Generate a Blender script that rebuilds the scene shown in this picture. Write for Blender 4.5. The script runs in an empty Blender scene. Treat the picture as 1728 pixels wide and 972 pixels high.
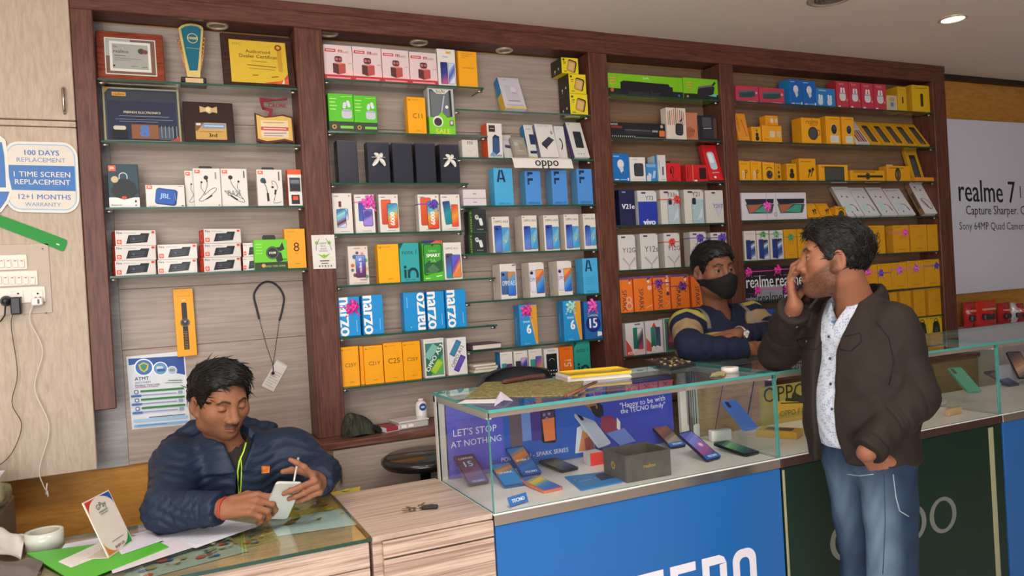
import bpy,math,random
import numpy as np
from mathutils import Matrix,Vector,Euler

random.seed(7)
C=bpy.context.scene.collection
SC=bpy.context.scene

# ------------------------------------------------------------------ camera
FPX=1290.0
CAM=Vector((0.0,0.0,1.48))
_yaw,_pit,_rol=math.radians(24.8635),math.radians(-0.3869),math.radians(-3.3498)
_f=Vector((math.sin(_yaw)*math.cos(_pit),math.cos(_yaw)*math.cos(_pit),math.sin(_pit)))
_r=Vector((math.cos(_yaw),-math.sin(_yaw),0.0))
_u=_r.cross(_f)
_r2=math.cos(_rol)*_r+math.sin(_rol)*_u
_u2=-math.sin(_rol)*_r+math.cos(_rol)*_u
cam_data=bpy.data.cameras.new('camera')
cam_data.sensor_width=36.0
cam_data.lens=36.0*FPX/1728.0
cam_data.clip_start=0.05
cam=bpy.data.objects.new('camera',cam_data)
C.objects.link(cam)
cam.matrix_world=Matrix(((_r2.x,_u2.x,-_f.x,CAM.x),(_r2.y,_u2.y,-_f.y,CAM.y),(_r2.z,_u2.z,-_f.z,CAM.z),(0,0,0,1)))
SC.camera=cam

# ------------------------------------------------------------------ light
w=bpy.data.worlds.new('world');SC.world=w;w.use_nodes=True
bg=w.node_tree.nodes['Background']
bg.inputs[0].default_value=(0.93,0.96,1.0,1)
bg.inputs[1].default_value=5.2
SC.view_settings.view_transform='Standard'
SC.view_settings.look='None'
SC.view_settings.exposure=-0.22
SC.view_settings.gamma=1.0
SC.view_settings.use_curve_mapping=False
try:
    SC.cycles.transparent_max_bounces=24
    SC.cycles.max_bounces=8
    SC.cycles.diffuse_bounces=4
    SC.cycles.sample_clamp_indirect=4.0
except Exception:
    pass


def area_light(name,loc,aim,size,size_y,power,col):
    d=bpy.data.lights.new(name,'AREA');d.shape='RECTANGLE';d.size=size;d.size_y=size_y
    d.energy=power;d.color=col
    o=bpy.data.objects.new(name,d);C.objects.link(o);o.location=loc
    o.rotation_euler=(Vector(aim)-Vector(loc)).to_track_quat('-Z','Y').to_euler()
    return o


# daylight falling in through the wide open shop front behind and to the left of the photographer
area_light('shopfront_daylight',(-1.5,-2.3,1.35),(0.6,3.2,1.55),2.0,2.2,95,(1.0,0.97,0.93))


# added top fill: unseen area lights, over the customers and over the counters
for _x,_y,_p in((-0.7,1.3,22),(0.9,1.2,26),(2.6,1.2,8)):
    area_light('ceiling_fill_light',(_x,_y,2.70),(_x,_y+0.25,0.0),0.9,0.5,_p,(1.0,0.97,0.93))


# ------------------------------------------------------------------ pixel -> place helpers (1728 x 972 frame)
def _ray(px,py):
    return _r2*((px-864)/FPX)-_u2*((py-486)/FPX)+_f


def aty(px,py,y):
    d=_ray(px,py);return CAM+d*((y-CAM.y)/d.y)


def atz(px,py,z):
    d=_ray(px,py);return CAM+d*((z-CAM.z)/d.z)


def atx(px,py,x):
    d=_ray(px,py);return CAM+d*((x-CAM.x)/d.x)


def atplane(px,py,p,n):
    d=_ray(px,py);return CAM+d*((Vector(p)-CAM).dot(n)/d.dot(n))


def pix(P):
    q=Vector(P)-CAM;z=q.dot(_f)
    return 864+FPX*q.dot(_r2)/z,486-FPX*q.dot(_u2)/z


# ------------------------------------------------------------------ materials
def lin(c):
    return c/12.92 if c<=0.04045 else((c+0.055)/1.055)**2.4


def rgb(h):
    return tuple(lin(int(h[i:i+2],16)/255.0)for i in(0,2,4))


_M={}


def _new(name):
    m=bpy.data.materials.new(name);m.use_nodes=True
    nt=m.node_tree;b=nt.nodes['Principled BSDF']
    return m,nt,b


def mat(h,rough=0.45,metal=0.0,var=0.06,scale=40.0,coat=0.0,bump=0.0):
    """printed card, plastic, paint: one colour with a slight procedural variation"""
    k=(h,rough,metal,var,scale,coat,bump)
    if k in _M:return _M[k]
    m,nt,b=_new('m_'+h)
    c=rgb(h)
    tc=nt.nodes.new('ShaderNodeTexCoord')
    n=nt.nodes.new('ShaderNodeTexNoise');n.inputs['Scale'].default_value=scale;n.inputs['Detail'].default_value=3
    nt.links.new(tc.outputs['Object'],n.inputs['Vector'])
    mx=nt.nodes.new('ShaderNodeMix');mx.data_type='RGBA'
    mx.inputs[6].default_value=tuple(x*(1-var)for x in c)+(1,)
    mx.inputs[7].default_value=tuple(min(1,x*(1+var))for x in c)+(1,)
    nt.links.new(n.outputs['Fac'],mx.inputs[0]);nt.links.new(mx.outputs[2],b.inputs['Base Color'])
    b.inputs['Roughness'].default_value=rough;b.inputs['Metallic'].default_value=metal;b.inputs['Specular IOR Level'].default_value=0.35
    b.inputs['Coat Weight'].default_value=coat
    if bump:
        bp=nt.nodes.new('ShaderNodeBump');bp.inputs['Strength'].default_value=bump;bp.inputs['Distance'].default_value=0.002
        nt.links.new(n.outputs['Fac'],bp.inputs['Height']);nt.links.new(bp.outputs['Normal'],b.inputs['Normal'])
    _M[k]=m
    return m


def wood(name,c1,c2,c3,stretch,rough=0.5,scale=1.0,bump=0.15,contrast=(0.35,0.65)):
    """grain: noise stretched along one axis (stretch = mapping scale per axis)"""
    if name in _M:return _M[name]
    m,nt,b=_new(name)
    tc=nt.nodes.new('ShaderNodeTexCoord');mp=nt.nodes.new('ShaderNodeMapping')
    mp.inputs['Scale'].default_value=stretch
    nt.links.new(tc.outputs['Object'],mp.inputs['Vector'])
    n=nt.nodes.new('ShaderNodeTexNoise');n.inputs['Scale'].default_value=scale;n.inputs['Detail'].default_value=8;n.inputs['Roughness'].default_value=0.65
    n.inputs['Distortion'].default_value=0.6
    nt.links.new(mp.outputs[0],n.inputs['Vector'])
    r=nt.nodes.new('ShaderNodeValToRGB');e=r.color_ramp.elements
    e[0].position=contrast[0];e[0].color=rgb(c1)+(1,)
    e[1].position=contrast[1];e[1].color=rgb(c3)+(1,)
    x=e.new((contrast[0]+contrast[1])/2);x.color=rgb(c2)+(1,)
    nt.links.new(n.outputs['Fac'],r.inputs[0]);nt.links.new(r.outputs[0],b.inputs['Base Color'])
    b.inputs['Roughness'].default_value=rough;b.inputs['Specular IOR Level'].default_value=0.3
    bp=nt.nodes.new('ShaderNodeBump');bp.inputs['Strength'].default_value=bump;bp.inputs['Distance'].default_value=0.001
    nt.links.new(n.outputs['Fac'],bp.inputs['Height']);nt.links.new(bp.outputs['Normal'],b.inputs['Normal'])
    _M[name]=m
    return m


def glass(name='clear_glass',tint=(0.975,0.992,0.986),f0=0.04,rough=0.01):
    """thin clear pane: see-through plus a Schlick reflection"""
    if name in _M:return _M[name]
    m,nt,b=_new(name);nt.nodes.remove(b)
    out=nt.nodes['Material Output']
    tr=nt.nodes.new('ShaderNodeBsdfTransparent');tr.inputs[0].default_value=tint+(1,)
    gl=nt.nodes.new('ShaderNodeBsdfGlossy');gl.inputs['Roughness'].default_value=rough
    lw=nt.nodes.new('ShaderNodeLayerWeight');lw.inputs[0].default_value=0.5
    p=nt.nodes.new('ShaderNodeMath');p.operation='POWER';p.inputs[1].default_value=5.0
    a=nt.nodes.new('ShaderNodeMath');a.operation='MULTIPLY_ADD';a.inputs[1].default_value=1-f0;a.inputs[2].default_value=f0
    nt.links.new(lw.outputs['Facing'],p.inputs[0]);nt.links.new(p.outputs[0],a.inputs[0])
    mx=nt.nodes.new('ShaderNodeMixShader')
    nt.links.new(a.outputs[0],mx.inputs[0]);nt.links.new(tr.outputs[0],mx.inputs[1]);nt.links.new(gl.outputs[0],mx.inputs[2])
    nt.links.new(mx.outputs[0],out.inputs['Surface'])
    _M[name]=m
    return m


def emit(name,col,s):
    if name in _M:return _M[name]
    m,nt,b=_new(name)
    b.inputs['Emission Color'].default_value=col+(1,);b.inputs['Emission Strength'].default_value=s
    _M[name]=m
    return m


def vcol(name,rough=0.5,bump=0.0,bscale=200.0,stretch=(1,1,1),coat=0.0,sub=0.0,dist=0.002):
    """albedo from the mesh's own colour attribute, with a woven / pore bump"""
    if name in _M:return _M[name]
    m,nt,b=_new(name)
    a=nt.nodes.new('ShaderNodeAttribute');a.attribute_name='Col'
    tc=nt.nodes.new('ShaderNodeTexCoord');mp=nt.nodes.new('ShaderNodeMapping');mp.inputs['Scale'].default_value=stretch
    n=nt.nodes.new('ShaderNodeTexNoise');n.inputs['Scale'].default_value=bscale;n.inputs['Detail'].default_value=4
    nt.links.new(tc.outputs['Object'],mp.inputs['Vector']);nt.links.new(mp.outputs[0],n.inputs['Vector'])
    hs=nt.nodes.new('ShaderNodeMix');hs.data_type='RGBA';hs.blend_type='MULTIPLY';hs.inputs[0].default_value=0.25
    rp=nt.nodes.new('ShaderNodeValToRGB');rp.color_ramp.elements[0].position=0.3;rp.color_ramp.elements[1].position=0.7
    rp.color_ramp.elements[0].color=(0.45,0.45,0.45,1)
    nt.links.new(n.outputs['Fac'],rp.inputs[0]);nt.links.new(a.outputs['Color'],hs.inputs[6]);nt.links.new(rp.outputs[0],hs.inputs[7])
    nt.links.new(hs.outputs[2],b.inputs['Base Color'])
    b.inputs['Roughness'].default_value=rough;b.inputs['Coat Weight'].default_value=coat;b.inputs['Specular IOR Level'].default_value=0.25
    if sub:
        b.inputs['Subsurface Weight'].default_value=sub;b.inputs['Subsurface Radius'].default_value=(0.01,0.004,0.002)
    if bump:
        bp=nt.nodes.new('ShaderNodeBump');bp.inputs['Strength'].default_value=bump;bp.inputs['Distance'].default_value=dist
        nt.links.new(n.outputs['Fac'],bp.inputs['Height']);nt.links.new(bp.outputs['Normal'],b.inputs['Normal'])
    _M[name]=m
    return m


# ------------------------------------------------------------------ mesh collector
_TXT={}


def text_mesh(s,bold=0.0):
    k=s
    if k not in _TXT:
        c=bpy.data.curves.new('lettering','FONT');c.body=s;c.resolution_u=2
        o=bpy.data.objects.new('lettering',c);me=o.to_mesh()
        v=[(p.co.x,p.co.y)for p in me.vertices];f=[tuple(p.vertices)for p in me.polygons]
        o.to_mesh_clear();bpy.data.objects.remove(o);bpy.data.curves.remove(c)
        xs=[p[0]for p in v];ys=[p[1]for p in v]
        _TXT[k]=(v,f,(min(xs),max(xs),min(ys),max(ys)))
    return _TXT[k]


class G:
    """collects shapes; build() links them as ONE mesh object"""

    def __init__(s):
        s.v,s.f,s.m,s.sm,s.mats=[],[],[],[],[]
        s.T=Matrix.Identity(4)

    def mi(s,m):
        if isinstance(m,str):m=mat(m)
        if m not in s.mats:s.mats.append(m)
        return s.mats.index(m)

    def add(s,vs,fs,m,smooth=False):
        b=len(s.v);k=s.mi(m)
        s.v+=[tuple(s.T@Vector(p))for p in vs]
        for f in fs:
            s.f.append(tuple(i+b for i in f));s.m.append(k);s.sm.append(smooth)

    def box(s,x0,x1,y0,y1,z0,z1,m,c=0.0):
        cx,cy,cz=(x0+x1)/2,(y0+y1)/2,(z0+z1)/2
        h=(abs(x1-x0)/2,abs(y1-y0)/2,abs(z1-z0)/2)
        c=min(c,min(h)*0.9)
        if c<=0:
            vs=[(cx+i*h[0],cy+j*h[1],cz+k*h[2])for i in(-1,1)for j in(-1,1)for k in(-1,1)]
            s.add(vs,[(0,1,3,2),(4,6,7,5),(0,4,5,1),(2,3,7,6),(0,2,6,4),(1,5,7,3)],m);return
        vs,ix=[],{}
        for i in(-1,1):
            for j in(-1,1):
                for k in(-1,1):
                    sg=(i,j,k)
                    for a in range(3):
                        p=[sg[q]*(h[q]-(0 if q==a else c))for q in range(3)]
                        ix[(sg,a)]=len(vs);vs.append((cx+p[0],cy+p[1],cz+p[2]))
        fs=[]
        for a in range(3):
            b_,c_=(a+1)%3,(a+2)%3
            for sa in(-1,1):
                q=[]
                for sb,sc in((-1,-1),(1,-1),(1,1),(-1,1)):
                    sg=[0,0,0];sg[a]=sa;sg[b_]=sb;sg[c_]=sc;q.append(ix[(tuple(sg),a)])
                fs.append(tuple(q if sa>0 else q[::-1]))
            for sb in(-1,1):
                for sc in(-1,1):
                    sg1=[0,0,0];sg1[b_]=sb;sg1[c_]=sc;sg1[a]=-1;sg2=list(sg1);sg2[a]=1
                    q=(ix[(tuple(sg1),b_)],ix[(tuple(sg2),b_)],ix[(tuple(sg2),c_)],ix[(tuple(sg1),c_)])
                    fs.append(q if sb*sc>0 else q[::-1])
        for i in(-1,1):
            for j in(-1,1):
                for k in(-1,1):
                    q=tuple(ix[((i,j,k),a)]for a in range(3));fs.append(q if i*j*k>0 else q[::-1])
        s.add(vs,fs,m)

    def tube(s,pts,r,m,n=8,caps=True,close=False):
        pts=[Vector(p)for p in pts]
        rs=r if isinstance(r,(list,tuple))else[r]*len(pts)
        vs,fs=[],[]
        t0=(pts[1]-pts[0]).normalized()
        up=Vector((0,0,1))if abs(t0.z)<0.9 else Vector((1,0,0))
        a=t0.cross(up).normalized()
        for i,p in enumerate(pts):
            if close:t=(pts[(i+1)%len(pts)]-pts[i-1]).normalized()
            else:t=(pts[min(i+1,len(pts)-1)]-pts[max(i-1,0)]).normalized()
            a=(a-t*a.dot(t)).normalized();b=t.cross(a)
            for k in range(n):
                an=2*math.pi*k/n
                vs.append(p+(a*math.cos(an)+b*math.sin(an))*rs[i])
        N=len(pts)
        for i in range(N if close else N-1):
            j=(i+1)%N
            for k in range(n):
                fs.append((i*n+k,i*n+(k+1)%n,j*n+(k+1)%n,j*n+k))
        if caps and not close:
            fs.append(tuple(range(n))[::-1]);fs.append(tuple((N-1)*n+k for k in range(n)))
        s.add(vs,fs,m,True)

    def lathe(s,prof,m,n=24,c=(0,0,0),axis='z',sx=1.0,sy=1.0,caps=True):
        vs,fs=[],[]
        for r,z in prof:
            for k in range(n):
                an=2*math.pi*k/n
                x,y=r*math.cos(an)*sx,r*math.sin(an)*sy
                p=(x,y,z)if axis=='z' else((x,z,y)if axis=='y' else(z,x,y))
                vs.append((c[0]+p[0],c[1]+p[1],c[2]+p[2]))
        N=len(prof)
        for i in range(N-1):
            for k in range(n):
                fs.append((i*n+k,i*n+(k+1)%n,(i+1)*n+(k+1)%n,(i+1)*n+k))
        if caps:
            fs.append(tuple(range(n))[::-1]);fs.append(tuple((N-1)*n+k for k in range(n)))
        s.add(vs,fs,m,True)

    def prism(s,pts,d,m):
        """closed 2D outline (x,z) from y=0 to y=d"""
        n=len(pts)
        vs=[(x,0,z)for x,z in pts]+[(x,d,z)for x,z in pts]
        fs=[tuple(range(n)),tuple(range(2*n-1,n-1,-1))]+[(i,i+n,(i+1)%n+n,(i+1)%n)for i in range(n)]
        s.add(vs,fs,m)

    def sheet(s,grid,m,thick=0.0006,smooth=True):
        """grid[i][j] of points -> a thin two-sided sheet"""
        a,b=len(grid),len(grid[0])
        P=[[Vector(p)for p in row]for row in grid]
        vs=[p for row in P for p in row]
        nv=[]
        for i in range(a):
            for j in range(b):
                du=P[min(i+1,a-1)][j]-P[max(i-1,0)][j];dv=P[i][min(j+1,b-1)]-P[i][max(j-1,0)]
                nv.append(P[i][j]+du.cross(dv).normalized()*thick)
        fs=[]
        for i in range(a-1):
            for j in range(b-1):
                q=(i*b+j,(i+1)*b+j,(i+1)*b+j+1,i*b+j+1)
                fs.append(q[::-1]);fs.append(tuple(k+a*b for k in q))
        rim=[(0,j)for j in range(b)]+[(i,b-1)for i in range(1,a)]+[(a-1,j)for j in range(b-2,-1,-1)]+[(i,0)for i in range(a-2,0,-1)]
        ids=[i*b+j for i,j in rim]
        for k in range(len(ids)):
            p,q=ids[k],ids[(k+1)%len(ids)]
            fs.append((p,q,q+a*b,p+a*b))
        s.add(vs+nv,fs,m,smooth)

    def face(s,O,U,V,N=None):
        return Face(s,Vector(O),Vector(U),Vector(V),N)

    def build(s,name,parent=None,loc=None,rot=None):
        me=bpy.data.meshes.new(name)
        me.from_pydata(s.v,[],s.f)
        for m in s.mats:me.materials.append(m)
        me.polygons.foreach_set('material_index',s.m)
        me.polygons.foreach_set('use_smooth',s.sm)
        me.update()
        o=bpy.data.objects.new(name,me);C.objects.link(o)
        if loc is not None:o.location=loc
        if rot is not None:o.rotation_euler=rot
        if parent is not None:o.parent=parent
        return o


class Face:
    """flat printing on a surface: u, v run 0..1, sizes in fractions of the width"""
    STEP=0.00022

    def __init__(s,g,O,U,V,N=None):
        s.g,s.O=g,O;s.W,s.H=U.length,V.length
        s.U,s.V=U.normalized(),V.normalized()
        s.N=N if N is not None else s.U.cross(s.V).normalized()
        s.l=1

    def P(s,x,y):
        return s.O+s.U*x+s.V*y+s.N*(s.STEP*s.l)

    def raw(s,pts,m,faces=None):
        vs=[s.P(x,y)for x,y in pts]
        s.g.add(vs,faces or[tuple(range(len(vs)))],m)

    def up(s):s.l+=1;return s

    def rot(s,pts,cx,cy,a):
        c,n=math.cos(a),math.sin(a)
        return[(cx+x*c-y*n,cy+x*n+y*c)for x,y in pts]

    def r(s,u0,v0,u1,v1,m):
        s.raw([(u0*s.W,v0*s.H),(u1*s.W,v0*s.H),(u1*s.W,v1*s.H),(u0*s.W,v1*s.H)],m);return s.up()

    def p(s,pts,m):
        s.raw([(u*s.W,v*s.H)for u,v in pts],m);return s.up()

    def c(s,u,v,r,m,n=20,ky=1.0):
        s.raw([(u*s.W+r*s.W*math.cos(2*math.pi*k/n),v*s.H+r*s.W*ky*math.sin(2*math.pi*k/n))for k in range(n)],m);return s.up()

    def ring(s,u,v,r,w,m,a0=0,a1=360,n=28,ky=1.0,rot=0):
        p=[]
        for k in range(n+1):
            a=math.radians(a0+(a1-a0)*k/n)
            for q in(r-w/2,r+w/2):p.append((q*s.W*math.cos(a),q*s.W*ky*math.sin(a)))
        s.raw(s.rot(p,u*s.W,v*s.H,math.radians(rot)),m,[(2*k,2*k+1,2*k+3,2*k+2)for k in range(n)]);return s.up()

    def line(s,pts,w,m):
        """polyline of constant width (fraction of W)"""
        q=[(u*s.W,v*s.H)for u,v in pts];w=w*s.W/2
        L=[]
        for i,(x,y)in enumerate(q):
            a=q[max(i-1,0)];b=q[min(i+1,len(q)-1)]
            d=math.hypot(b[0]-a[0],b[1]-a[1])or 1;nx,ny=-(b[1]-a[1])/d*w,(b[0]-a[0])/d*w
            L+=[(x+nx,y+ny),(x-nx,y-ny)]
        s.raw(L,m,[(2*k,2*k+1,2*k+3,2*k+2)for k in range(len(q)-1)]);return s.up()

    def t(s,txt,u,v,w,m,rot=0,ky=1.0,bold=0.0,al='c',flip=False):
        """lettering centred at (u,v), total length w (fraction of W, or of H when turned)"""
        vs,fs,(x0,x1,y0,y1)=text_mesh(txt,bold)
        full=s.W if abs(math.sin(math.radians(rot)))<0.7 else s.H
        k=w*full/(x1-x0)
        ax={'c':(x0+x1)/2,'l':x0,'r':x1}[al]
        p=[((x-ax)*k*(-1 if flip else 1),(y-(y0+y1)/2)*k*ky)for x,y in vs]
        for sh in((-bold,bold)if bold else(0.0,)):
            s.raw(s.rot([(x+sh*k,y)for x,y in p],u*s.W,v*s.H,math.radians(rot)),m,fs);s.up()
        return s

    def fit(s,v,h,rot):
        """keep an upright picture inside its face"""
        return min(h,1.96*min(v,1-v)*s.H/s.W)if abs(rot)<5 else h

    def rr(s,u,v,w,h,m,rad=0.15,rot=0):
        """rounded rectangle centred at u,v; w,h in fractions of W"""
        h=s.fit(v,h,rot);w,h=w*s.W/2,h*s.W/2;r=rad*min(w,h)*2;r=min(r,w,h)
        p=[]
        for cx,cy,a0 in((w-r,h-r,0),(-w+r,h-r,90),(-w+r,-h+r,180),(w-r,-h+r,270)):
            for k in range(5):
                a=math.radians(a0+90*k/4);p.append((cx+r*math.cos(a),cy+r*math.sin(a)))
        s.raw(s.rot(p,u*s.W,v*s.H,math.radians(rot)),m);return s.up()

    def ph(s,u,v,w,h,cols,rot=0,frame='20242c',slant=0.5,n=9):
        """picture of a phone: dark rounded body and a screen whose colours run along it"""
        h=s.fit(v,h,rot);s.rr(u,v,w,h,frame,0.12,rot)
        a=math.radians(rot);w2,h2=w*s.W*0.46,h*s.W/2-w*s.W*0.04
        for k in range(n):
            t=k/(n-1)*(len(cols)-1);i=min(int(t),len(cols)-2);q=t-i
            ca,cb=cols[i],cols[i+1]
            col=''.join('%02x'%int(round((1-q)*int(ca[j:j+2],16)+q*int(cb[j:j+2],16)))for j in(0,2,4))
            y0,y1=-h2+2*h2*k/n,-h2+2*h2*(k+1)/n;sl=slant*w2
            cl=lambda y:max(-h2,min(h2,y))
            s.raw(s.rot([(-w2,cl(y0-(sl if k else 0))),(w2,cl(y0+(sl if k else 0))),(w2,cl(y1+(sl if k<n-1 else 0))),(-w2,cl(y1-(sl if k<n-1 else 0)))],u*s.W,v*s.H,a),col)
        return s.up()


# ------------------------------------------------------------------ naming helpers
def tag(o,label,cat,group=None):
    o['label']=label;o['category']=cat
    if group:o['group']=group
    return o


def empty(name,loc=(0,0,0),rot=(0,0,0)):
    o=bpy.data.objects.new(name,None);C.objects.link(o);o.location=loc;o.rotation_euler=rot;o.empty_display_size=0.05
    return o


def thing(name,label,cat,loc=(0,0,0),rot=(0,0,0),group=None):
    return tag(empty(name,loc,rot),label,cat,group)


def struct(o):
    o['kind']='structure';return o
# ------------------------------------------------------------------ the room
YF,YB=3.30,3.46 # front of the shelving frame, face of its back panels
TOP=2.72 # ceiling
WD=(-0.241,-0.166,0.585,0.702,2.026,2.135,2.858,2.953,4.59,4.71) # post edges
ply=wood('orange_plywood','a8742c','b98138','c28c42',(3,3,14),0.5,3.0,0.1)
oak=wood('beige_laminate','97867a','a49386','af9f92',(1.2,1.2,34),0.45,2.5,0.08)
oakv=wood('beige_panel','ab9886','b5a290','bdab9a',(30,30,5.0),0.5,2.5,0.1)
grey_oak=wood('grey_laminate','8e8a88','9c9896','a9a5a3',(2.2,2.2,24),0.5,2.0,0.08)
brown_oak=wood('brown_laminate','7a5e4a','85684f','90735a',(1.2,1.2,30),0.5,2.0,0.08)
walnut=wood('walnut_frame_upright','4a2a20','5e382b','6d4537',(26,26,2.4),0.42,3.0,0.15)
walnuth=wood('walnut_frame_lying','4a2a20','5e382b','6d4537',(2.4,26,26),0.42,3.0,0.15)
stripe=wood('striped_laminate','8f7466','b39a8a','c9b3a2',(1.1,1.1,60),0.42,2.0,0.1,(0.38,0.62))
stripet=wood('striped_laminate_top','a08878','bba596','cbb8a8',(1.1,46,1.1),0.42,2.0,0.1,(0.38,0.62))
CLEAR=glass()
EDGE=mat('275444',0.15,0,0.1)
EDGED=mat('24433a',0.15,0,0.1)
EDGET=mat('4f9a92',0.15,0,0.1)


def wall(name,x0,x1,y0,y1,z0,z1,m):
    g=G();g.box(x0,x1,y0,y1,z0,z1,m);return struct(g.build(name))


wall('floor',-2.6,7.5,-2.6,3.7,-0.1,0.0,mat('d8d0c8',0.35,0,0.08,3.0))
wall('ceiling',-2.6,7.5,-2.6,3.7,TOP,TOP+0.1,mat('eadccf',0.8,0,0.03,2.0))
wall('wall_back',-2.6,7.5,YB+0.01,YB+0.14,0.0,TOP,ply)
wall('wall_left',-2.7,-2.6,-2.6,3.7,0.0,TOP,mat('c3b5a6',0.7,0,0.04,3))
wall('wall_right',7.5,7.6,-2.6,3.7,0.0,TOP,mat('a99a8c',0.7,0,0.04,3))
wall('wall_front_light_block',0.9,7.5,-2.7,-2.6,0.0,TOP,mat('a99a8c',0.7,0,0.04,3))  # unseen; added to narrow the shop front and darken the right bays
g=G();g.box(4.712,7.49,YB-0.03,YB+0.009,TOP-0.035,TOP-0.001,mat('2c1d18',0.5));struct(g.build('trim_1'))

# shelving frame along the back wall
unit=thing('shelving_unit','long dark brown wooden shelving frame with four open bays along the back wall','shelves',(0,0,0))
for k in range(5):
    x0,x1=WD[2*k],WD[2*k+1]
    g=G()
    if k==0:g.box(x0,x1,YF,YF+0.045,1.088,2.615,walnut,0.003)
    else:
        g.box(x0,x1,YF,YB,0.866,2.615,walnut,0.003)
        if k<4:g.box(x0+0.012,x1-0.012,YF-0.004,YF+0.002,0.866,2.61,walnut,0.002)
    g.build('post',unit)
for x0,x1,e in((WD[0],2.128,0.0),(2.130,WD[9],0.004)):
    g=G()
    g.box(x0,x1,YF-0.003+e,YF+0.03,2.614,TOP-0.001,walnuth,0.003)
    g.box(x0,x1,YF+0.03,YB,2.624,2.64,walnuth)
    g.box(x0,x1,YF-0.008+e,YF,2.68,TOP-0.001,walnuth,0.003)
    g.build('top_beam',unit)
xg=aty(212,690,YB).x
g=G();g.box(-0.30,xg,YB,YB+0.008,0.836,2.62,grey_oak);g.build('grey_backing',unit)['label']='grey laminate strip'
for x0,x1,z0,m in((xg+0.001,WD[2]+0.01,0.836,oak),(WD[3]-0.01,WD[4]+0.01,0.866,oak),(WD[5]-0.01,WD[6]+0.01,0.866,brown_oak),(WD[7]-0.01,WD[8]+0.01,0.866,brown_oak)):
    g=G()
    zs=[z0]+[z for z in(1.30,1.545,2.225)if z>z0]+[2.62]
    for a,b in zip(zs[:-1],zs[1:]):g.box(x0,x1,YB-0.002,YB+0.008,a+0.001,b-0.001,m,0.0008)
    g.build('back_panel',unit)

# glass shelves, each resting on small metal pins
SH={}


def glass_shelf(key,x0,x1,z,label,dark=EDGE,y0=YF+0.005):
    SH[key]=z
    t=thing('glass_shelf',label,'shelf',((x0+x1)/2,YF,z),group='glass shelves of the wall unit')
    L=(x1-x0)/2
    g=G();T=0.008;y1=YB-YF-0.003;ya=y0-YF
    g.add([(-L,ya,0),(L,ya,0),(L,y1,0),(-L,y1,0),(-L,ya,-T),(L,ya,-T),(L,y1,-T),(-L,y1,-T)],[(0,1,2,3),(7,6,5,4)],CLEAR)
    g.add([(-L,ya,0),(L,ya,0),(L,y1,0),(-L,y1,0),(-L,ya,-T),(L,ya,-T),(L,y1,-T),(-L,y1,-T)],[(0,4,5,1),(1,5,6,2),(3,7,4,0)],dark)
    g.build('glass_pane',t)
    for sx in(-1,1):
        g=G();g.lathe([(0.0,-0.012),(0.006,-0.012),(0.006,0.01),(0.0,0.01)],mat('b8b4ac',0.3,0.9),8,(sx*(L-0.012),ya+0.02,-T-0.006),'x',caps=False)
        g.build('shelf_pin',t)


for k,z,s in((1,2.356,'top left glass shelf holding two framed certificates and a trophy'),(2,2.117,'glass shelf under the trophy holding three award plaques'),
                (3,1.859,'glass shelf of small white earphone boxes in the left bay'),(4,1.595,'lowest glass shelf of the left bay under stacked red and white boxes')):
    glass_shelf('1.%d'%k,WD[1]+0.004,WD[2]-0.001,z,s)
LL=((2.406,1.446,'short glass shelf under four white and red boxes near the ceiling'),(2.180,1.452,'short glass shelf carrying two lime green earbud boxes'),(1.956,1.34,'short glass shelf carrying five black boxes'),
      (1.736,1.30,'short glass shelf carrying five white phone boxes with red and blue phones'),(1.511,1.449,'short glass shelf carrying the teal box and the bright green box'),
      (1.288,1.444,'short glass shelf carrying the sky blue boxes with vertical white lettering'),(1.069,1.446,'lowest short glass shelf beside the cap, under four orange-yellow boxes'))
for k,(z,x1,s)in enumerate(LL):glass_shelf('L%d'%(k+1),WD[3]+0.002,x1,z,s)
RR=((2.300,1.300,'glass shelf carrying the leaning adapter box and three yellow speaker boxes'),(2.076,1.300,'glass shelf carrying power bank boxes, above the white strip sign'),(1.850,1.300,'glass shelf carrying the light blue boxes with black letters'),
      (1.626,1.300,'glass shelf carrying five matching white phone boxes beside black earbud boxes'),(1.403,1.297,'glass shelf carrying three white phone boxes and one light blue box'),(1.175,1.293,'glass shelf carrying three gift-bowed blue phone boxes'),
      (0.985,1.45,'glass shelf just above the counter carrying a row of seven phone boxes'))
for k,(z,x0,s)in enumerate(RR):glass_shelf('R%d'%(k+1),x0,WD[4]-0.002,z,s)
n3=('the green and black soundbar box','the black soundbar box','red packs and a blue bulb box','five large phone boxes, one navy','five white phone boxes with grey chevrons','orange phone boxes','white phone boxes with green pictures behind the masked man')
for k,z in enumerate((2.414,2.191,1.967,1.741,1.511,1.292,1.069)):
    glass_shelf('3.%d'%(k+1),WD[5]+0.003,WD[6]-0.003,z,'narrow-bay glass shelf carrying '+n3[k],EDGED)
n4=('red and blue accessory packs under the beam','leaning yellow phone-case packs','a low row of small yellow accessory boxes','a wide twin-phone box and leaning white packs','blue-phone boxes and yellow boxes behind the standing man',
      'the long row of bowed yellow boxes and black boxes','plain yellow boxes beside the right post','two yellow boxes picturing black speakers')
for k,z in enumerate((2.416,2.193,1.974,1.751,1.526,1.299,1.115,0.985)):
    glass_shelf('4.%d'%(k+1),WD[7]+0.003,WD[8]-0.003,z,'right-bay glass shelf carrying '+n4[k],EDGED)


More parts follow.
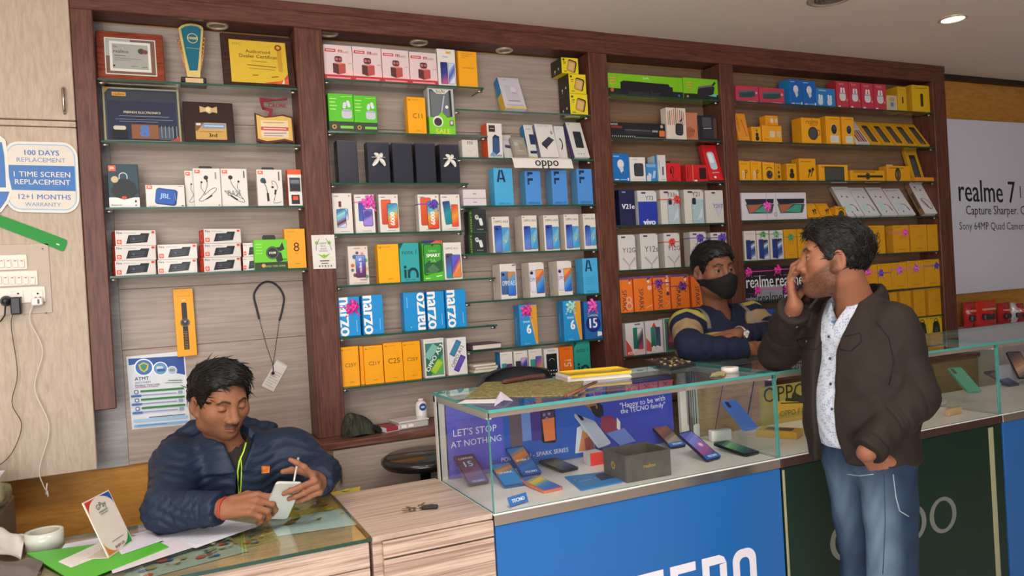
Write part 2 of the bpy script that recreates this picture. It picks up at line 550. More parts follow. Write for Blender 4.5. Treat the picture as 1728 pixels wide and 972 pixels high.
# downlights let into the shelving soffit (switched off)
def downlight(px,py,z,r,label,lit=None,grp='round downlights over the shelves'):
    p=atz(px,py,z)
    t=thing('downlight',label,'ceiling light',(p.x,p.y,z),group=grp)
    g=G();g.lathe([(r,0.0),(r,-0.006),(r*0.86,-0.010),(r*0.74,-0.004),(r*0.74,0.0)],mat('c9bda2',0.35,0.3),28,caps=False);g.build('trim_ring',t)
    g=G();g.lathe([(0.0005,-0.004),(r*0.4,-0.006),(r*0.74,-0.002)],lit or mat('8d7f66',0.4),24,caps=False);g.build('lens',t)
    return p


for px,py,s in((367,42,'round cream downlight above the trophy shelf'),(554,55,'round downlight at the post end above the white and red boxes'),(707,71,'round downlight above the white box with two blue phones'),(851,84,'round downlight above the leaning adapter box')):
    p=atz(px,py,2.624);downlight(px,py,2.624,0.043,s)
LEDP=downlight(1608,31,TOP,0.07,'glowing white round light in the ceiling at right',emit('lit_lens',(0.86,0.92,1.0),30),None)
t=thing('ceiling_vent','dull round ceiling fitting with brown rings near the top edge','ceiling light',tuple(atz(1402,-4,TOP)))
g=G();g.lathe([(0.105,0),(0.105,-0.006),(0.092,-0.010),(0.08,-0.004),(0.08,0)],mat('a8988a',0.5),32,caps=False);g.build('trim_ring',t)
g=G()
for r in(0.074,0.056,0.038):g.lathe([(r,0),(r,-0.006),(r-0.010,-0.008),(r-0.012,0)],mat('6f5f54',0.6),28,caps=False)
g.lathe([(0.0005,-0.005),(0.022,-0.005),(0.024,0)],mat('7c6c60',0.6),20,caps=False);g.build('louvre',t)

# ------------------------------------------------------------------ left end: cupboard panel, sign, switches
cup=thing('wall_cupboard','tall pale beige cupboard panel left of the shelving','cupboard',(-0.6,YF,0.866))
sz=aty(60,203,YF).z
g=G();g.box(-1.9+0.6,-0.243+0.6,0.0,0.03,sz-0.866+0.004,TOP-0.868,oakv,0.003);d=g.build('door',cup)
hp=aty(108,170,YF)
g=G();hx=hp.x+0.6;hz=hp.z-0.866
g.tube([(hx,0,hz+0.048),(hx,-0.022,hz+0.04),(hx,-0.026,hz),(hx,-0.022,hz-0.04),(hx,0,hz-0.048)],0.0055,mat('b9b2a8',0.25,0.9),8);g.build('handle',d)['label']='metal bow handle'
zs2=aty(60,214,YF).z
g=G();g.box(-1.9+0.6,-0.243+0.6,-0.002,0.03,0,zs2-0.866,oakv,0.003)
g.box(-1.9+0.6,-0.243+0.6,-0.001,0.03,zs2-0.866+0.003,sz-0.866,oakv,0.002);g.build('lower_panel',cup)
YP=YF-0.003


def pt(px,py,y=YP):p=aty(px,py,y);return(p.x,p.z)


# warranty sign
o=aty(72,300,YP)
t=thing('warranty_sign','blue and white wall sign reading 100 days replacement','sign',(o.x,YP,o.z))
fx=lambda px,py:(pt(px,py)[0]-o.x,pt(px,py)[1]-o.z)


def pxpoly(pts):return[fx(*p)for p in pts]


def rrpx(x0,y0,x1,y1,r,n=6):
    q=[]
    for cx,cy,a0 in((x1-r,y0+r,-90),(x1-r,y1-r,0),(x0+r,y1-r,90),(x0+r,y0+r,180)):
        for k in range(n+1):
            a=math.radians(a0+90*k/n);q.append((cx+r*math.cos(a),cy+r*math.sin(a)))
    return q


def skew(pts,s=0.045,x0=72,y0=300):return[(x+(y-y0)*s,y+(x-x0)*0.02)for x,y in pts]


WHT,BLU=mat('d9d2c6',0.35),mat('1f63a8',0.3)
g=G()
out=rrpx(8,240,133,359,26)
g.T=Matrix.Translation((0,-0.008,0));g.prism(pxpoly(skew(out)),0.008,WHT)
g.T=Matrix.Translation((0,-0.010,0));g.prism(pxpoly([(-44,222),(-2,227),(10,237),(14,262),(16,300),(21,322),(15,342),(4,357),(-8,366),(-44,370)]),0.010,WHT)


def flat(pts,m,y):
    g.T=Matrix.Translation((0,y,0));q=pxpoly(pts);g.add([(x,0,z)for x,z in q],[tuple(range(len(q)))],m)


flat(skew(rrpx(12,244,129,355,22)),mat('8fb4d2',0.35),-0.0085)
flat(skew(rrpx(14,246,127,353,20)),mat('d2c8ba',0.35),-0.0089)
flat([(-44,236),(4,241),(8,262),(10,290),(11,317),(-44,317)],BLU,-0.0105)
flat([(-44,323),(17,324),(12,338),(3,351),(-8,360),(-44,364)],BLU,-0.0105)
flat(skew([(15,280),(127,280),(127,322),(15,322)]),BLU,-0.0092)


def ptext(g,txt,x0,x1,y,m,yy,bold=0.0,ky=1.0,sk=0.02):
    """lettering on a wall plane between two pixel columns"""
    vs,fs,(a0,a1,b0,b1)=text_mesh(txt,bold)
    A,B=fx(x0,y),fx(x1,y+(x1-x0)*sk);k=(B[0]-A[0])/(a1-a0);sl=(B[1]-A[1])/(B[0]-A[0])
    g.T=Matrix.Identity(4)
    for q,sh in enumerate((-bold,bold)if bold else(0.0,)):g.add([(A[0]+(x+sh-a0)*k,yy-0.0003*q,A[1]+(x-a0)*k*sl+(yv-(b0+b1)/2)*k*ky)for x,yv in vs],fs,m)


ptext(g,'100 DAYS',42,100,258,BLU,-0.0096,0.02)
ptext(g,'REPLACEMENT',29,111,270,mat('5d84ab',0.4),-0.0096)
ptext(g,'1 TIME SCREEN',24,119,294,WHT,-0.0098,0.006)
ptext(g,'REPLACEMENT',26,119,307,WHT,-0.0098,0.006)
ptext(g,'12+1 MONTHS',32,120,332,BLU,-0.0096,0.012)
ptext(g,'WARRANTY',43,103,345,mat('5d84ab',0.4),-0.0096)
g.T=Matrix.Identity(4);g.build('sign_board',t)

# green plastic strip fixed slantwise
o=aty(60,393,YP);g=G();g.T=Matrix.Translation((0,-0.004,0))
g.prism(pxpoly([(-40,347),(-2,362),(55,383),(108,403),(113,406),(113,411),(109,422),(105,424),(52,403),(-40,368)]),0.004,mat('12882e',0.55))
flat([(95.5,410.5),(101,412.5),(100.5,414.5),(95,412.5)],WHT,-0.0044);g.T=Matrix.Identity(4)
tag(g.build('plastic_strip',loc=(o.x,YP,o.z)),'bright green plastic strip slanting below the blue and white sign','strip')

# switchboard
o=aty(40,475,YP);BX=lambda g,x0,y0,x1,y1,d,m,c=0.001,b=0.0:g.box(fx(x0,y0)[0],fx(x1,y0)[0],-d,-b,fx(x0,y1)[1],fx(x0,y0)[1],m,c)
t=thing('switchboard','pale switchboard with rows of white switches below the green strip','switchboard',(o.x,YP,o.z))
g=G();BX(g,-40,414,82,535,0.004,mat('b9a797',0.5))
for sx,sy in((72,420),(78,528)):g.lathe([(0.001,-0.0045),(0.003,-0.0045),(0.003,-0.006),(0.001,-0.006)],mat('6c6258',0.4,0.7),10,(fx(sx,sy)[0],0,fx(sx,sy)[1]),'y')
g.build('back_board',t)
IV=mat('ddd3c5',0.35)
for y0,y1,xe,n in((432,458,46,4),(460,486,64,6),(488,516,77,0)):
    g=G();BX(g,-40,y0,xe,y1,0.010,IV,0.002,0.004);pl=g.build('switch_plate',t)
    if n:
        for k in range(n):
            x1=xe-4-k*11.3
            g=G();BX(g,x1-9,y0+6,x1,y1-6,0.014,IV,0.0015,0.010);BX(g,x1-6.5,y0+8,x1-2.5,y0+9.5,0.0146,mat('8a4038',0.4),0,0.0139);g.build('rocker_switch',pl)
    else:
        for x1 in(73,40):
            g=G();BX(g,x1-19,y0+3,x1,y1-3,0.0125,IV,0.002,0.010)
            for dx,dy in((9,7),(5,14),(13,14)):g.lathe([(0.0004,0),(0.0035,0),(0.0035,-0.0004),(0.0004,-0.0004)],mat('2a2624'),10,(fx(x1-dx,y0)[0],-0.0126,fx(x1,y0+dy)[1]),'y')
            g.build('socket',pl)
BLK=mat('26262a',0.4)
o2=aty(12,508,YP);t=thing('power_plug','round black plug in the switchboard, left of the block adapter','plug',(o2.x,YP-0.0125,o2.z))
g=G();g.lathe([(0.019,0),(0.019,-0.012),(0.012,-0.03),(0.008,-0.038),(0.001,-0.038)],BLK,20,(0,0,0),'y');g.build('plug_body',t)
g=G();rel=lambda px,py,yy:(aty(px,py,YP).x-o2.x,yy,aty(px,py,YP).z-o2.z)
g.tube([(0,-0.034,0),rel(13,517,-0.035),rel(11,532,-0.022),rel(4,541,-0.015),rel(-20,552,-0.012)],0.003,BLK,6);g.build('cable',t)
o2=aty(30,512,YP);t=thing('power_adapter','black block adapter in the switchboard with a long dangling dark cable','charger',(o2.x,YP-0.0125,o2.z))
g=G();a,b=rel(20,502,0),rel(39,530,0);g.box(a[0],b[0],-0.034,0,b[2],a[2],BLK,0.004);g.build('adapter_body',t)


def spline(pts,n=10):
    P=[Vector(p)for p in pts];P=[P[0]*2-P[1]]+P+[P[-1]*2-P[-2]];out=[]
    for i in range(1,len(P)-2):
        for k in range(n):
            t_=k/n;a_,b_,c_,d_=P[i-1:i+3]
            out.append(0.5*((2*b_)+(c_-a_)*t_+(2*a_-5*b_+4*c_-d_)*t_**2+(3*b_-a_-3*c_+d_)*t_**3))
    return out+[P[-2]]


g=G();g.tube(spline([rel(x,y,-0.008)for x,y in((23,529),(21,554),(31,629),(22,679),(38,716),(22,762),(-6,787),(-40,800))]),0.0016,mat('4a4440',0.5),6);g.build('cable',t)
o2=aty(65,509,YP);t=thing('phone_charger','white charger in the switchboard with a long white cable hanging down','charger',(o2.x,YP-0.0125,o2.z))
g=G();a,b=rel(55,503,0),rel(75,515,0);g.box(a[0],b[0],-0.036,0,b[2],a[2],mat('e4ddd2',0.3),0.004);g.box(a[0]+0.02,a[0]+0.027,-0.0365,-0.03,b[2]+0.006,a[2]-0.006,mat('5a5650'),0.0005);g.build('adapter_body',t)
g=G();WC=mat('d6cec0',0.45)
pts=spline([rel(x,y,-0.008)for x,y in((57,514),(52,541),(73,591),(60,654),(84,719),(68,788),(74,816),(82,830))])
g.tube(pts,0.0019,WC,6);c=g.build('cable',t)
g=G();g.tube([rel(80,826,-0.010),rel(83,836,-0.010)],0.0035,WC,8);g.tube([rel(81,813,-0.012),rel(79,832,-0.012)],0.0026,WC,6);g.build('connector',c)

# things hanging on the beige back panel of the left bay
YW=YB-0.002
a,b=aty(297,488,YW),aty(327,600,YW)
o=aty(312,544,YW)
t=thing('watch_box','tall orange-yellow smartwatch box hung on the beige panel','box',(o.x,YW,o.z),(0,math.radians(-0.6),0))
W_,H_=(aty(329,544,YW).x-aty(295.5,544,YW).x)*0.985,aty(312,487,YW).z-aty(312,600,YW).z
g=G();g.box(-W_/2,W_/2,-0.03,0,-H_/2,H_/2,'f0a416',0.001)
f=g.face((-W_/2,-0.03,-H_/2),(W_,0,0),(0,0,H_))
f.line([(0.14,0.895),(0.86,0.895)],0.02,'c07c10')
f.rr(0.5,0.67,0.27,0.95,'24211e',0.25);f.rr(0.5,0.27,0.27,1.3,'24211e',0.2)
for k in range(12):f.line([(0.42,0.10+k*0.024),(0.58,0.10+k*0.024)],0.018,'c58a14')
f.c(0.5,0.5,0.24,'1c1a19');f.ring(0.5,0.5,0.2,0.04,'6d675f');f.c(0.5,0.5,0.15,'2f2f33')
for a_ in(-0.06,0.0,0.06):f.line([(0.5,0.5),(0.5+a_,0.53)],0.02,'c9c2b8')
f.c(0.46,0.83,0.035,'e8e1d8');f.c(0.55,0.835,0.035,'e8e1d8')
g.build('box_body',t)

o=aty(453,500,YW)
rel=lambda px,py,yy:(aty(px,py,YW).x-o.x,yy,aty(px,py,YW).z-o.z)
t=thing('neckband_earphones','black neckband earphones hanging on the beige panel with a white tag','earphones',(o.x,YW,o.z))
g=G();g.tube(spline([rel(x,y,-0.008)for x,y in((437,538),(433,522),(428,501),(431,490),(439,480),(450,475.5),(462,478.5),(473,489),(478.5,503),(476,522),(471,541))]),0.0042,mat('242226',0.35),10);nb=g.build('neckband',t)
g=G()
for x0,y0 in((437,537),(471,540)):g.tube(spline([rel(x0,y0,-0.008),rel((x0+462)/2-1,580,-0.006),rel(460.5,617,-0.006),rel(460,628,-0.012)]),0.0011,mat('2e2a2a',0.5),5)
g.build('wire',t)
g=G();g.lathe([(0.0005,-0.016),(0.006,-0.014),(0.0075,-0.006),(0.004,0.0),(0.0005,0.0)],mat('1d1c1e',0.3),14,rel(459.5,629,-0.014),'y');g.build('earbud',t)
g=G();q=[rel(x,y,0)for x,y in((466,609),(484,619.5),(461,661),(441,651))]
g.T=Matrix.Translation((0,-0.0045,0));g.prism([(x,z)for x,y,z in q],0.001,'d8d0c6')
g.T=Matrix.Translation((0.004,-0.003,0.006));g.prism([(x,z)for x,y,z in q],0.001,'c4bcb2')
g.T=Matrix.Identity(4)
U=Vector(q[2])-Vector(q[3]);V=Vector(q[0])-Vector(q[3]);f=g.face(Vector(q[3])+Vector((0,-0.0045,0)),U,V,Vector((0,-1,0)))
for k in range(7):f.line([(0.12,0.12+k*0.09),(0.86-0.2*(k%3==1),0.12+k*0.09)],0.035,'9a9296')
g.build('price_tag',t)['label']='white paper tag'

# information poster
o=aty(267,665,YW);q=[aty(x,y,YW)for x,y in((223,725),(321,716),(311.5,592),(213,602))]
t=tag(None or empty('poster',(o.x,YW,o.z)),'blue and white notice with green bars taped up behind the seated man','poster')
g=G();O=q[0]-Vector((o.x,YW,o.z));U=q[1]-q[0];V=q[3]-q[0]
g.T=Matrix.Translation((0,-0.0015,0));g.prism([(v.x-o.x,v.z-o.z)for v in q],0.0012,'d9dde0');g.T=Matrix.Identity(4)
f=g.face(O+Vector((0,-0.0015,0)),U,V,Vector((0,-1,0)))
NV='1f4a94'
f.p([(0.03,0.97),(0.98,0.97),(0.98,0.70),(0.84,0.73),(0.66,0.78),(0.46,0.84),(0.22,0.9),(0.03,0.88)],NV)
for u,v,r,c1 in((0.28,0.84,0.165,'2c6bb0'),(0.56,0.81,0.13,'5f93c4'),(0.76,0.775,0.085,'a9bccb')):
    f.c(u,v,r,'e9eef2');f.c(u,v,r*0.86,c1)
f.p([(0.19,0.88),(0.28,0.915),(0.37,0.88),(0.35,0.81),(0.28,0.77),(0.21,0.81)],'c9b24a');f.p([(0.22,0.87),(0.28,0.893),(0.34,0.87),(0.32,0.82),(0.28,0.793),(0.24,0.82)],'2b8a6a')
f.rr(0.55,0.82,0.12,0.06,'cfd6dc',0.3);f.rr(0.57,0.79,0.14,0.05,'2a5a90',0.3);f.rr(0.76,0.78,0.09,0.05,'8a8f98',0.3)
f.t('ATMT',0.11,0.69,0.24,'26305c',al='l',bold=0.008);f.t('ANTI THEFT',0.11,0.635,0.27,'4a5a86',al='l');f.t('MOBILE TRACKER',0.11,0.595,0.42,'4a5a86',al='l')
f.line([(0.11,0.57),(0.5,0.57)],0.012,'c06a8a');f.line([(0.68,0.64),(0.92,0.63)],0.014,'4d6d55');f.line([(0.62,0.61),(0.92,0.6)],0.012,'7c8aa0')
for k in range(3):
    v=0.515-k*0.115
    f.r(0.19,v-0.014,0.94,v+0.014,'1f7a35');f.rr(0.12,v-0.005,0.075,0.075,'5a6c90',0.3);f.c(0.12,v-0.005,0.022,'dfe4ea')
    f.r(0.03,v-0.062,0.80,v-0.048,'8a94c6');f.r(0.03,v-0.075,0.2,v-0.044,'3c6aa6');f.rr(0.87,v-0.05,0.08,0.06,'8aa0b8',0.3)
f.r(0.04,0.10,0.96,0.135,'9cc3e0');f.r(0.3,0.145,0.92,0.158,'57657f');f.r(0.04,0.03,0.96,0.065,'7fb0d8');f.r(0.1,0.045,0.6,0.052,'44597c')
g.build('sheet',t)

# sticker card on the brown post
o=aty(546,425,YF-0.004)
t=empty('sticker',(o.x,YF-0.0045,o.z));tag(t,'small white card with green leaf drawing stuck on the brown post','sticker')
q=[aty(x,y,YF-0.004)-o for x,y in((529,454),(567,453),(564,396),(525,397))]
g=G();g.T=Matrix.Translation((0,-0.001,0));g.prism([(v.x,v.z)for v in q],0.001,'ddd8d0');g.T=Matrix.Identity(4)
f=g.face(q[0]+Vector((0,-0.001,0)),q[1]-q[0],q[3]-q[0],Vector((0,-1,0)))
LG='8cb52c'
f.c(0.22,0.77,0.08,LG);f.c(0.77,0.77,0.08,LG);f.line([(0.17,0.55),(0.2,0.72),(0.35,0.9)],0.03,'7d8577');f.line([(0.86,0.55),(0.8,0.72),(0.62,0.9)],0.03,'7d8577')
f.t('LIGHT',0.5,0.76,0.32,'63724a');f.t('Book',0.5,0.68,0.22,'6b6f8a');f.t('touch',0.5,0.60,0.28,'6b6f8a');f.line([(0.3,0.53),(0.68,0.53)],0.03,'8a7fa8')
f.p([(0.22,0.45),(0.42,0.4),(0.5,0.43),(0.58,0.4),(0.8,0.47),(0.62,0.35),(0.5,0.31),(0.38,0.35)],LG)
f.line([(0.3,0.235),(0.72,0.235)],0.05,'4c5540');f.line([(0.36,0.16),(0.66,0.16)],0.04,'6c755c')
for k in range(5):f.rr(0.27+k*0.13,0.08,0.06,0.07,('46484a','8a5a4a')[k%2],0.3)
g.build('card',t)

# ------------------------------------------------------------------ right end: light box and red packets
YL=3.44
a=aty(1602,200,YL);b=aty(1614,497,YL)
t=thing('light_box_sign','large white wall sign with dark phone advert lettering at right','sign',(5.55,YL,b.z))
X0,X1,HH=4.715-5.55,6.75-5.55,a.z-b.z
g=G();g.box(X0,X1,0,0.019,0,HH,'d6d8e6',0.004)
o=Vector((5.55,0,b.z));fx=lambda px,py:(aty(px,py,YL).x-o.x,aty(px,py,YL).z-o.z)
DK=mat('23232c',0.4)
ptext(g,'realme 7',1617.5,1713,321,DK,-0.0006,0.012,1.25,0.04)
ptext(g,'|',1721,1722.5,324,DK,-0.0006,0,0.7)
ptext(g,'Capture Sharper. Charge Faster.',1630,1790,357,DK,-0.0006,0.004,1.1,0.0)
ptext(g,"Sony 64MP Quad Camera | India's Fastest Charging",1619,1830,383,DK,-0.0006,0.0,1.1,0.0)
g.build('sign_face',t)
# ------------------------------------------------------------------ boxes on the shelves
class Box:
    """a carton standing on a shelf: one mesh, printed on front / left side / top"""

    def __init__(s,w,h,d,m,c=0.0012):
        s.g=G();s.w,s.h,s.d=w,h,d
        s.g.box(-w/2,w/2,0,d,0,h,m,c)
        s.F=s.g.face((-w/2,0,0),(w,0,0),(0,0,h))
        s.L=s.g.face((-w/2,d,0),(0,-d,0),(0,0,h))
        s.T=s.g.face((-w/2,0,h),(w,0,0),(0,d,0))
        s.parts=[]

    def F2(s):
        return s.F


WHITE,CREAM,YEL,SKY='e2dcd4','d9d0c4','f2a71b','1f8fd3'
PINK,PURP,MINT,RED,MAG,GRN='ee5fc0','6b4fc0','a9ded2','e0453c','e03fa0','5da96a'
BUDS='f1eee8'


def bow(b,u,v,size,col,band=True,star=7,white_cross=False):
    """gift bow of curled ribbon, with its band round the carton"""
    g=G();w,h,d=b.w,b.h,b.d;m=mat(col,0.25,0.0,0.12,60)
    x0,z0=(u-0.5)*w,v*h
    if band:
        g.box(-w/2-0.0008,w/2+0.0008,-0.0016,-0.0008,z0-0.0022,z0+0.0022,m)
        g.box(-w/2-0.0012,-w/2-0.0004,-0.001,d,z0-0.0022,z0+0.0022,m)
    R=size/2
    rnd=random.Random(int(abs(x0*1e4))+int(z0*1e4)+star)
    for ring_,(n,rr,lift)in enumerate(((star,R,0.3),(star-2,R*0.66,0.75))):
        for k in range(n):
            a=2*math.pi*(k+0.5*ring_)/n+rnd.uniform(-0.2,0.2);L=rr*rnd.uniform(0.8,1.1);ww=R*0.24
            ca,sa=math.cos(a),math.sin(a)
            grid=[]
            for i in range(7):
                q=math.pi*i/6;r_=L*(0.5-0.5*math.cos(q));y=-0.003-R*lift*math.sin(q)*0.8
                wd=ww*(0.35+0.65*math.sin(q*0.5+0.3))
                grid.append([(x0+ca*r_-sa*wd,y,z0+sa*r_+ca*wd),(x0+ca*r_+sa*wd,y,z0+sa*r_-ca*wd)])
            g.sheet(grid,m,0.0004)
    for sgn in(-1,1):
        grid=[]
        for i in range(6):
            q=i/5;x=x0+sgn*R*(0.15+0.75*q);z=z0-R*1.25*q;wd=R*0.16
            grid.append([(x-wd,-0.003-0.004*math.sin(q*6),z),(x+wd,-0.003-0.004*math.sin(q*6),z)])
        g.sheet(grid,m,0.0004)
    g.lathe([(0.0004,-R*0.75),(R*0.2,-R*0.6),(R*0.24,-R*0.3),(0.0004,-0.002)],m,10,(x0,0,z0),'y',caps=False)
    b.parts.append(('gift_bow',g,None))


def white_x_bow(b,u,v,size):
    g=G();m=mat('e6e1da',0.3,0,0.08,60);x0,z0=(u-0.5)*b.w,v*b.h;R=size/2
    for dx,dz,L in((0.62,0.75,1.0),(-0.62,0.75,1.0),(0.8,-1.0,1.25),(-0.8,-1.0,1.25),(1.0,0.08,1.1),(-1.0,0.08,1.1)):
        grid=[];n_=math.hypot(dx,dz);px_,pz_=-dz/n_,dx/n_
        for i in range(7):
            q=i/6;wd=R*((0.12+0.2*math.sin(q*3.0))if abs(dz)>0.2 else 0.05)
            c=(x0+dx*L*R*q,-0.002-0.012*math.sin(q*3.14),z0+dz*L*R*q)
            grid.append([(c[0]+px_*wd,c[1],c[2]+pz_*wd),(c[0]-px_*wd,c[1],c[2]-pz_*wd)])
        g.sheet(grid,m,0.0004)
    g.lathe([(0.0004,-0.012),(R*0.22,-0.010),(R*0.26,-0.003),(0.0004,-0.001)],m,10,(x0,0,z0),'y',caps=False)
    b.parts.append(('gift_bow',g,'white ribbon bow'))


def hang_tab(b,u=0.5,w=0.4,h=0.012,col='2a2a2c'):
    g=G();x=(u-0.5)*b.w;ww=w*b.w/2
    g.T=Matrix.Translation((0,b.d*0.5,b.h-0.0005))
    o_=[(x-ww,0),(x+ww,0),(x+ww,h*0.7),(x+ww*0.8,h),(x-ww*0.8,h),(x-ww,h*0.7)]
    g.prism(o_,0.001,col)
    b.parts.append(('hang_tab',g,None))


# ---- prints -------------------------------------------------------------------------------
def a_jbl_round(b):
    f=b.F;f.r(0,0,1,0.24,'e6e3de');f.r(0.03,0.84,0.27,0.97,'e4582a');f.t('JBL',0.15,0.905,0.17,'f2eee8',bold=0.02)
    f.ring(0.5,0.72,0.13,0.035,'b9c6cc',-20,200);f.line([(0.37,0.72),(0.37,0.6)],0.03,'b9c6cc');f.line([(0.63,0.7),(0.63,0.6)],0.03,'b9c6cc')
    f.p([(0.06,0.36),(0.2,0.58),(0.36,0.66),(0.66,0.66),(0.86,0.56),(0.97,0.36),(0.8,0.24),(0.5,0.19),(0.22,0.25)],'1d2023')
    f.c(0.22,0.65,0.12,'c9b98e');f.rr(0.5,0.235,0.16,0.1,'d8412e',0.4);f.t('Bluetooth',0.24,0.07,0.34,'7a7a80');f.rr(0.87,0.15,0.06,0.08,'2a2c30');f.rr(0.87,0.06,0.05,0.05,'6a6c70')


def a_jbl_blue(b):
    f=b.F;f.r(0.03,0.82,0.17,0.97,'e4582a');f.t('JBL',0.1,0.895,0.1,'f2eee8',bold=0.02)
    f.rr(0.52,0.47,0.56,0.46,'123a78',0.18,-8);f.rr(0.5,0.48,0.5,0.4,'2458ae',0.16,-8);f.t('JBL',0.49,0.48,0.26,'9fc0e4',rot=-8,bold=0.03)
    f.line([(0.74,0.62),(0.76,0.3)],0.012,'6ab0e0');f.r(0.9,0.05,0.96,0.1,'6a6c70');f.line([(0.05,0.06),(0.25,0.06)],0.012,'8a8a8a');f.line([(0.84,0.93),(0.95,0.93)],0.012,'8a8a8a')


def a_jbl_ear(b,side=0,var=0,tab=True):
    f=b.F;f.r(0.05,0.87,0.25,0.96,'e4582a');f.t('JBL',0.15,0.915,0.14,'f2eee8',bold=0.02)
    k='26262a'
    if var==0:
        f.line(spl2([(0.45,0.74),(0.5,0.6),(0.42,0.42),(0.25,0.25),(0.16,0.18),(0.3,0.16),(0.6,0.3),(0.82,0.44),(0.78,0.5),(0.6,0.44),(0.35,0.3)]),0.02,k);f.c(0.46,0.76,0.085,k);f.line([(0.46,0.76),(0.5,0.65)],0.05,k)
        f.line(spl2([(0.28,0.64),(0.26,0.5),(0.35,0.4),(0.42,0.33)]),0.016,k);f.c(0.29,0.64,0.04,k);f.line([(0.42,0.2),(0.66,0.3)],0.045,k)
        f.line([(0.82,0.9),(0.82,0.72)],0.05,'8c8c92');f.c(0.9,0.05,0.03,'d8412e')
    elif var==1:
        f.line(spl2([(0.36,0.74),(0.4,0.6),(0.6,0.4),(0.85,0.16),(0.78,0.12),(0.5,0.2),(0.16,0.38),(0.14,0.42),(0.4,0.34),(0.8,0.2)]),0.02,k);f.c(0.36,0.77,0.085,k)
        f.line(spl2([(0.66,0.66),(0.6,0.5),(0.7,0.4),(0.55,0.3)]),0.016,k);f.c(0.66,0.66,0.045,k);f.t('BASS',0.48,0.36,0.5,'77777c',bold=0.0,ky=1.3);f.line([(0.34,0.3),(0.6,0.18)],0.045,k)
        f.line([(0.88,0.94),(0.88,0.76)],0.05,'5c5c62')
    elif var==2:
        f.line(spl2([(0.24,0.68),(0.36,0.5),(0.4,0.3)]),0.025,k);f.line([(0.4,0.36),(0.41,0.14)],0.09,k);f.c(0.24,0.7,0.11,'1d4a5c');f.c(0.3,0.66,0.06,k)
        f.line(spl2([(0.62,0.58),(0.58,0.68),(0.72,0.66),(0.8,0.5),(0.7,0.36),(0.66,0.2),(0.62,0.1),(0.8,0.1),(0.92,0.13)]),0.016,k);f.c(0.6,0.52,0.05,k);f.line([(0.71,0.45),(0.69,0.32)],0.07,k);f.line([(0.87,0.94),(0.87,0.7)],0.05,'5c5c62')
    if tab:hang_tab(b,0.47,0.5,0.012)


def spl2(pts,n=5):
    return[(p.x,p.y)for p in spline([(x,y,0)for x,y in pts],n)]


def a_jbl_slim(b):
    f=b.F;f.r(0,0.86,1,1,'e4582a');f.r(0,0.78,1,0.86,'e9e4dc');f.r(0.12,0.4,0.9,0.78,'34363c');f.r(0.18,0.62,0.84,0.72,'6e747e');f.r(0.18,0.44,0.84,0.58,'1f2126')
    f.r(0,0,1,0.36,'e9e4dc');f.r(0.2,0.06,0.8,0.31,'2a2224');f.rr(0.5,0.22,0.4,0.28,'e2552e',0.2)
    b.L.r(0,0,1,1,'d8542c')


def a_fire(b):
    f=b.F;f.t('Fire',0.1,0.84,0.13,'4a4244',bold=0.02);f.line([(0.2,0.84),(0.5,0.82)],0.012,'a8a0a0');f.rr(0.93,0.86,0.08,0.06,'dd4a34',0.3)
    f.p([(0.25,0.12),(0.32,0.68),(0.6,0.7),(0.63,0.8),(0.84,0.8),(0.77,0.2),(0.5,0.16)],'2a2c31');f.p([(0.34,0.38),(0.38,0.62),(0.74,0.66),(0.71,0.36)],'3d4148')
    f.c(0.44,0.42,0.03,'5e636c');f.line([(0.36,0.26),(0.68,0.3)],0.02,'565b64');f.r(0.03,0.1,0.14,0.38,'e0502e');f.ring(0.085,0.24,0.025,0.014,'f0e8e0');f.line([(0.9,0.12),(0.9,0.65)],0.02,'e9e0da')
    b.L.r(0.04,0.0,1.0,0.97,'d8382a');b.L.ring(0.5,0.5,0.2,0.09,'ee7a5c')


def a_green_watch(b):
    f=b.F;f.r(0,0,1,0.24,'2c3a22');f.t('LIMITED TIME OFFER',0.58,0.1,0.7,'a5c878',bold=0.01);f.c(0.26,0.13,0.06,'c9a53a')
    f.rr(0.74,0.4,0.2,0.3,'2a2e2a',0.3,10);f.p([(0.5,0.7),(0.78,0.74),(0.86,0.9),(0.92,0.66),(0.8,0.6)],'242824');f.c(0.55,0.55,0.2,'23261f');f.ring(0.55,0.55,0.17,0.02,'6d7468');f.t('10:08',0.55,0.55,0.2,'e8ede0',bold=0.02);f.t('storm',0.86,0.32,0.2,'24341c',bold=0.01)
    for k in range(4):f.line([(0.05,0.84-k*0.1),(0.24,0.84-k*0.1)],0.03,'9ade5a')
    hang_tab(b,0.48,0.4,0.02)


def ygen(txt,v=0.52,w=0.5,small=True,top=True,ky=1.0):
    def art(b):
        f=b.F;k='5d4310'
        if top:f.t('Hi',0.12,0.92,0.1,k,bold=0.02);f.line([(0.22,0.92),(0.62,0.93)],0.02,'b87e14')
        if txt:f.t(txt,0.53,v,w,k,ky=ky)
        if small:f.t('realme',0.55,0.11,0.24,'7d5a14')
        b.L.line([(0.2,0.1),(0.2,0.6)],0.12,'c88a12')
    return art


def a_eight(b):
    f=b.F;f.t('8',0.55,0.54,0.28,'3a2c10',ky=1.0);f.t('5G',0.55,0.38,0.13,'6a4d14');f.t('realme',0.58,0.12,0.26,'7d5a14');f.line([(0.12,0.92),(0.5,0.93)],0.02,'b87e14')


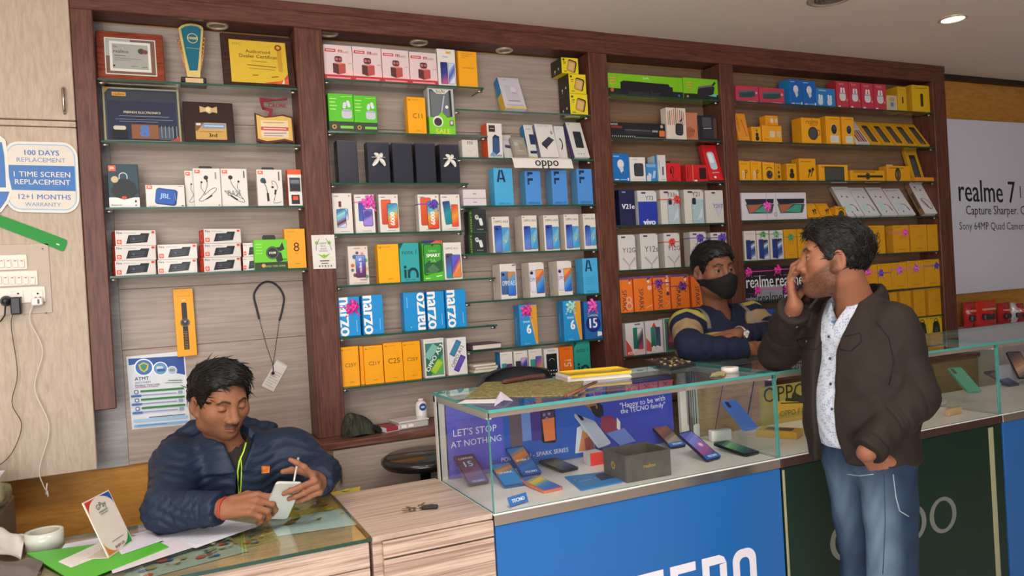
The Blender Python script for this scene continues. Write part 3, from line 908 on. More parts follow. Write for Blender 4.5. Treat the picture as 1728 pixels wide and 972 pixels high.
def a_m_red(b):
    f=b.F;f.r(0,0,1,0.16,'c8323a');f.line([(0.08,0.08),(0.9,0.08)],0.05,'e89aa0');f.p([(0,0.16),(0,0.3),(0.35,0.2),(1,0.34),(1,0.16)],'efc6c6')
    f.r(0.05,0.8,0.42,0.88,'c8323a');f.line([(0.09,0.84),(0.38,0.84)],0.03,'f0d8d4');f.t('m',0.58,0.83,0.14,'b02e3c',bold=0.02);f.t('usic',0.78,0.82,0.2,'a85a66')
    f.p([(0.3,0.22),(0.3,0.48),(0.5,0.46),(0.5,0.17)],'5a3234');f.p([(0.5,0.17),(0.5,0.46),(0.74,0.48),(0.74,0.22)],'b8504a');f.p([(0.3,0.48),(0.53,0.52),(0.74,0.48),(0.5,0.455)],'d88a70')
    f.rr(0.5,0.6,0.26,0.2,'4a3038',0.35);f.c(0.44,0.6,0.05,'c86a6a');f.c(0.56,0.6,0.05,'b85a62');f.line([(0.84,0.5),(0.96,0.5)],0.02,'c8848a')
    b.L.r(0,0,1,1,'d8a8a6')


def a_white_two_blue(b):
    f=b.F;f.rr(0.62,0.91,0.28,0.12,'e0a23a',0.2);f.t('vivo',0.42,0.8,0.3,'6a78a0');f.ph(0.35,0.36,0.4,1.15,['c05a8a','3a3f90','2b3070']);f.ph(0.76,0.36,0.36,1.1,['e8dcee','4b62b0','c7d2ec'],slant=1.6)
    b.L.r(0.05,0,1,1,'c8c2ba')


def a_y_plain_txt(b):
    f=b.F
    for k in range(3):f.line([(0.18,0.93-0.055*k),(0.8-0.2*k,0.93-0.055*k)],0.025,'b57c16')
    f.t('realme Buds Air',0.52,0.55,0.62,'8a6416')


def a_green_tws(b):
    f=b.F;f.r(0,0,1,0.28,'3b4236');f.c(0.2,0.14,0.09,'d2a640');f.c(0.2,0.14,0.05,'3b4236');f.r(0.44,0.1,0.96,0.17,'7ed048')
    f.rr(0.72,0.48,0.42,0.36,'c9c9d4',0.3);f.rr(0.72,0.56,0.42,0.05,'a9a9b8',0.3);f.rr(0.64,0.7,0.13,0.26,'dcdce6',0.45,-12);f.rr(0.8,0.74,0.13,0.28,'dcdce6',0.45,14)
    for k in range(4):f.line([(0.06,0.86-k*0.09),(0.34-0.05*(k%2),0.86-k*0.09)],0.035,'c2f08a')
    f.line([(0.5,0.93),(0.95,0.93)],0.02,'b8e87a')


def a_blister(b):
    f=b.F;f.r(0.06,0.36,0.86,0.97,'4b5054');f.r(0.1,0.4,0.8,0.93,'6c7276');f.p([(0.16,0.97),(0.34,0.88),(0.66,0.88),(0.84,0.97)],'ded9c8');f.t('boAt',0.5,0.935,0.34,'3a3c36');f.line([(0.86,0.96),(0.88,0.4)],0.06,'202224')
    f.p([(0,0),(1,0),(1,0.4),(0.7,0.38),(0.5,0.5),(0.3,0.38),(0,0.38)],'7fce2e');f.c(0.34,0.29,0.2,'dfe6da');f.c(0.34,0.28,0.15,'43363c');f.rr(0.86,0.26,0.16,0.2,'6b5a78',0.2);f.rr(0.86,0.27,0.1,0.12,'e0c9d8',0.2);f.t('SALE',0.52,0.08,0.56,'d6e04a',bold=0.03)
    f.line([(0.62,0.84),(0.5,0.5)],0.05,'b8bec2');f.c(0.7,0.6,0.06,'e8ecec')
    b.L.r(0,0,1,0.4,'6ab524')


def a_black(b):
    f=b.F;f.r(0.03,0.02,0.97,0.98,mat('2b2d3a',0.3,0,0.15,90));f.line([(0.5,0.34),(0.5,0.36)],0.3,'33353f');f.line([(0.04,0.985),(0.96,0.985)],0.012,'6a6a74')


def a_black_bow(b):
    a_black(b);white_x_bow(b,0.5,0.62,0.056)


def redmi(kind,bw=None):
    def art(b):
        f=b.F;f.t('redmi',0.2,0.93,0.24,'4a4648',bold=0.02);f.c(0.86,0.93,0.04,'e0744a')
        if kind==0:f.rr(0.38,0.73,0.14,0.3,'6e2e2a',0.2);f.ph(0.55,0.48,0.45,0.6,['bfd0e6','5a86c8','bcd4e6']);f.ph(0.42,0.38,0.48,0.95,['c9d2f0','5f3440','7ea0d8','8fd6c8','4a78b8'])
        if kind==1:f.ph(0.36,0.57,0.36,1.0,['5064c0','3c4aa0']);f.ph(0.64,0.4,0.5,0.86,['7f6ad0','b48ad8','4a4ea8','7a78d0']);f.c(0.62,0.5,0.17,'544a9a');f.p([(0.44,0.2),(0.85,0.2),(0.85,0.38),(0.6,0.3)],'9a86dc')
        if kind==2:f.ph(0.36,0.54,0.5,1.25,['c84a2c','e0603a'],frame='a83a24');f.ph(0.68,0.44,0.54,1.25,['e0462a','d8743a','e0a84a','6fb8c8','3f8fc0']);f.t('6000',0.66,0.36,0.34,'f4eee6',rot=90,bold=0.04,ky=1.0)
        if kind==3:f.ph(0.33,0.5,0.38,1.15,['1f7f8c','2a93a0','2a4a80'],frame='1c6470',rot=6);f.ph(0.7,0.42,0.36,1.1,['e0503a','e89a3a','d8503a'])
        f.line([(0.34,0.06),(0.8,0.06)],0.02,'8c8880');b.L.r(0,0,1,1,'cfc8be')
        if bw:bow(b,*bw)
    return art


def a_9i(b):
    f=b.F;f.line([(0.3,0.94),(0.62,0.94)],0.03,'a8604a');f.c(0.88,0.94,0.04,'d8843a')
    for u,v,r,c in((0.32,0.72,0.12,'3f6f8a'),(0.2,0.5,0.1,'c86a3a'),(0.85,0.62,0.11,'58a86a'),(0.9,0.4,0.09,'e0a080'),(0.3,0.25,0.1,'7a3f4a'),(0.45,0.82,0.08,'5a4a5a'),(0.88,0.2,0.1,'5f9a7a'),(0.7,0.8,0.08,'d88a8a'),(0.18,0.38,0.08,'46705a')):f.c(u,v,r,c,7)
    f.ph(0.6,0.47,0.5,1.12,['5a2a5c','6a3a78','5a6ac0','7a9ad8']);f.t('redmi 9i',0.58,0.5,0.36,'f0e8f0',rot=90,bold=0.03);f.t('POWER',0.72,0.12,0.34,'3a3a4a',bold=0.02);f.line([(0.2,0.05),(0.85,0.05)],0.02,'c8a08a')


def a_teal(b):
    f=b.F;f.p([(0,1),(0.22,1),(0,0.84)],'1d4c48');k='123c40'
    f.t('note 1',0.5,0.77,0.72,k,ky=1.1);f.t('micromax',0.5,0.06,0.5,'1d5a58')
    f.r(0.18,0.1,0.30,0.32,k);f.c(0.24,0.385,0.075,k);f.ring(0.64,0.2,0.22,0.12,k,0,180,ky=1.15);f.r(0.36,0.1,0.48,0.2,k);f.r(0.8,0.1,0.92,0.2,k);f.r(0.36,0.2,0.48,0.32,k)


def a_smart(b):
    f=b.F;f.r(0,0.93,1,1,'203a70');f.p([(0.4,0.93),(1,0.93),(1,1),(0.7,1)],'d85a4a');f.rr(0.5,0.53,0.9,1.45,'184c22',0.12);f.rr(0.5,0.53,0.82,1.37,'3f9c34',0.1);f.c(0.5,0.885,0.05,'184c22');f.p([(0.1,0.42),(0.3,0.5),(0.6,0.44),(0.9,0.52),(0.9,0.2),(0.1,0.2)],'2c5c3c');f.p([(0.2,0.3),(0.5,0.42),(0.8,0.26),(0.6,0.2),(0.3,0.22)],'4f7a52')
    f.t('Infinix',0.5,0.75,0.4,'a8dc8c');f.t('SMART',0.52,0.63,0.66,'ecf4e4',bold=0.04);f.t('5A',0.5,0.5,0.26,'9ad07c')
    f.p([(0,0),(1,0),(1,0.23),(0,0.12)],'55b834');f.line([(0.1,0.06),(0.32,0.065)],0.04,'c9f0b0');f.line([(0.62,0.1),(0.9,0.12)],0.05,'c9f0b0');b.L.r(0,0,1,1,'4aa23a')


def a_oppo15(b):
    f=b.F;f.t('OPPO A15',0.46,0.84,0.72,'55606e');f.ph(0.3,0.37,0.4,1.3,['2f8aa0','3f7fb8','4a5a96','4a4a6a']);f.c(0.22,0.63,0.05,'22242c');f.ph(0.67,0.36,0.52,1.2,['e0843a','e8a050','b05a86','5f4ab0','5a60c8'],slant=1.8);b.L.r(0,0,1,1,'cfc9c0')


def narzo(flip=False,bw=None):
    def art(b):
        f=b.F
        if flip:f.t('narzo',0.8,0.5,0.94,'f1f0ec',rot=90,bold=0.035,ky=1.05);f.line([(0.16,0.88),(0.16,0.6)],0.03,'8fc8ea');f.c(0.3,0.1,0.03,'9ed24a')
        else:f.t('narzo',0.25,0.5,0.96,'f1f0ec',rot=-90,bold=0.035,ky=1.1);f.line([(0.82,0.1),(0.82,0.4)],0.03,'8fc8ea')
        b.L.line([(0.5,0.1),(0.5,0.5)],0.1,'5ab0e0')
        if bw:bow(b,*bw)
    return art


def a_a53(b):
    f=b.F;f.r(0.06,0.05,0.94,0.88,'2f6e58');f.p([(0.3,0.05),(0.94,0.05),(0.94,0.6)],'58a860');f.p([(0.06,0.5),(0.06,0.88),(0.5,0.88)],'3c7c76')
    f.rr(0.36,0.66,0.36,0.75,'7fb4a4',0.15,-38);f.rr(0.6,0.27,0.34,0.7,'8ab83c',0.15,-38);f.rr(0.6,0.27,0.26,0.6,'a8c83c',0.15,-38);f.t('OPPO A53',0.5,0.5,0.78,'f0f0ea',rot=57,bold=0.02,ky=0.9);f.line([(0.1,0.94),(0.6,0.94)],0.02,'b8b4ae');f.p([(0.72,1),(1,1),(1,0.9)],'c8d8d0')


def a_a12(b):
    f=b.F;f.rr(0.42,0.72,0.3,0.82,'35719c',0.12,-30);f.rr(0.6,0.3,0.3,0.84,'4c3c94',0.12,-30);f.rr(0.6,0.3,0.22,0.7,'6a50b0',0.12,-30);f.rr(0.42,0.72,0.22,0.7,'3f86aa',0.12,-30);f.t('OPPO A12',0.5,0.5,0.64,'3c3c48',rot=60,bold=0.0);f.line([(0.08,0.1),(0.08,0.9),(0.3,0.93),(0.9,0.93)],0.008,'a8a8a4')


# right half of the middle bay
def a_adapter(b):
    f=b.F;f.t('boAt',0.3,0.93,0.2,'6a6a72');f.rr(0.5,0.5,0.62,0.8,'c4bfcc',0.12);f.line([(0.22,0.24),(0.8,0.24)],0.03,'3f3f44');f.rr(0.6,0.62,0.24,0.26,'d8d4dc',0.15);f.line([(0.5,0.5),(0.72,0.48)],0.02,'77777c');f.line([(0.1,0.1),(0.9,0.1)],0.06,'b8a8b8');f.r(0,0,1,0.05,'e0c84a')
    b.L.r(0,0.5,1,1,'2b84b8');b.L.r(0,0,1,0.5,'d6b43a')


def a_yspk(b):
    f=b.F;f.rr(0.6,0.48,0.52,0.62,'24211e',0.2,-14);f.rr(0.57,0.46,0.44,0.54,'c29a5c',0.2,-14);f.rr(0.57,0.46,0.3,0.38,'d6ae70',0.2,-14);f.c(0.13,0.86,0.06,'3c3a20');f.line([(0.1,0.7),(0.28,0.7)],0.04,'6a6420');f.line([(0.1,0.6),(0.24,0.6)],0.03,'6a6420');f.line([(0.12,0.12),(0.3,0.12)],0.05,'8a8420')
    b.L.r(0,0,1,1,mat('2a2822',0.35));b.L.c(0.36,0.3,0.06,'d8c88a');b.L.c(0.7,0.36,0.06,'d8c88a');b.L.line([(0.36,0.2),(0.36,0.12)],0.03,'e8e0c0');b.T.r(0,0,1,1,'3a3722')


def a_small_white(b):
    f=b.F;f.t('mi',0.5,0.87,0.34,'8a8480',bold=0.02);f.line([(0.22,0.5),(0.5,0.36),(0.8,0.52)],0.02,'b0aaa4');f.line([(0.7,0.1),(0.9,0.1)],0.03,'d8a08a')


def a_red_spk(b):
    f=b.F;f.r(0.12,0.75,0.54,0.94,'2b2a2c');f.line([(0.2,0.85),(0.46,0.85)],0.05,'c8a87a');f.p([(0.3,0.2),(0.34,0.6),(0.5,0.68),(0.8,0.62),(0.78,0.18),(0.55,0.1)],'35507a');f.p([(0.34,0.6),(0.5,0.68),(0.8,0.62),(0.6,0.56)],'23364e');f.t('neptune',0.52,0.07,0.76,'2f4f86',bold=0.02);f.p([(0.14,0.1),(0.3,0.2),(0.5,0.12),(0.3,0.05)],'6a9ac4')
    b.L.r(0,0,1,1,'e2562c')


def a_pill(b):
    f=b.F;f.rr(0.55,0.5,0.6,0.3,'55466a',0.4,-10);f.line([(0.2,0.8),(0.7,0.78)],0.05,'a8a4a8');f.line([(0.2,0.88),(0.6,0.86)],0.04,'b8b4b8')


def a_clear(b):
    f=b.F;f.r(0.06,0.06,0.94,0.94,'8e8478');f.r(0.12,0.12,0.88,0.88,'a39a8c');f.rr(0.3,0.66,0.28,0.3,'bdb5a8',0.3);f.rr(0.66,0.5,0.3,0.5,'95897c',0.2);f.line([(0.3,0.3),(0.7,0.34)],0.03,'d0c9bc')


def a_pb_blue(b):
    f=b.F;f.r(0.0,0.0,1,0.03,'d8c05a');f.rr(0.6,0.55,0.5,0.9,'2a3a5c',0.12);f.t('pump',0.4,0.86,0.4,'55555c');f.rr(0.5,0.16,0.6,0.24,'27324c',0.2);b.L.r(0,0.3,1,1,'2b7fb0');b.L.r(0,0,1,0.3,'d6b43a')


def a_pb_white(b):
    f=b.F;f.p([(0.2,0.42),(0.66,0.62),(0.92,0.52),(0.44,0.28)],'3c3c44');f.p([(0.2,0.42),(0.44,0.28),(0.44,0.22),(0.2,0.36)],'23232a');f.ring(0.85,0.74,0.06,0.02,'6a6a70');f.t('1',0.85,0.74,0.03,'6a6a70');f.t('power bank',0.45,0.94,0.6,'9a9690');b.L.r(0,0,1,1,'6d6a86');b.L.r(0.3,0.3,0.7,0.8,'42404e')


def a_band(b):
    f=b.F;f.ring(0.3,0.45,0.34,0.1,'34343a',-60,75,ky=1.6);f.line([(0.15,0.92),(0.6,0.92)],0.03,'b0aca8')


def a_pb_black(b):
    f=b.F;f.rr(0.55,0.5,0.52,1.1,'2f3238',0.12,-2);f.line([(0.3,0.52),(0.78,0.5)],0.02,'4a4e56');f.t('mi',0.14,0.93,0.12,'8a8480');f.rr(0.3,0.1,0.08,0.08,'9a9aa0');f.rr(0.48,0.1,0.08,0.08,'9a9aa0');f.rr(0.66,0.1,0.08,0.08,'9a9aa0');b.L.r(0,0,1,1,'514a78')


def a_stackw(b):
    f=b.F;f.line([(0.42,0.5),(0.58,0.5)],0.04,'9a9296');f.line([(0.02,0.04),(0.98,0.04)],0.02,'b8a8ac');b.L.r(0,0,1,1,'c9bac6')


def oA(txt_small,col2=None):
    def art(b):
        f=b.F;k='14304a'
        f.line([(0.2,0.63),(0.33,0.95)],0.1,k);f.line([(0.42,0.95),(0.56,0.63)],0.1,k);f.line([(0.3,0.72),(0.5,0.72)],0.08,k);f.t('OPPO A'+txt_small,0.5,0.06,0.62,'1e5a80')
        if col2:
            for i in range(4):f.line([(0.16,0.46-i*0.06),(0.8-0.1*(i%2),0.47-i*0.06)],0.02,'3c86ae')
    return art


def a_F(b):
    f=b.F;k='152c50'
    f.r(0.16,0.60,0.26,0.78,k);f.r(0.16,0.71,0.5,0.78,k);f.r(0.16,0.84,0.26,0.95,k);f.r(0.16,0.89,0.5,0.96,k);f.t('OPPO F19',0.5,0.07,0.74,'1f4f88',bold=0.01);b.L.r(0,0,1,1,'5a94bc')


def a_boat(b):
    f=b.F;f.rr(0.3,0.68,0.26,0.34,'cfd4d0',0.45,20);f.rr(0.58,0.48,0.24,0.52,'d9ded9',0.4,12);f.c(0.3,0.7,0.08,'8a908c');f.t('airdopes',0.5,0.16,0.48,'9ab08c');f.r(0,0.0,1,0.05,'2e5a3a')
    b.L.r(0,0,0.5,1,'22262a');b.L.r(0.5,0,1,1,'3c6a34');b.L.t('smart',0.78,0.5,0.9,'b6e07a',rot=90,bold=0.02)


def a_a54(b):
    f=b.F;f.t('OPPO A54',0.52,0.86,0.8,'565048',bold=0.01);f.ph(0.32,0.38,0.44,1.42,['6a78c8','5a8ad0','3c66c0','2a489c'],frame='24408a');f.c(0.26,0.66,0.075,'1c2c64');f.ph(0.74,0.36,0.46,1.28,['3f9ad0','58a8dc','74b8d8','4c98d0'],slant=1.5);f.ring(0.72,0.4,0.1,0.05,'c8b05a',200,420,ky=1.6);f.line([(0.7,0.25),(0.82,0.35)],0.03,'d8d8c0')
    b.L.r(0,0,1,1,'cbbfb0');f.rr(0.12,0.95,0.1,0.06,'8a8478')


def a_a15(v=0):
    def art(b):
        f=b.F
        if v==0:f.rr(0.84,0.95,0.2,0.06,'5a66a0',0.2);f.ph(0.28,0.46,0.5,1.3,['3c5a94','4a66a0','5a80b8'],frame='2a3a64');f.c(0.18,0.7,0.09,'22304e');f.ph(0.68,0.43,0.5,1.36,['2e6cc0','3a7ccc','5a96d0','c98a4a'],slant=0.9);f.t('OPPO A15',0.5,0.45,0.8,'e4ecf4',ky=2.2,bold=0.01)
        else:f.ph(0.28,0.46,0.5,1.3,['d8d4e4','e6e0e6','d0c6dc'],frame='7a709a');f.c(0.16,0.7,0.1,'26283a');f.ph(0.7,0.45,0.54,1.44,['2a62b8','3c84d0','5aa0d8','d8623a','e89a4a'],slant=1.2);f.t('OPPO A15',0.42,0.5,0.84,'6a7088',ky=2.0,bold=0.0)
        f.p([(0.8,1),(1,1),(1,0.94)],'b09a94');b.L.r(0,0,1,1,'d0c5b8');b.L.line([(0.3,0.2),(0.3,0.6)],0.06,'b0a698')
    return art


def a_spark6(bcol):
    def art(b):
        f=b.F;f.p([(0.5,0.93),(1,0.93),(1,0.02),(0.88,0.02)],'e6a43c');f.p([(0.62,0.98),(1,0.98),(1,0.05),(0.93,0.05)],'dc9c34');f.t('SPARK',0.4,0.58,0.4,'cfe4f4',bold=0.01);f.t('6',0.5,0.4,0.22,'eef3f7',bold=0.05,ky=1.3);f.t('TECNO',0.36,0.04,0.3,'b8d8f0');b.L.r(0,0,1,1,'2580bc');b.L.line([(0.35,0.1),(0.35,0.7)],0.12,'6ab4de')
        bow(b,0.42,0.86,0.062,bcol,band=False)
    return art


def a_camon(b):
    f=b.F;f.c(0.5,0.4,0.42,'1c2a72');f.c(0.52,0.4,0.34,'2a2f80');f.c(0.5,0.4,0.25,'284c96');f.t('CAMON',0.5,0.62,0.54,'e6e8f0',bold=0.0);f.t('15',0.5,0.42,0.42,'f0f2f6',bold=0.03,ky=1.2);f.p([(0.7,0.06),(0.96,0.08),(0.96,0.17),(0.72,0.19)],'e4e6ea');b.L.r(0,0,1,1,'1f5a9c')
    bow(b,0.5,0.88,0.066,PINK,band=False)


def phw(c1,c2,txt=None,side='cfc6bc'):
    def art(b):
        f=b.F;f.line([(0.14,0.93),(0.6,0.93)],0.03,'b89088');f.ph(0.3,0.42,0.38,1.35,c1);f.ph(0.72,0.4 if not txt else 0.5,0.46,1.35,c2,slant=1.0)
        if txt:f.t(txt,0.5,0.13,0.84,'f3efe9',bold=0.05,ky=1.1)
        b.L.r(0,0,1,1,side)
    return art


def a_keypad(b):
    f=b.F;f.rr(0.5,0.46,0.72,1.55,'1c1d20',0.04);f.ring(0.5,0.6,0.2,0.03,'b8b8bc',20,160)
    for i in range(2):
        for k in range(4):f.c(0.25+k*0.17,0.34-i*0.1,0.04,'d8d8da')
    f.line([(0.2,0.13),(0.8,0.14)],0.07,'9a9a9e');f.t('NOKIA',0.5,0.94,0.5,'8a8a92');b.L.r(0,0,1,1,'d6d0c8')


def a_orange_plain(b):
    f=b.F;f.t('5i',0.58,0.5,0.22,'f4c9a0',rot=90);f.t('redmi',0.5,0.93,0.5,'c8501c');f.line([(0.75,0.4),(0.75,0.62)],0.03,'f4c9a0')


# narrow bay
def a_aavante(b):
    f=b.F;f.r(0,0,1,0.3,'1e2a22');f.p([(0.16,0.08),(0.16,0.6),(0.2,0.68),(0.8,0.64),(0.82,0.52),(0.86,0.5),(0.86,0.06)],'1f1f2a');f.t('aavante bar',0.47,0.14,0.42,'4a4a46',bold=0.0);f.c(0.05,0.22,0.022,'c8504a');f.t('boAt',0.5,0.86,0.08,'d8f0b0',bold=0.02);f.c(0.94,0.12,0.014,'4a6ac0')
    for k in range(3):f.line([(0.02,0.78-k*0.13),(0.10,0.78-k*0.13)],0.012,'d8a050')


def a_stone(b):
    f=b.F;f.r(0,0,1,0.26,'1e2a22');f.p([(0.36,0.1),(0.42,0.55),(0.8,0.72),(0.9,0.62),(0.86,0.3),(0.5,0.06)],'2a2632');f.line([(0.42,0.56),(0.86,0.7)],0.04,'6a6070');f.line([(0.84,0.7),(0.92,0.86)],0.05,'2a2632');f.p([(0.7,0.2),(0.94,0.3),(0.94,0.16)],'6ab8d0')
    for k in range(3):f.line([(0.08,0.78-k*0.13),(0.24,0.78-k*0.13)],0.02,'d8a050')
    f.c(0.1,0.12,0.03,'b8a040')


def a_blackbar(b):
    f=b.F;f.t('INTEX',0.07,0.88,0.12,'c8c8c8',bold=0.02);f.line([(0.02,0.7),(0.2,0.7)],0.03,'8a2a30');f.p([(0.22,0.3),(0.24,0.6),(0.5,0.66),(0.72,0.58),(0.74,0.3)],'2e2e36');f.line([(0.25,0.55),(0.7,0.52)],0.01,'6a6a72');f.rr(0.9,0.38,0.1,0.09,'d8703a',0.2);f.c(0.9,0.82,0.025,'b8a89a')
    for k in range(12):f.line([(0.02+k*0.034,0.1),(0.035+k*0.034,0.18)],0.012,'b8b8b4')
    f.line([(0.72,0.5),(0.82,0.5)],0.03,'9a9aa0');f.line([(0.4,0.08),(0.95,0.06)],0.014,'7a7a80')


def a_stripepk(b):
    f=b.F
    for k in range(9):f.r(0.06+k*0.1,0.45,0.095+k*0.1,1.0-0.03*abs(k-4),('b0583a','3a2a2a','c87a50')[k%3])
    f.rr(0.62,0.32,0.4,0.5,'24242a',0.3,-4);f.rr(0.64,0.32,0.3,0.4,'3a3a44',0.3,-4);f.line([(0.66,0.55),(0.8,0.68)],0.05,'24242a')


def a_brownpk(b):
    f=b.F;f.p([(0,0.1),(0.6,0.15),(0.7,0.4),(0.3,0.5),(0,0.45)],'a85e44')
    for k in range(3):f.c(0.3+k*0.18,0.34,0.05,'4a2a24')
    for k in range(5):f.line([(0.05,0.95-k*0.08),(0.7-k*0.04,0.92-k*0.08)],0.03,'c88a6a')


def a_darkpk(b):
    f=b.F;f.r(0.2,0.55,0.7,0.92,'4a4a52');f.p([(0.25,0.1),(0.2,0.42),(0.8,0.45),(0.8,0.1)],'34343c');f.line([(0.25,0.48),(0.7,0.5)],0.05,'9a9aa0');f.r(0.8,0.1,0.97,0.9,'5a3c34')


def a_bulb(b):
    f=b.F;f.c(0.48,0.62,0.2,'d9dce4',ky=1.2);f.p([(0.34,0.55),(0.62,0.55),(0.64,0.4),(0.56,0.28),(0.46,0.34)],'c9ccd8');f.c(0.5,0.6,0.1,'e8d8d0');f.c(0.58,0.32,0.05,'3c4a5a');f.line([(0.05,0.9),(0.4,0.9)],0.05,'9ac8ec');f.line([(0.08,0.07),(0.34,0.07)],0.06,'e8c8d8');f.line([(0.42,0.07),(0.8,0.07)],0.05,'8ac0e8');f.r(0.84,0.03,0.93,0.13,'e6e6ea')
    b.L.r(0,0,1,1,'2380c0')


def a_charger(b):
    f=b.F;f.rr(0.55,0.48,0.62,0.72,'2c2d33',0.2);f.rr(0.55,0.48,0.54,0.62,'3a3c44',0.2);f.line([(0.45,0.68),(0.65,0.68)],0.03,'5c5e66');f.line([(0.1,0.1),(0.9,0.1)],0.03,'c0bab2');f.line([(0.2,0.9),(0.5,0.9)],0.03,'b8a89a');hang_tab(b,0.5,0.4,0.008,'3a3a40')


def a_bluepk(b):
    f=b.F;f.r(0.0,0.8,1,0.97,'78aedc');f.p([(0.1,0.1),(0.2,0.5),(0.5,0.4),(0.4,0.05)],'c9dcec');f.p([(0.55,0.2),(0.7,0.6),(0.95,0.6),(0.8,0.2)],'a8c8e4');f.r(0,0,0.35,0.35,'d9d6dc')


def a_slimwhite(b):
    f=b.F;f.rr(0.62,0.4,0.16,0.85,'3c3438',0.4,-3);f.line([(0.05,0.02),(0.05,0.98)],0.04,'5a86b8');f.line([(0.4,0.08),(0.9,0.08)],0.05,'9a969a');f.line([(0.2,0.5),(0.2,0.8)],0.06,'7aa0c8');b.L.r(0,0,1,1,'b9cbd8');b.L.r(0.75,0,1,1,'4f8cc4')


def a_redpk(v):
    def art(b):
        f=b.F
        if v==0:f.line(spl2([(0.35,0.5),(0.28,0.7),(0.42,0.82),(0.5,0.6),(0.4,0.3),(0.5,0.2)]),0.05,'4a1420');f.rr(0.3,0.55,0.12,0.3,'3a1420',0.4);f.ring(0.5,0.2,0.18,0.05,'8a2030',180,360);hang_tab(b,0.3,0.34,0.014,'2a1a1c')
        elif v==1:f.r(0.28,0.0,0.32,1,'e86a5a');f.rr(0.75,0.5,0.32,0.42,'34191c',0.12);f.rr(0.42,0.08,0.14,0.06,'efe0d8',0.3);f.line([(0.06,0.2),(0.06,0.8)],0.05,'9a2020')
        else:f.rr(0.5,0.55,0.5,1.1,'bcd4dc',0.35,4);f.rr(0.46,0.62,0.3,0.6,'e9f4f6',0.4,4);f.line([(0.3,0.2),(0.8,0.22)],0.05,'f0a898');f.r(0.35,0.05,0.5,0.11,'f0dcd6');f.t('portronics',0.5,0.92,0.6,'a8202c');b.L.r(0,0,1,1,'b8262c')
    return art


def vivo(txt,top=True,v=0.55,w=0.7,col='3f4348',phone=None,chev=False,bw=None,base=None,left='b9b3aa',bold=0.0):
    def art(b):
        f=b.F
        if base:f.r(0,0,1,0.68,base);f.t('vivo',0.55,0.08,0.62,'e6e8f4',bold=0.05)
        if phone:f.rr(0.66 if txt!='Y21' else 0.68,0.36,0.62,1.3,'6d7884',0.1);f.rr(0.66 if txt!='Y21' else 0.68,0.36,0.58,1.26,phone,0.1);f.rr(0.5,0.66,0.2,0.28,'3c4048',0.3);f.c(0.5,0.7,0.05,'1c1e24');f.c(0.5,0.62,0.05,'1c1e24');f.p([(0.62,0.1),(0.9,0.5),(0.9,0.2)],'c9d4dc')
        if chev:f.line([(0.22,0.34),(0.58,0.12),(0.94,0.34)],0.1,'aaa8ac');f.line([(0.58,0.12),(0.58,0.0)],0.1,'b4b2b6')
        f.t(txt,0.6 if txt!='V21e' else 0.55,v,w,col,bold=bold)
        f.rr(0.3,0.93,0.24,0.08,'4a4668' if col!='e8e8ee' else '8a90b0',0.2)
        if txt not in('V21e',):f.p([(0.86,1),(1,1),(1,0.92)],'8a9a86')
        b.L.r(0,0,1,1,left)
        if bw:bow(b,*bw)
    return art


def a_y20t(b):
    f=b.F;f.p([(0.42,0.62),(0.98,0.62),(0.7,0.16)],'c9c6d8');f.line([(0.42,0.62),(0.7,0.16),(0.98,0.62)],0.04,'b4b0c8');f.t('Y20T',0.68,0.52,0.56,'5c5c70');f.rr(0.45,0.92,0.2,0.08,'4a4a52',0.2);b.L.r(0,0,1,1,'b9b5ae')


def spark(txt='SPARK',extra=0,bw=None):
    def art(b):
        f=b.F;f.t(txt,0.38,0.34,0.62,'2e3440',rot=-90,bold=0.0,ky=1.05);f.r(0,0.94,1,1,'6a4a78');f.c(0.8,0.84,0.08,'d4c8c4',6);f.line([(0.72,0.9),(0.9,0.94)],0.05,'3c3440')
        if extra==1:f.ring(0.7,0.36,0.16,0.09,'e8a888');f.ring(0.7,0.18,0.2,0.1,'e8a888')
        if extra==2:f.line([(0.62,0.1),(0.95,0.16)],0.03,'f4c094');f.rr(0.85,0.66,0.24,0.2,'e8b8a8',0.4)
        if extra==3:f.t('SPARK GO',0.84,0.74,0.5,'f4d8c0',rot=-90,bold=0.02);f.c(0.85,0.46,0.1,'54345c');f.line([(0.7,0.1),(0.92,0.2),(0.7,0.26)],0.03,'f0b080')
        b.L.r(0,0,1,1,'d8602a')
        if bw:bow(b,*bw)
    return art


def a_sam(v):
    def art(b):
        f=b.F
        if v==0:f.line([(0.5,0.94),(0.8,0.95)],0.06,'6a6a72');f.p([(0,0),(0,0.5),(0.22,0.3),(0.4,0)],'c84a3a');f.p([(0.4,0.04),(0.7,0.32),(0.95,0.08)],'e6b8b4');f.ph(0.52,0.52,0.26,0.95,['1f6a5a','2a7c68']);f.ph(0.76,0.5,0.32,0.95,['a04a6a','3a3a44','d8d8d8'],slant=1.4);f.t('A22',0.2,0.08,0.3,'f0e4dc',bold=0.03)
        if v==1:f.p([(0.5,0.95),(0.36,0.8),(0.5,0.7),(0.64,0.8)],'c84a3a');f.p([(0,0.1),(0,0.5),(0.3,0.3),(0.3,0.05)],'c85a54');f.ph(0.42,0.5,0.26,0.95,['1f6a5a','3c8a78']);f.ph(0.7,0.5,0.28,0.95,['4a5a78','3a4a68']);f.t('A26',0.62,0.14,0.66,'e9e4e0',bold=0.05)
        if v==2:f.rr(0.42,0.5,0.76,1.6,'2f7f70',0.06);f.rr(0.46,0.48,0.62,1.36,'5a3a40',0.06);f.p([(0.2,0.3),(0.5,0.6),(0.75,0.4),(0.7,0.2)],'8a4a4a');f.line([(0.7,0.94),(0.95,0.95)],0.05,'5a5a62')
        b.L.r(0,0,1,1,'c8c0c0')
    return art


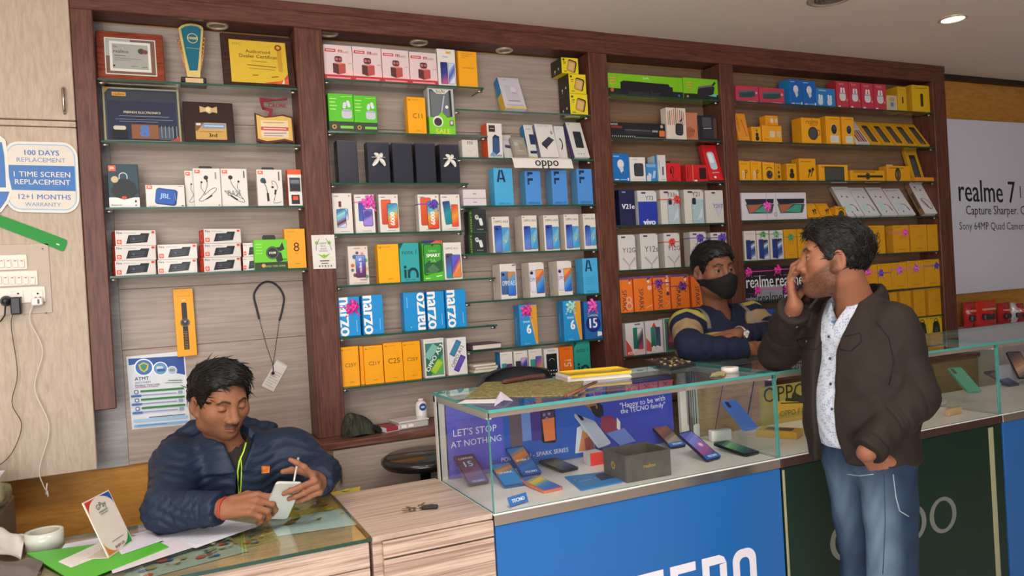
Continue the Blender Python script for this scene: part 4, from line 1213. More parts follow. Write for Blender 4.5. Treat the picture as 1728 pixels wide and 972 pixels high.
# right bay
def a_redspk(b):
    f=b.F;f.p([(0.12,0.28),(0.14,0.66),(0.8,0.76),(0.86,0.4),(0.6,0.3)],'2c4a4c');f.line([(0.16,0.62),(0.78,0.72)],0.06,'4a6a6c');f.line([(0.5,0.06),(0.9,0.06)],0.03,'d8a0a0');f.r(0,0,1,0.05,'b83a48');f.c(0.9,0.6,0.04,'e0a8a8')


def a_redtws(b):
    f=b.F;f.rr(0.5,0.42,0.52,0.5,'d8d4d8',0.4);f.rr(0.5,0.54,0.52,0.06,'a8a0a8',0.3);f.rr(0.4,0.66,0.15,0.32,'e4e0e4',0.4,-8);f.rr(0.62,0.66,0.15,0.32,'e4e0e4',0.4,8);f.rr(0.2,0.06,0.2,0.08,'e8dcd8',0.3);f.rr(0.84,0.3,0.1,0.14,'c8a080',0.3);f.t('buds',0.4,0.9,0.4,'e0a0a8');b.L.r(0,0,1,1,'b02a34')


def a_bluetws(b):
    f=b.F
    for u in(0.2,0.68):f.rr(u,0.26,0.26,0.24,'c8d4e0',0.4);f.rr(u-0.05,0.52,0.1,0.2,'d8e0ea',0.4);f.rr(u+0.07,0.5,0.1,0.2,'d8e0ea',0.4)
    f.line([(0.1,0.88),(0.5,0.86)],0.05,'8ac0e8')


def a_yslim(b):
    f=b.F;f.rr(0.55,0.46,0.16,0.9 if b.h/b.w>2 else 0.5,'3a3418',0.3);f.line([(0.2,0.88),(0.85,0.9)],0.03,'a87c18');b.L.r(0,0,1,1,'c8941c')


def a_wtiny(b):
    f=b.F;f.ring(0.38,0.76,0.1,0.04,'8a7a6a');f.ring(0.6,0.76,0.1,0.04,'8a7a6a');f.rr(0.5,0.4,0.5,0.5,'a8b4c0',0.3);f.c(0.48,0.42,0.15,'6a7a90')


def a_ylean(b):
    f=b.F;f.rr(0.52,0.46,0.5,1.45 if b.h/b.w>1.8 else 1.0,'33312c',0.12);f.rr(0.5,0.44,0.36,1.1,'4f5454',0.1);f.line([(0.2,0.93),(0.8,0.94)],0.03,'b0801a');f.line([(0.36,0.12),(0.6,0.11)],0.1,'8a7a5a');b.L.r(0,0,1,1,'c08a1a')


def a_wleanred(b):
    f=b.F
    for k in range(4):f.rr(0.22+k*0.19,0.34,0.13,0.95,('8a3a34','b06a58','70322e','a0564a')[k],0.3)
    f.p([(0,0.66),(1,0.66),(1,1),(0,1)],'b8c0c0');f.line([(0.2,0.8),(0.7,0.84)],0.05,'8aa0a8')


def a_yorange(b):
    f=b.F;f.t('realme',0.18,0.6,0.5,'b86a1c',rot=90,bold=0.02);f.line([(0.55,0.8),(0.8,0.15)],0.06,'b04a2a');b.L.r(0,0,1,1,'d88a1c')


def a_ystack(b):
    f=b.F;f.rr(0.5,0.5,0.26,0.26,'d9c8a8',0.2);f.rr(0.84,0.5,0.2,0.26,'cdbb96',0.2);f.line([(0.05,0.2),(0.3,0.2)],0.03,'b8741c');f.line([(0.02,0.03),(0.98,0.03)],0.02,'b8741c')


def a_yround(b):
    f=b.F;f.c(0.58,0.4,0.26,'3c3a38');f.c(0.58,0.4,0.21,'4f4d4a');f.ring(0.84,0.44,0.1,0.03,'5a4a28');f.t('realme',0.55,0.86,0.62,'7a5414',ky=1.2);f.line([(0.4,0.72),(0.8,0.72)],0.03,'b07818');b.L.r(0,0,1,1,'dd9418')


def a_yeggs(b):
    f=b.F;f.c(0.56,0.54,0.24,'d9b46a',ky=1.3);f.c(0.56,0.54,0.19,'1f2b30',ky=1.3);f.c(0.58,0.58,0.1,'3d5058');f.r(0.26,0.06,0.86,0.32,'d6d2c4');f.line([(0.2,0.9),(0.85,0.91)],0.03,'b0801a');b.L.r(0,0,1,1,'d8901a')


def yacc(v):
    def art(b):
        f=b.F;k='2c2a26';f.line([(0.1,0.86),(0.72,0.86)],0.035,'a87616')
        if v==0:f.line(spl2([(0.3,0.05),(0.25,0.4),(0.35,0.5),(0.42,0.1)]),0.05,'d8d0c0');f.ring(0.62,0.48,0.1,0.05,k);f.line([(0.56,0.42),(0.5,0.1)],0.05,k)
        if v==1:f.c(0.55,0.34,0.28,k);f.ring(0.55,0.34,0.2,0.03,'6a665e');f.line([(0.55,0.34),(0.66,0.42)],0.03,'b8b4aa');f.ring(0.55,0.5,0.3,0.06,'5a4a20',30,150)
        if v==2:f.rr(0.5,0.32,0.5,0.45,k,0.45);f.c(0.5,0.58,0.18,k)
        if v==3:f.c(0.6,0.25,0.2,k);f.c(0.58,0.5,0.16,k);f.c(0.55,0.75,0.08,k)
        if v==4:f.line([(0.5,0.15),(0.62,0.42)],0.05,k);f.c(0.62,0.45,0.09,k);f.line([(0.68,0.2),(0.8,0.5)],0.05,k);f.c(0.8,0.52,0.08,k)
        if v==5:f.rr(0.53,0.45,0.68,0.36,'3b3d38',0.08);f.rr(0.53,0.45,0.62,0.3,'4a4d48',0.08)
        if v==6:f.line([(0.2,0.45),(0.94,0.45)],0.045,k);f.c(0.5,0.46,0.07,k);f.ring(0.5,0.46,0.05,0.01,'6a665e');f.line([(0.1,0.3),(0.1,0.7)],0.01,'b88a1a')
        if v==7:f.ring(0.46,0.45,min(0.16,0.22*b.h/b.w),0.04,k,ky=1.6);f.rr(0.46,0.42,0.12,0.3,'55524a',0.4);hang_tab(b,0.3,0.3,0.014,'d8c8a0')
        b.L.r(0,0,1,1,'d08c18')
        if v in(0,1):hang_tab(b,0.4,0.5,0.008,'b8a070')
    return art


def a_twin(b):
    f=b.F
    for u in(0.28,0.76):f.p([(u-0.23,0.77),(u+0.21,0.77),(u+0.2,0.6),(u-0.2,0.57)],'2d2d3a');f.p([(u-0.22,0.58),(u+0.21,0.58),(u+0.17,0.24),(u-0.18,0.24)],'3c5a58');f.p([(u-0.2,0.55),(u+0.02,0.56),(u-0.1,0.3),(u-0.17,0.26)],'a86a4a');f.p([(u-0.1,0.3),(u+0.06,0.55),(u+0.16,0.54),(u+0.13,0.26)],'4aa08a')
    f.line([(0.515,0.02),(0.515,0.98)],0.006,'b0aab8');f.ring(0.5,0.2,0.02,0.008,'8a8a90');f.line([(0.37,0.02),(0.37,0.98)],0.006,'d878c0')
    bow(b,0.38,0.5,0.06,PINK,band=False)


def a_wneck(v):
    def art(b):
        f=b.F;k='3c4450'
        f.ring(0.58,0.26,0.2,0.035,k,-40,200,rot=20*v);f.line([(0.42,0.2),(0.38,0.1)],0.06,k);f.line([(0.76,0.3),(0.8,0.16)],0.06,k);f.c(0.3,0.66,0.045,k);f.c(0.6,0.64,0.045,k);f.line([(0.1,0.9),(0.8,0.92)],0.03,'b0acac');f.r(0.02,0.02,0.98,0.06,'cdd4d6');f.p([(0.1,0.12),(0.5,0.16),(0.5,0.5),(0.2,0.46)],'c4dde0')
        b.L.r(0,0,1,1,'9a8a7c')
    return art


def a_wneck2(b):
    f=b.F;k='23262e';f.line(spl2([(0.3,0.5),(0.24,0.36),(0.5,0.22),(0.8,0.16),(0.9,0.3),(0.7,0.44),(0.45,0.5),(0.35,0.44),(0.6,0.26)]),0.028,k);f.line([(0.3,0.44),(0.66,0.14)],0.06,k);f.c(0.3,0.86,0.06,k);f.line([(0.3,0.84),(0.32,0.74)],0.03,k);f.c(0.62,0.76,0.05,k);b.L.r(0,0,1,1,'8a6c50');b.L.r(0.3,0.2,0.8,0.7,'5a4a3c')


def a_wblue(bw=None):
    def art(b):
        f=b.F;f.ph(0.34,0.36,0.4,1.3,['26356e','2f3f86','28346a']);f.ph(0.72,0.36,0.36,1.2,['c9d0e0','3a5a9c','2f4a8a','c8d2e2','242c54']);f.line([(0.12,0.9),(0.8,0.9)],0.05,'c0b0d8');f.p([(0,0),(0.2,0.06),(0.5,0.02),(0.8,0.06),(1,0)],'c4bcb4');b.L.r(0,0,1,1,'c0b8ae')
        if bw:bow(b,*bw)
    return art


def yb(bw=None,txt='C11',v=0.55):
    def art(b):
        f=b.F
        if txt:f.t(txt,0.58,v,0.3,'a8741a')
        f.line([(0.3,0.12),(0.7,0.12)],0.03,'b07818');f.line([(0.1,0.92),(0.5,0.93)],0.02,'b07818');b.L.r(0,0,1,1,'c88a1c')
        if bw:bow(b,*bw)
    return art


def rblack(txt,bw=None,col='e4e2e6'):
    def art(b):
        f=b.F;f.t(txt,0.5,0.16,0.94,col,bold=0.01,ky=1.35);f.line([(0.3,0.46),(0.7,0.46)],0.02,'7a7884')
        if bw:bow(b,*bw)
    return art


def a_yspeaker(b):
    f=b.F;f.p([(0.22,0.08),(0.3,0.6),(0.42,0.74),(0.66,0.74),(0.78,0.6),(0.86,0.08)],'27251f');f.ring(0.54,0.72,0.14,0.05,'27251f',0,180,ky=1.0);f.rr(0.54,0.3,0.3,0.24,'4c4a40',0.2);f.line([(0.06,0.9),(0.3,0.9)],0.04,'a88a1a');f.c(0.88,0.9,0.03,'5a4a20')


def a_bluegen(b):
    f=b.F;f.t('narzo',0.5,0.3,0.8,'d8e4f0',bold=0.02);f.line([(0.2,0.7),(0.8,0.72)],0.05,'8ab0d8');f.c(0.8,0.5,0.1,'d8b060')


# ---- placing ------------------------------------------------------------------------------
def carton(key,art,x0,x1,yt,col,label,y=None,d=0.05,lean=0.0,yaw=0.0,name='phone_box',cat='phone box',group=None,z=None,rough=0.4):
    """x0..x1: pixel columns of the front face, yt: pixel row of its top"""
    zs=SH[key]if z is None else z
    Y=YF+0.03 if y is None else y
    b0,b1={'1':(WD[1],WD[2]),'L':(WD[3],WD[4]),'R':(WD[3],WD[4]),'3':(WD[5],WD[6]),'4':(WD[7],WD[8])}[key[0]]
    xm=(x0+x1)/2;YE=YB-0.006
    if lean:
        while True:
            l=math.radians(lean);n=Vector((0,math.cos(l),-math.sin(l)));zl=zs+d*math.sin(l)
            P=atplane(xm,yt,(0,Y,zl),n);h=(P.z-zl)/math.cos(l)
            pb=pix((P.x,Y,zl))[1];X0,X1=aty(x0,pb,Y).x,aty(x1,pb,Y).x
            if Y+h*math.sin(l)+d*math.cos(l)<YE or lean<3:break
            lean-=1
    else:
        d=min(d,YE-Y)
        P=aty(xm,yt,Y);h=P.z-zs;pb=pix((P.x,Y,zs))[1];pm=(yt+pb)/2;X0,X1=aty(x0,pm,Y).x,aty(x1,pm,Y).x
    X0,X1=max(X0,b0+0.0015),min(X1,b1-0.0015)
    w=X1-X0-0.0008
    b=Box(w,h-0.0004,d,mat(col,rough,0,0.05)if isinstance(col,str)else col)
    if art:art(b)
    l=math.radians(lean)
    o=b.g.build(name,None,((X0+X1)/2,Y,zs+d*math.sin(l)+0.0002),(-l,0,math.radians(yaw)))
    for nm,g,lb in b.parts:
        c=g.build(nm,o)
        if lb:c['label']=lb
    tag(o,label,cat,group)
    return o,h
# ------------------------------------------------------------------ left bay: awards and audio boxes
def quad_plaque(name,pts,Y,z,label,cat,d=0.02,lean=6):
    """pixel quad (BL, BR, TR, TL) standing on shelf z, leaning back a little"""
    l=math.radians(lean);n=Vector((0,math.cos(l),-math.sin(l)))
    P=[atplane(px,py,(0,Y,z),n)for px,py in pts]
    w=((P[1].x-P[0].x)+(P[2].x-P[3].x))/2;h=((P[3].z-z)+(P[2].z-z))/2/math.cos(l)
    x=sum(p.x for p in P)/4
    t=thing(name,label,cat,(x,Y,z+d*math.sin(l)+0.0002),(-l,0,0))
    return t,w,h


t,w_,h_=quad_plaque('certificate_frame',[(165,128),(279,131),(274,60),(160,52)],YF+0.05,SH['1.1'],'reddish brown wooden frame holding a grey certificate beside the trophy','frame',0.018,10)
g=G();g.box(-w_/2,w_/2,0,0.018,0,h_,wood('red_wood','6a2a1c','8a3c28','9a4a34',(3,20,20),0.4,3),0.003);g.build('frame_board',t)
g=G();f=g.face((-w_/2,0,0),(w_,0,0),(0,0,h_))
for(a,b2,c,d2),m in(((0.12,0.13,0.88,0.87),'cfd6c8'),((0.135,0.15,0.865,0.85),'7a5a4e'),((0.135,0.5,0.5,0.85),'a8aaa2'),((0.19,0.2,0.80,0.8),'d9dad2'),((0.23,0.25,0.76,0.75),'a5a49c')):f.r(a,b2,c,d2,m)
f.t('realme',0.36,0.6,0.22,'5a4a4a',bold=0.01);f.t('No',0.28,0.69,0.06,'6a5a5a');f.c(0.66,0.62,0.05,'4a443e');f.c(0.72,0.61,0.04,'7a4a40');f.line([(0.26,0.51),(0.42,0.51)],0.012,'6a6460');f.line([(0.26,0.46),(0.66,0.45)],0.006,'7d7870');f.line([(0.26,0.42),(0.5,0.42)],0.006,'7d7870');f.line([(0.5,0.3),(0.6,0.31)],0.008,'6a6460');f.line([(0.66,0.29),(0.74,0.3)],0.01,'6a6460');f.c(0.25,0.3,0.016,'3a3430')
g.build('certificate',t)['label']='grey printed certificate'

# trophy
Yt=YF+0.06;zt=SH['1.1']
xl,xr=aty(304,133,Yt).x,aty(349,133,Yt).x;xc=(xl+xr)/2
t=thing('trophy','teal and gold fan-shaped trophy on a black base','trophy',(xc,Yt,zt))
hb=0.034;g=G();bw_=(xr-xl)/2;g.box(-bw_,bw_,-0.02,0.035,0,0.012,'2a1c20',0.003);g.box(-bw_*0.94,bw_*0.94,-0.017,0.03,0.012,hb,'2a1c20',0.003);bs=g.build('base',t)
g=G();g.box(-bw_*0.62,bw_*0.7,-0.0185,-0.0165,0.006,0.029,'d9b48a',0.0005);g.build('name_plate',bs)
ht=aty(322,41,Yt).z-zt
tx=lambda px,py:(aty(px,py,Yt).x-xc,aty(px,py,Yt).z-zt)
cap_=[(301,47),(307,42.5),(315,40),(323,39.5),(332,41),(339,43.5),(343,47.5)]
outer=[tx(*p)for p in[(316,122),(309,90),(304,65)]+cap_+[(342,68),(340,92),(337,122)]]
outer[0]=(outer[0][0],hb);outer[-1]=(outer[-1][0],hb)
inner=[tx(*p)for p in[(320,119),(313,90),(308,64),(305,49),(312,45),(323,43.5),(334,45.5),(339,50),(338,68),(336,92),(333.5,119)]]
g=G();g.prism(outer,0.014,mat('d8c27a',0.25,0.6));gd=g.build('gold_body',t);gd['label']='gold outer body'
g=G();g.T=Matrix.Translation((0,-0.0025,0));g.prism(inner,0.003,mat('1d6a80',0.2,0.2));g.T=Matrix.Identity(4)
f=g.face((inner[3][0],-0.0025,inner[0][1]),(inner[7][0]-inner[3][0],0,0),(0,0,inner[5][1]-inner[0][1]))
f.ring(0.55,0.72,0.25,0.03,'d8c27a',ky=1.0);f.t('10000',0.55,0.72,0.44,'d8c27a',bold=0.02);f.line([(0.22,0.5),(0.85,0.49)],0.02,'a8b48a');g.build('teal_panel',t)['label']='teal face panel'
g=G()
for sx,px0,px1 in((-1,(301,66),(315,120)),(1,(345,66),(338,120))):
    for k in range(9):
        q=k/8;p=tx(px0[0]+(px1[0]-px0[0])*q,px0[1]+(px1[1]-px0[1])*q);g.tube([(p[0]-0.004,0.004,p[1]+0.002),(p[0]+0.004,0.004,p[1]+0.006)],0.0032,mat('d0a95a',0.3,0.6),6)
    a,b2=tx(*px0),tx(*px1);g.tube([(a[0]+sx*0.003,0.006,a[1]),(b2[0]+sx*0.002,0.006,b2[1])],0.003,mat('d8926a',0.35,0.4),6)
g.build('side_wing',t)

t,w_,h_=quad_plaque('certificate_frame',[(378,137),(500,146),(492,67),(369,54)],YF+0.018,SH['1.1'],'dark wooden frame holding a yellow dealer certificate','frame',0.018,12);w_=min(w_,2*(WD[2]-0.002-t.location.x))
g=G();g.box(-w_/2,w_/2,0,0.018,0,h_,wood('dark_wood','2c1a16','3c2620','4a3028',(3,20,20),0.4,3),0.003);g.build('frame_board',t)
g=G();f=g.face((-w_/2,0,0),(w_,0,0),(0,0,h_));f.r(0.11,0.06,0.9,0.88,'d9b53a');k='6a4a14'
f.t('Authorised',0.5,0.67,0.34,k,bold=0.01);f.t('Dealer Certificate',0.52,0.575,0.56,k,bold=0.01);f.t('MPC',0.22,0.8,0.12,'a08a3a');f.c(0.79,0.77,0.05,'8a4a20');f.c(0.79,0.77,0.025,'d8a040');f.line([(0.4,0.48),(0.62,0.47)],0.008,'8a6a24');f.line([(0.34,0.4),(0.74,0.38)],0.01,'7a5a1c');f.line([(0.36,0.34),(0.72,0.32)],0.006,'8a6a24');f.line([(0.4,0.2),(0.48,0.21)],0.01,k);f.line([(0.66,0.18),(0.76,0.2)],0.01,k)
f.r(0.77,0.3,0.83,0.7,'c9972c');f.p([(0.55,0.06),(0.9,0.06),(0.9,0.26),(0.82,0.12)],'c8482a');f.p([(0.68,0.06),(0.9,0.06),(0.9,0.17)],'d8643a');f.p([(0.80,0.06),(0.84,0.06),(0.84,0.16)],'e8d8c8')
g.build('certificate',t)['label']='yellow printed certificate'

t,w_,h_=quad_plaque('award_plaque',[(177,236),(306,238),(302,151),(171,146)],YF+0.04,SH['1.2'],'clear acrylic award plaque with dark blue face reflecting a lamp','plaque',0.014,10)
g=G();g.box(-w_/2,w_/2,0.004,0.014,0,h_,mat('3c4650',0.1,0.0,0.1,30,1.0),0.003);g.build('back_plate',t)
g=G();f=g.face((-w_/2,0.003,0),(w_,0,0),(0,0,h_));f.r(0.05,0.03,0.95,0.95,mat('27304a',0.12,0,0.1,30,1.0));f.r(0.05,0.74,0.95,0.92,'3a4048');f.r(0.12,0.83,0.3,0.9,'d8a03a');f.t('realme',0.21,0.865,0.14,'6a4a14',bold=0.02)
f.t('FRIENDS ELECTRONICS',0.5,0.54,0.48,'d8d2a8',bold=0.02);f.line([(0.2,0.47),(0.85,0.47)],0.008,'8a9ab0');f.line([(0.15,0.41),(0.9,0.41)],0.006,'8a9ab0');f.line([(0.2,0.37),(0.7,0.37)],0.006,'8a9ab0')
f.r(0.35,0.06,0.7,0.32,'8a5a3c');f.t('8',0.52,0.2,0.1,'4a7ac0',bold=0.06,ky=1.1);f.rr(0.2,0.14,0.2,0.14,'1d2028',0.3);f.rr(0.2,0.25,0.16,0.06,'c9c4b4',0.4);f.rr(0.8,0.16,0.2,0.2,'4a5460',0.1);f.p([(0.02,0.86),(0.1,0.98),(0.02,0.98)],'b08a4a');f.p([(0.84,0.02),(0.98,0.02),(0.98,0.12)],'b04a44')
for k in range(5):f.line([(0.74+0.05*k,0.08),(0.74+0.05*k,0.3)],0.008,'9aa4b0')
g.build('printed_face',t)
g=G();m_=mat('b9b89a',0.15,0.5);e=0.004
for a,b2,c,d2 in((0,0,1,0.03),(0,0.955,1,0.985),(0,0,0.03,1),(0.97,0,1,1)):g.box(-w_/2+a*w_,-w_/2+c*w_,0,e,b2*h_,d2*h_,m_,0.001)
g.build('bevelled_rim',t)

t,w_,h_=quad_plaque('award_plaque',[(313,238),(397,240),(392,175),(307,172)],YF+0.045,SH['1.2'],'dark brown award plaque with gold handshake emblem','plaque',0.016,10)
g=G();g.box(-w_/2,w_/2,0,0.016,0,h_,mat('33221f',0.35),0.002);g.build('board',t)
g=G();f=g.face((-w_/2,0,0),(w_,0,0),(0,0,h_));gm=mat('d8c08a',0.3,0.4)
f.p([(0.33,0.74),(0.33,0.9),(0.44,0.86),(0.5,0.9),(0.58,0.86),(0.68,0.9),(0.68,0.74),(0.58,0.76),(0.52,0.72),(0.44,0.77)],gm);f.c(0.5,0.82,0.05,'e8d8a8',10);g.build('emblem',t)['label']='gold handshake emblem'
g=G();f=g.face((-w_/2,-0.001,0),(w_,0,0),(0,0,h_));f.r(0.22,0.1,0.84,0.5,'c9a05a');f.r(0.36,0.36,0.82,0.48,'7a9ab8');f.p([(0.22,0.5),(0.4,0.5),(0.26,0.3),(0.22,0.3)],'7a5a3c');f.r(0.24,0.43,0.33,0.48,'dcdfe4');f.t('3rd',0.56,0.2,0.16,'4a3214',bold=0.03);f.line([(0.4,0.42),(0.78,0.42)],0.02,'d8e0e6');f.line([(0.3,0.28),(0.76,0.29)],0.01,'8a6a34');g.build('name_plate',t)

t,w_,h_=quad_plaque('award_plaque',[(433,242),(499,241),(492,197),(430,195)],YF+0.05,SH['1.2'],'wavy gold and white award plaque topped by a red numeral five','plaque',0.012,8)
g=G();wv=[(-w_/2,0.02),(-w_*0.25,0.008),(0,0.014),(w_*0.25,0.022),(w_/2,0.012),(w_/2,h_*0.98),(w_*0.25,h_*1.06),(0,h_*1.0),(-w_*0.25,h_*0.96),(-w_/2,h_*1.08)]
g.prism(wv,0.012,'5a2c28');g.box(-w_/2,w_/2,0,0.02,0,0.012,'4a2420',0.002);g.build('board',t)
g=G();g.T=Matrix.Translation((0,-0.001,0));g.add([(x*0.92,0,0.012+z*0.86)for x,z in wv],[tuple(range(10))],mat('e0b860',0.35));g.T=Matrix.Identity(4)
f=g.face((-w_/2,-0.0012,0),(w_,0,0),(0,0,h_));f.r(0.14,0.26,0.86,0.84,'e6d0a8');f.r(0.14,0.5,0.86,0.62,'c8505a');f.line([(0.2,0.76),(0.76,0.77)],0.03,'c8a06a');f.line([(0.2,0.4),(0.8,0.42)],0.03,'8a8ac0');f.line([(0.2,0.32),(0.7,0.33)],0.02,'a87ab0');f.line([(0.2,0.56),(0.8,0.56)],0.03,'e8c8c0');g.build('printed_face',t)
g=G();f=g.face((-w_/2,0.004,h_),(w_,0,0),(0,0,h_));
g.T=Matrix.Translation((0,0.002,0));rm=mat('8a2a34',0.35)
for q in([(-0.33,0.42),(-0.33,0.52),(0.12,0.50),(0.4,0.56),(0.4,0.5),(-0.22,0.42)],[(-0.33,0.42),(-0.25,0.42),(-0.22,0.2),(-0.28,0.2)],[(-0.28,0.26),(0.0,0.22),(-0.05,-0.02),(-0.16,-0.02),(-0.1,0.16),(-0.28,0.2)]):g.prism([(x*w_,h_*0.98+z*w_)for x,z in q],0.006,rm)
g.T=Matrix.Identity(4);f.t('CRORE',0.62,0.36,0.46,rm,bold=0.03);g.build('numeral',t)['label']='red numeral five'

EAR=dict(name='earphone_box',cat='earphone box')
carton('1.3',a_jbl_round,182.5,234.5,277,'1f3c4a','dark teal speaker box with white lower band at the left end of its shelf',d=0.06,name='speaker_box',cat='speaker box')
carton('1.3',a_jbl_blue,246,312,312,WHITE,'low white box picturing a bright blue speaker',d=0.05,name='speaker_box',cat='speaker box')
carton('1.3',lambda b:a_jbl_ear(b,0,0,False),312.5,349,288,WHITE,'white earphone box half hidden behind the next one, beside the blue speaker box',y=YF+0.065,d=0.035,**EAR)
carton('1.3',lambda b:a_jbl_ear(b,0,0),327,373,284,WHITE,'white earphone box with black neckband picture and black hang tab',d=0.032,group='white earphone boxes',**EAR)
carton('1.3',lambda b:a_jbl_ear(b,0,1,False),373.5,418,284.5,WHITE,'white earphone box with large grey bass lettering',d=0.032,group='white earphone boxes',**EAR)
carton('1.3',lambda b:a_jbl_ear(b,0,2),434,477,286,WHITE,'white earphone box picturing a dark teal earbud, standing alone',d=0.032,group='white earphone boxes',**EAR)
carton('1.3',a_jbl_slim,486,512,286,'d8d4cc','narrow pack with orange top and dark window beside the post',d=0.045,**EAR)
FB=dict(d=0.08,name='speaker_box',cat='speaker box',group='red and white boxes of black devices')
zc={}


def stack(key,xs,tops,y,names,yaw=0.0):
    z=SH[key]
    n=len(tops)
    for k in range(n):
        o,h=carton(key,a_fire,xs[0],xs[1],tops[k],'ddd8d2',names[k],y=y,z=z+0.0003*k,yaw=yaw,**FB);z+=h


stack('1.4',(194,264),(439.5,414.5,388.5),YF+0.03,('bottom red-sided white box of the three-high stack by the left post','middle red-sided white box of the three-high stack by the left post','top red-sided white box of the three-high stack by the left post'),11)
stack('1.4',(266,333),(437.5,412),YF+0.03,('lower white and orange box of the two-high stack between tall stacks','upper white and orange box of the two-high stack between tall stacks'))
stack('1.4',(343,408),(434,410.5,386),YF+0.03,('bottom white box of the three-high stack left of the green watch box','middle white box of the three-high stack left of the green watch box','top white box of the three-high stack left of the green watch box'),11)
stack('1.4',(410,445),(433,409.5),YF+0.05,('lower white box partly behind the green watch box','upper white box partly behind the green watch box'))
carton('1.4',a_green_watch,429,485,404,'6cc824','bright lime green smartwatch box with a black hang tab',y=YF+0.01,d=0.035,name='watch_box',cat='watch box')
carton('1.4',a_eight,481,516,386,'f0a01c','orange-yellow phone box with a large black figure eight',y=YF+0.012,d=0.055)

# ------------------------------------------------------------------ middle bay, left half
SB=dict(name='speaker_box',cat='speaker box',group='white and red boxes picturing a portable speaker')
for k,(x0,x1,yt)in enumerate(((546.5,595,76),(595.5,644,79.5),(645,690.5,84),(691.5,737.5,88.5))):
    carton('L1',a_m_red,x0,x1,yt,'e0c9c8','pink and white box with a red bottom band, %s from the brown post'%('first','second','third','fourth')[k],d=0.06,**SB)
carton('L1',a_white_two_blue,738.5,769,83,WHITE,'tall white box picturing two blue phones near the ceiling',d=0.05)
carton('L1',a_y_plain_txt,774,805.5,87,YEL,'plain orange-yellow box at the end of the top short shelf',d=0.045)
EB=dict(name='earbud_box',cat='earbud box')
for k,(x0,x1,yt)in enumerate(((554.5,597,158),(597.5,636.5,161.5))):carton('L2',a_green_tws,x0,x1,yt,'58c422',('lime green earbud box with dark base, against the brown post','lime green earbud box with dark base, farther from the post')[k],d=0.05,group='lime green earbud boxes',**EB)
carton('L2',ygen('C11',0.5,0.52),688,719,164,'f7a90c','single orange-yellow phone box between green earbud boxes and the blister pack',d=0.05)
carton('L2',a_blister,723,767,149,'b4b8b4','clear and bright green blister pack with black device inside',d=0.055,name='blister_pack',cat='pack')
for k,(x0,x1,yt,bw_)in enumerate(((569.5,604,237,0),(620,658,240,1),(662.5,697,241,0),(701.5,735.5,241.5,0),(742.5,775,243.5,1))):
    carton('L3',a_black_bow if bw_ else a_black,x0,x1,yt,'1f2028',('plain black box nearest the brown post','black box with a white ribbon bow, second from the post','plain black box just right of the first bowed black box','plain black box just left of the last bowed black box','black box with a white ribbon bow at the shelf end')[k],d=0.06 if k!=1 else 0.05,group='black boxes',rough=0.25,name='phone_box')
for k,(x0,x1,yt,a,s)in enumerate(((561.5,595,326,redmi(0),'white phone box picturing a small reddish phone above two blue ones'),(599,632.5,328,redmi(1,(0.72,0.80,0.066,PINK)),'white phone box with a large bright pink bow'),(640,673,328,redmi(2),'white phone box with red phones and no bow'),
                                        (706,742,328,redmi(2,(0.72,0.74,0.05,PURP)),'white phone box with red phones and a purple bow'),(744.5,777,328,redmi(3),'white phone box picturing a teal and an orange phone'))):
    carton('L4',a,x0,x1,yt,WHITE,s,d=0.04,group='white budget phone boxes')
carton('L5',a_9i,588,622,415,'ddd0c6','white phone box covered in colourful motifs round a purple phone')
carton('L5',ygen(None),638,674,412,'f5ae12','plain bright yellow box beside the teal box');carton('L5',a_teal,675,708,410,'35a3a6','teal phone box with dark rounded lettering, left of the green box')
carton('L5',a_smart,713,748,406,'48a83a','bright green phone box with white smart lettering');carton('L5',a_oppo15,749,779.5,409,WHITE,'white phone box with an orange and purple screen beside the green box',d=0.04)
for k,(x0,x1,yt,a,s)in enumerate(((571.5,608,501,narzo(False,(0.66,0.74,0.066,MAG)),'sky blue phone box with a magenta bow'),(612,647,498,narzo(),'sky blue phone box second from the post, just right of the bowed one'),(681.5,718,493,narzo(True),'sky blue phone box whose white lettering runs upward'),
                                        (721,750.5,491.5,narzo(),'sky blue phone box in the middle of the group of three'),(753,787,488.5,narzo(),'sky blue phone box at the open end of its shelf'))):
    carton('L6',a,x0,x1,yt,SKY,s,d=0.05,group='sky blue phone boxes')
for k,(x0,x1,yt,tx_,s)in enumerate(((574.5,606.5,585,'C25Y','orange-yellow phone box touching the brown post on the lowest short shelf'),(615,647,583,'C21Y','orange-yellow phone box second in the lowest row of four'),(648,680,578,'C25','orange-yellow phone box third in the lowest row of four, with larger digits'),
                                         (680.5,710.5,576,'C25Y','orange-yellow phone box beside the green-pictured white box'))):
    carton('L7',ygen(tx_,0.54,0.62),x0,x1,yt,'f2a212',s,d=0.06,group='orange-yellow phone boxes in the lowest row')
carton('L7',ygen(None,small=False),607.5,614,584,'e89a14','narrow orange-yellow box edge seen in the gap of the lowest row',y=YF+0.045,d=0.045)
carton('L7',a_a53,716,750,571,'ddd8d2','white phone box with a dark green picture and slanted lettering',d=0.045);carton('L7',a_a12,755.5,788,569.5,'e6e2de','white phone box with two slanted blue and purple phones',d=0.05)

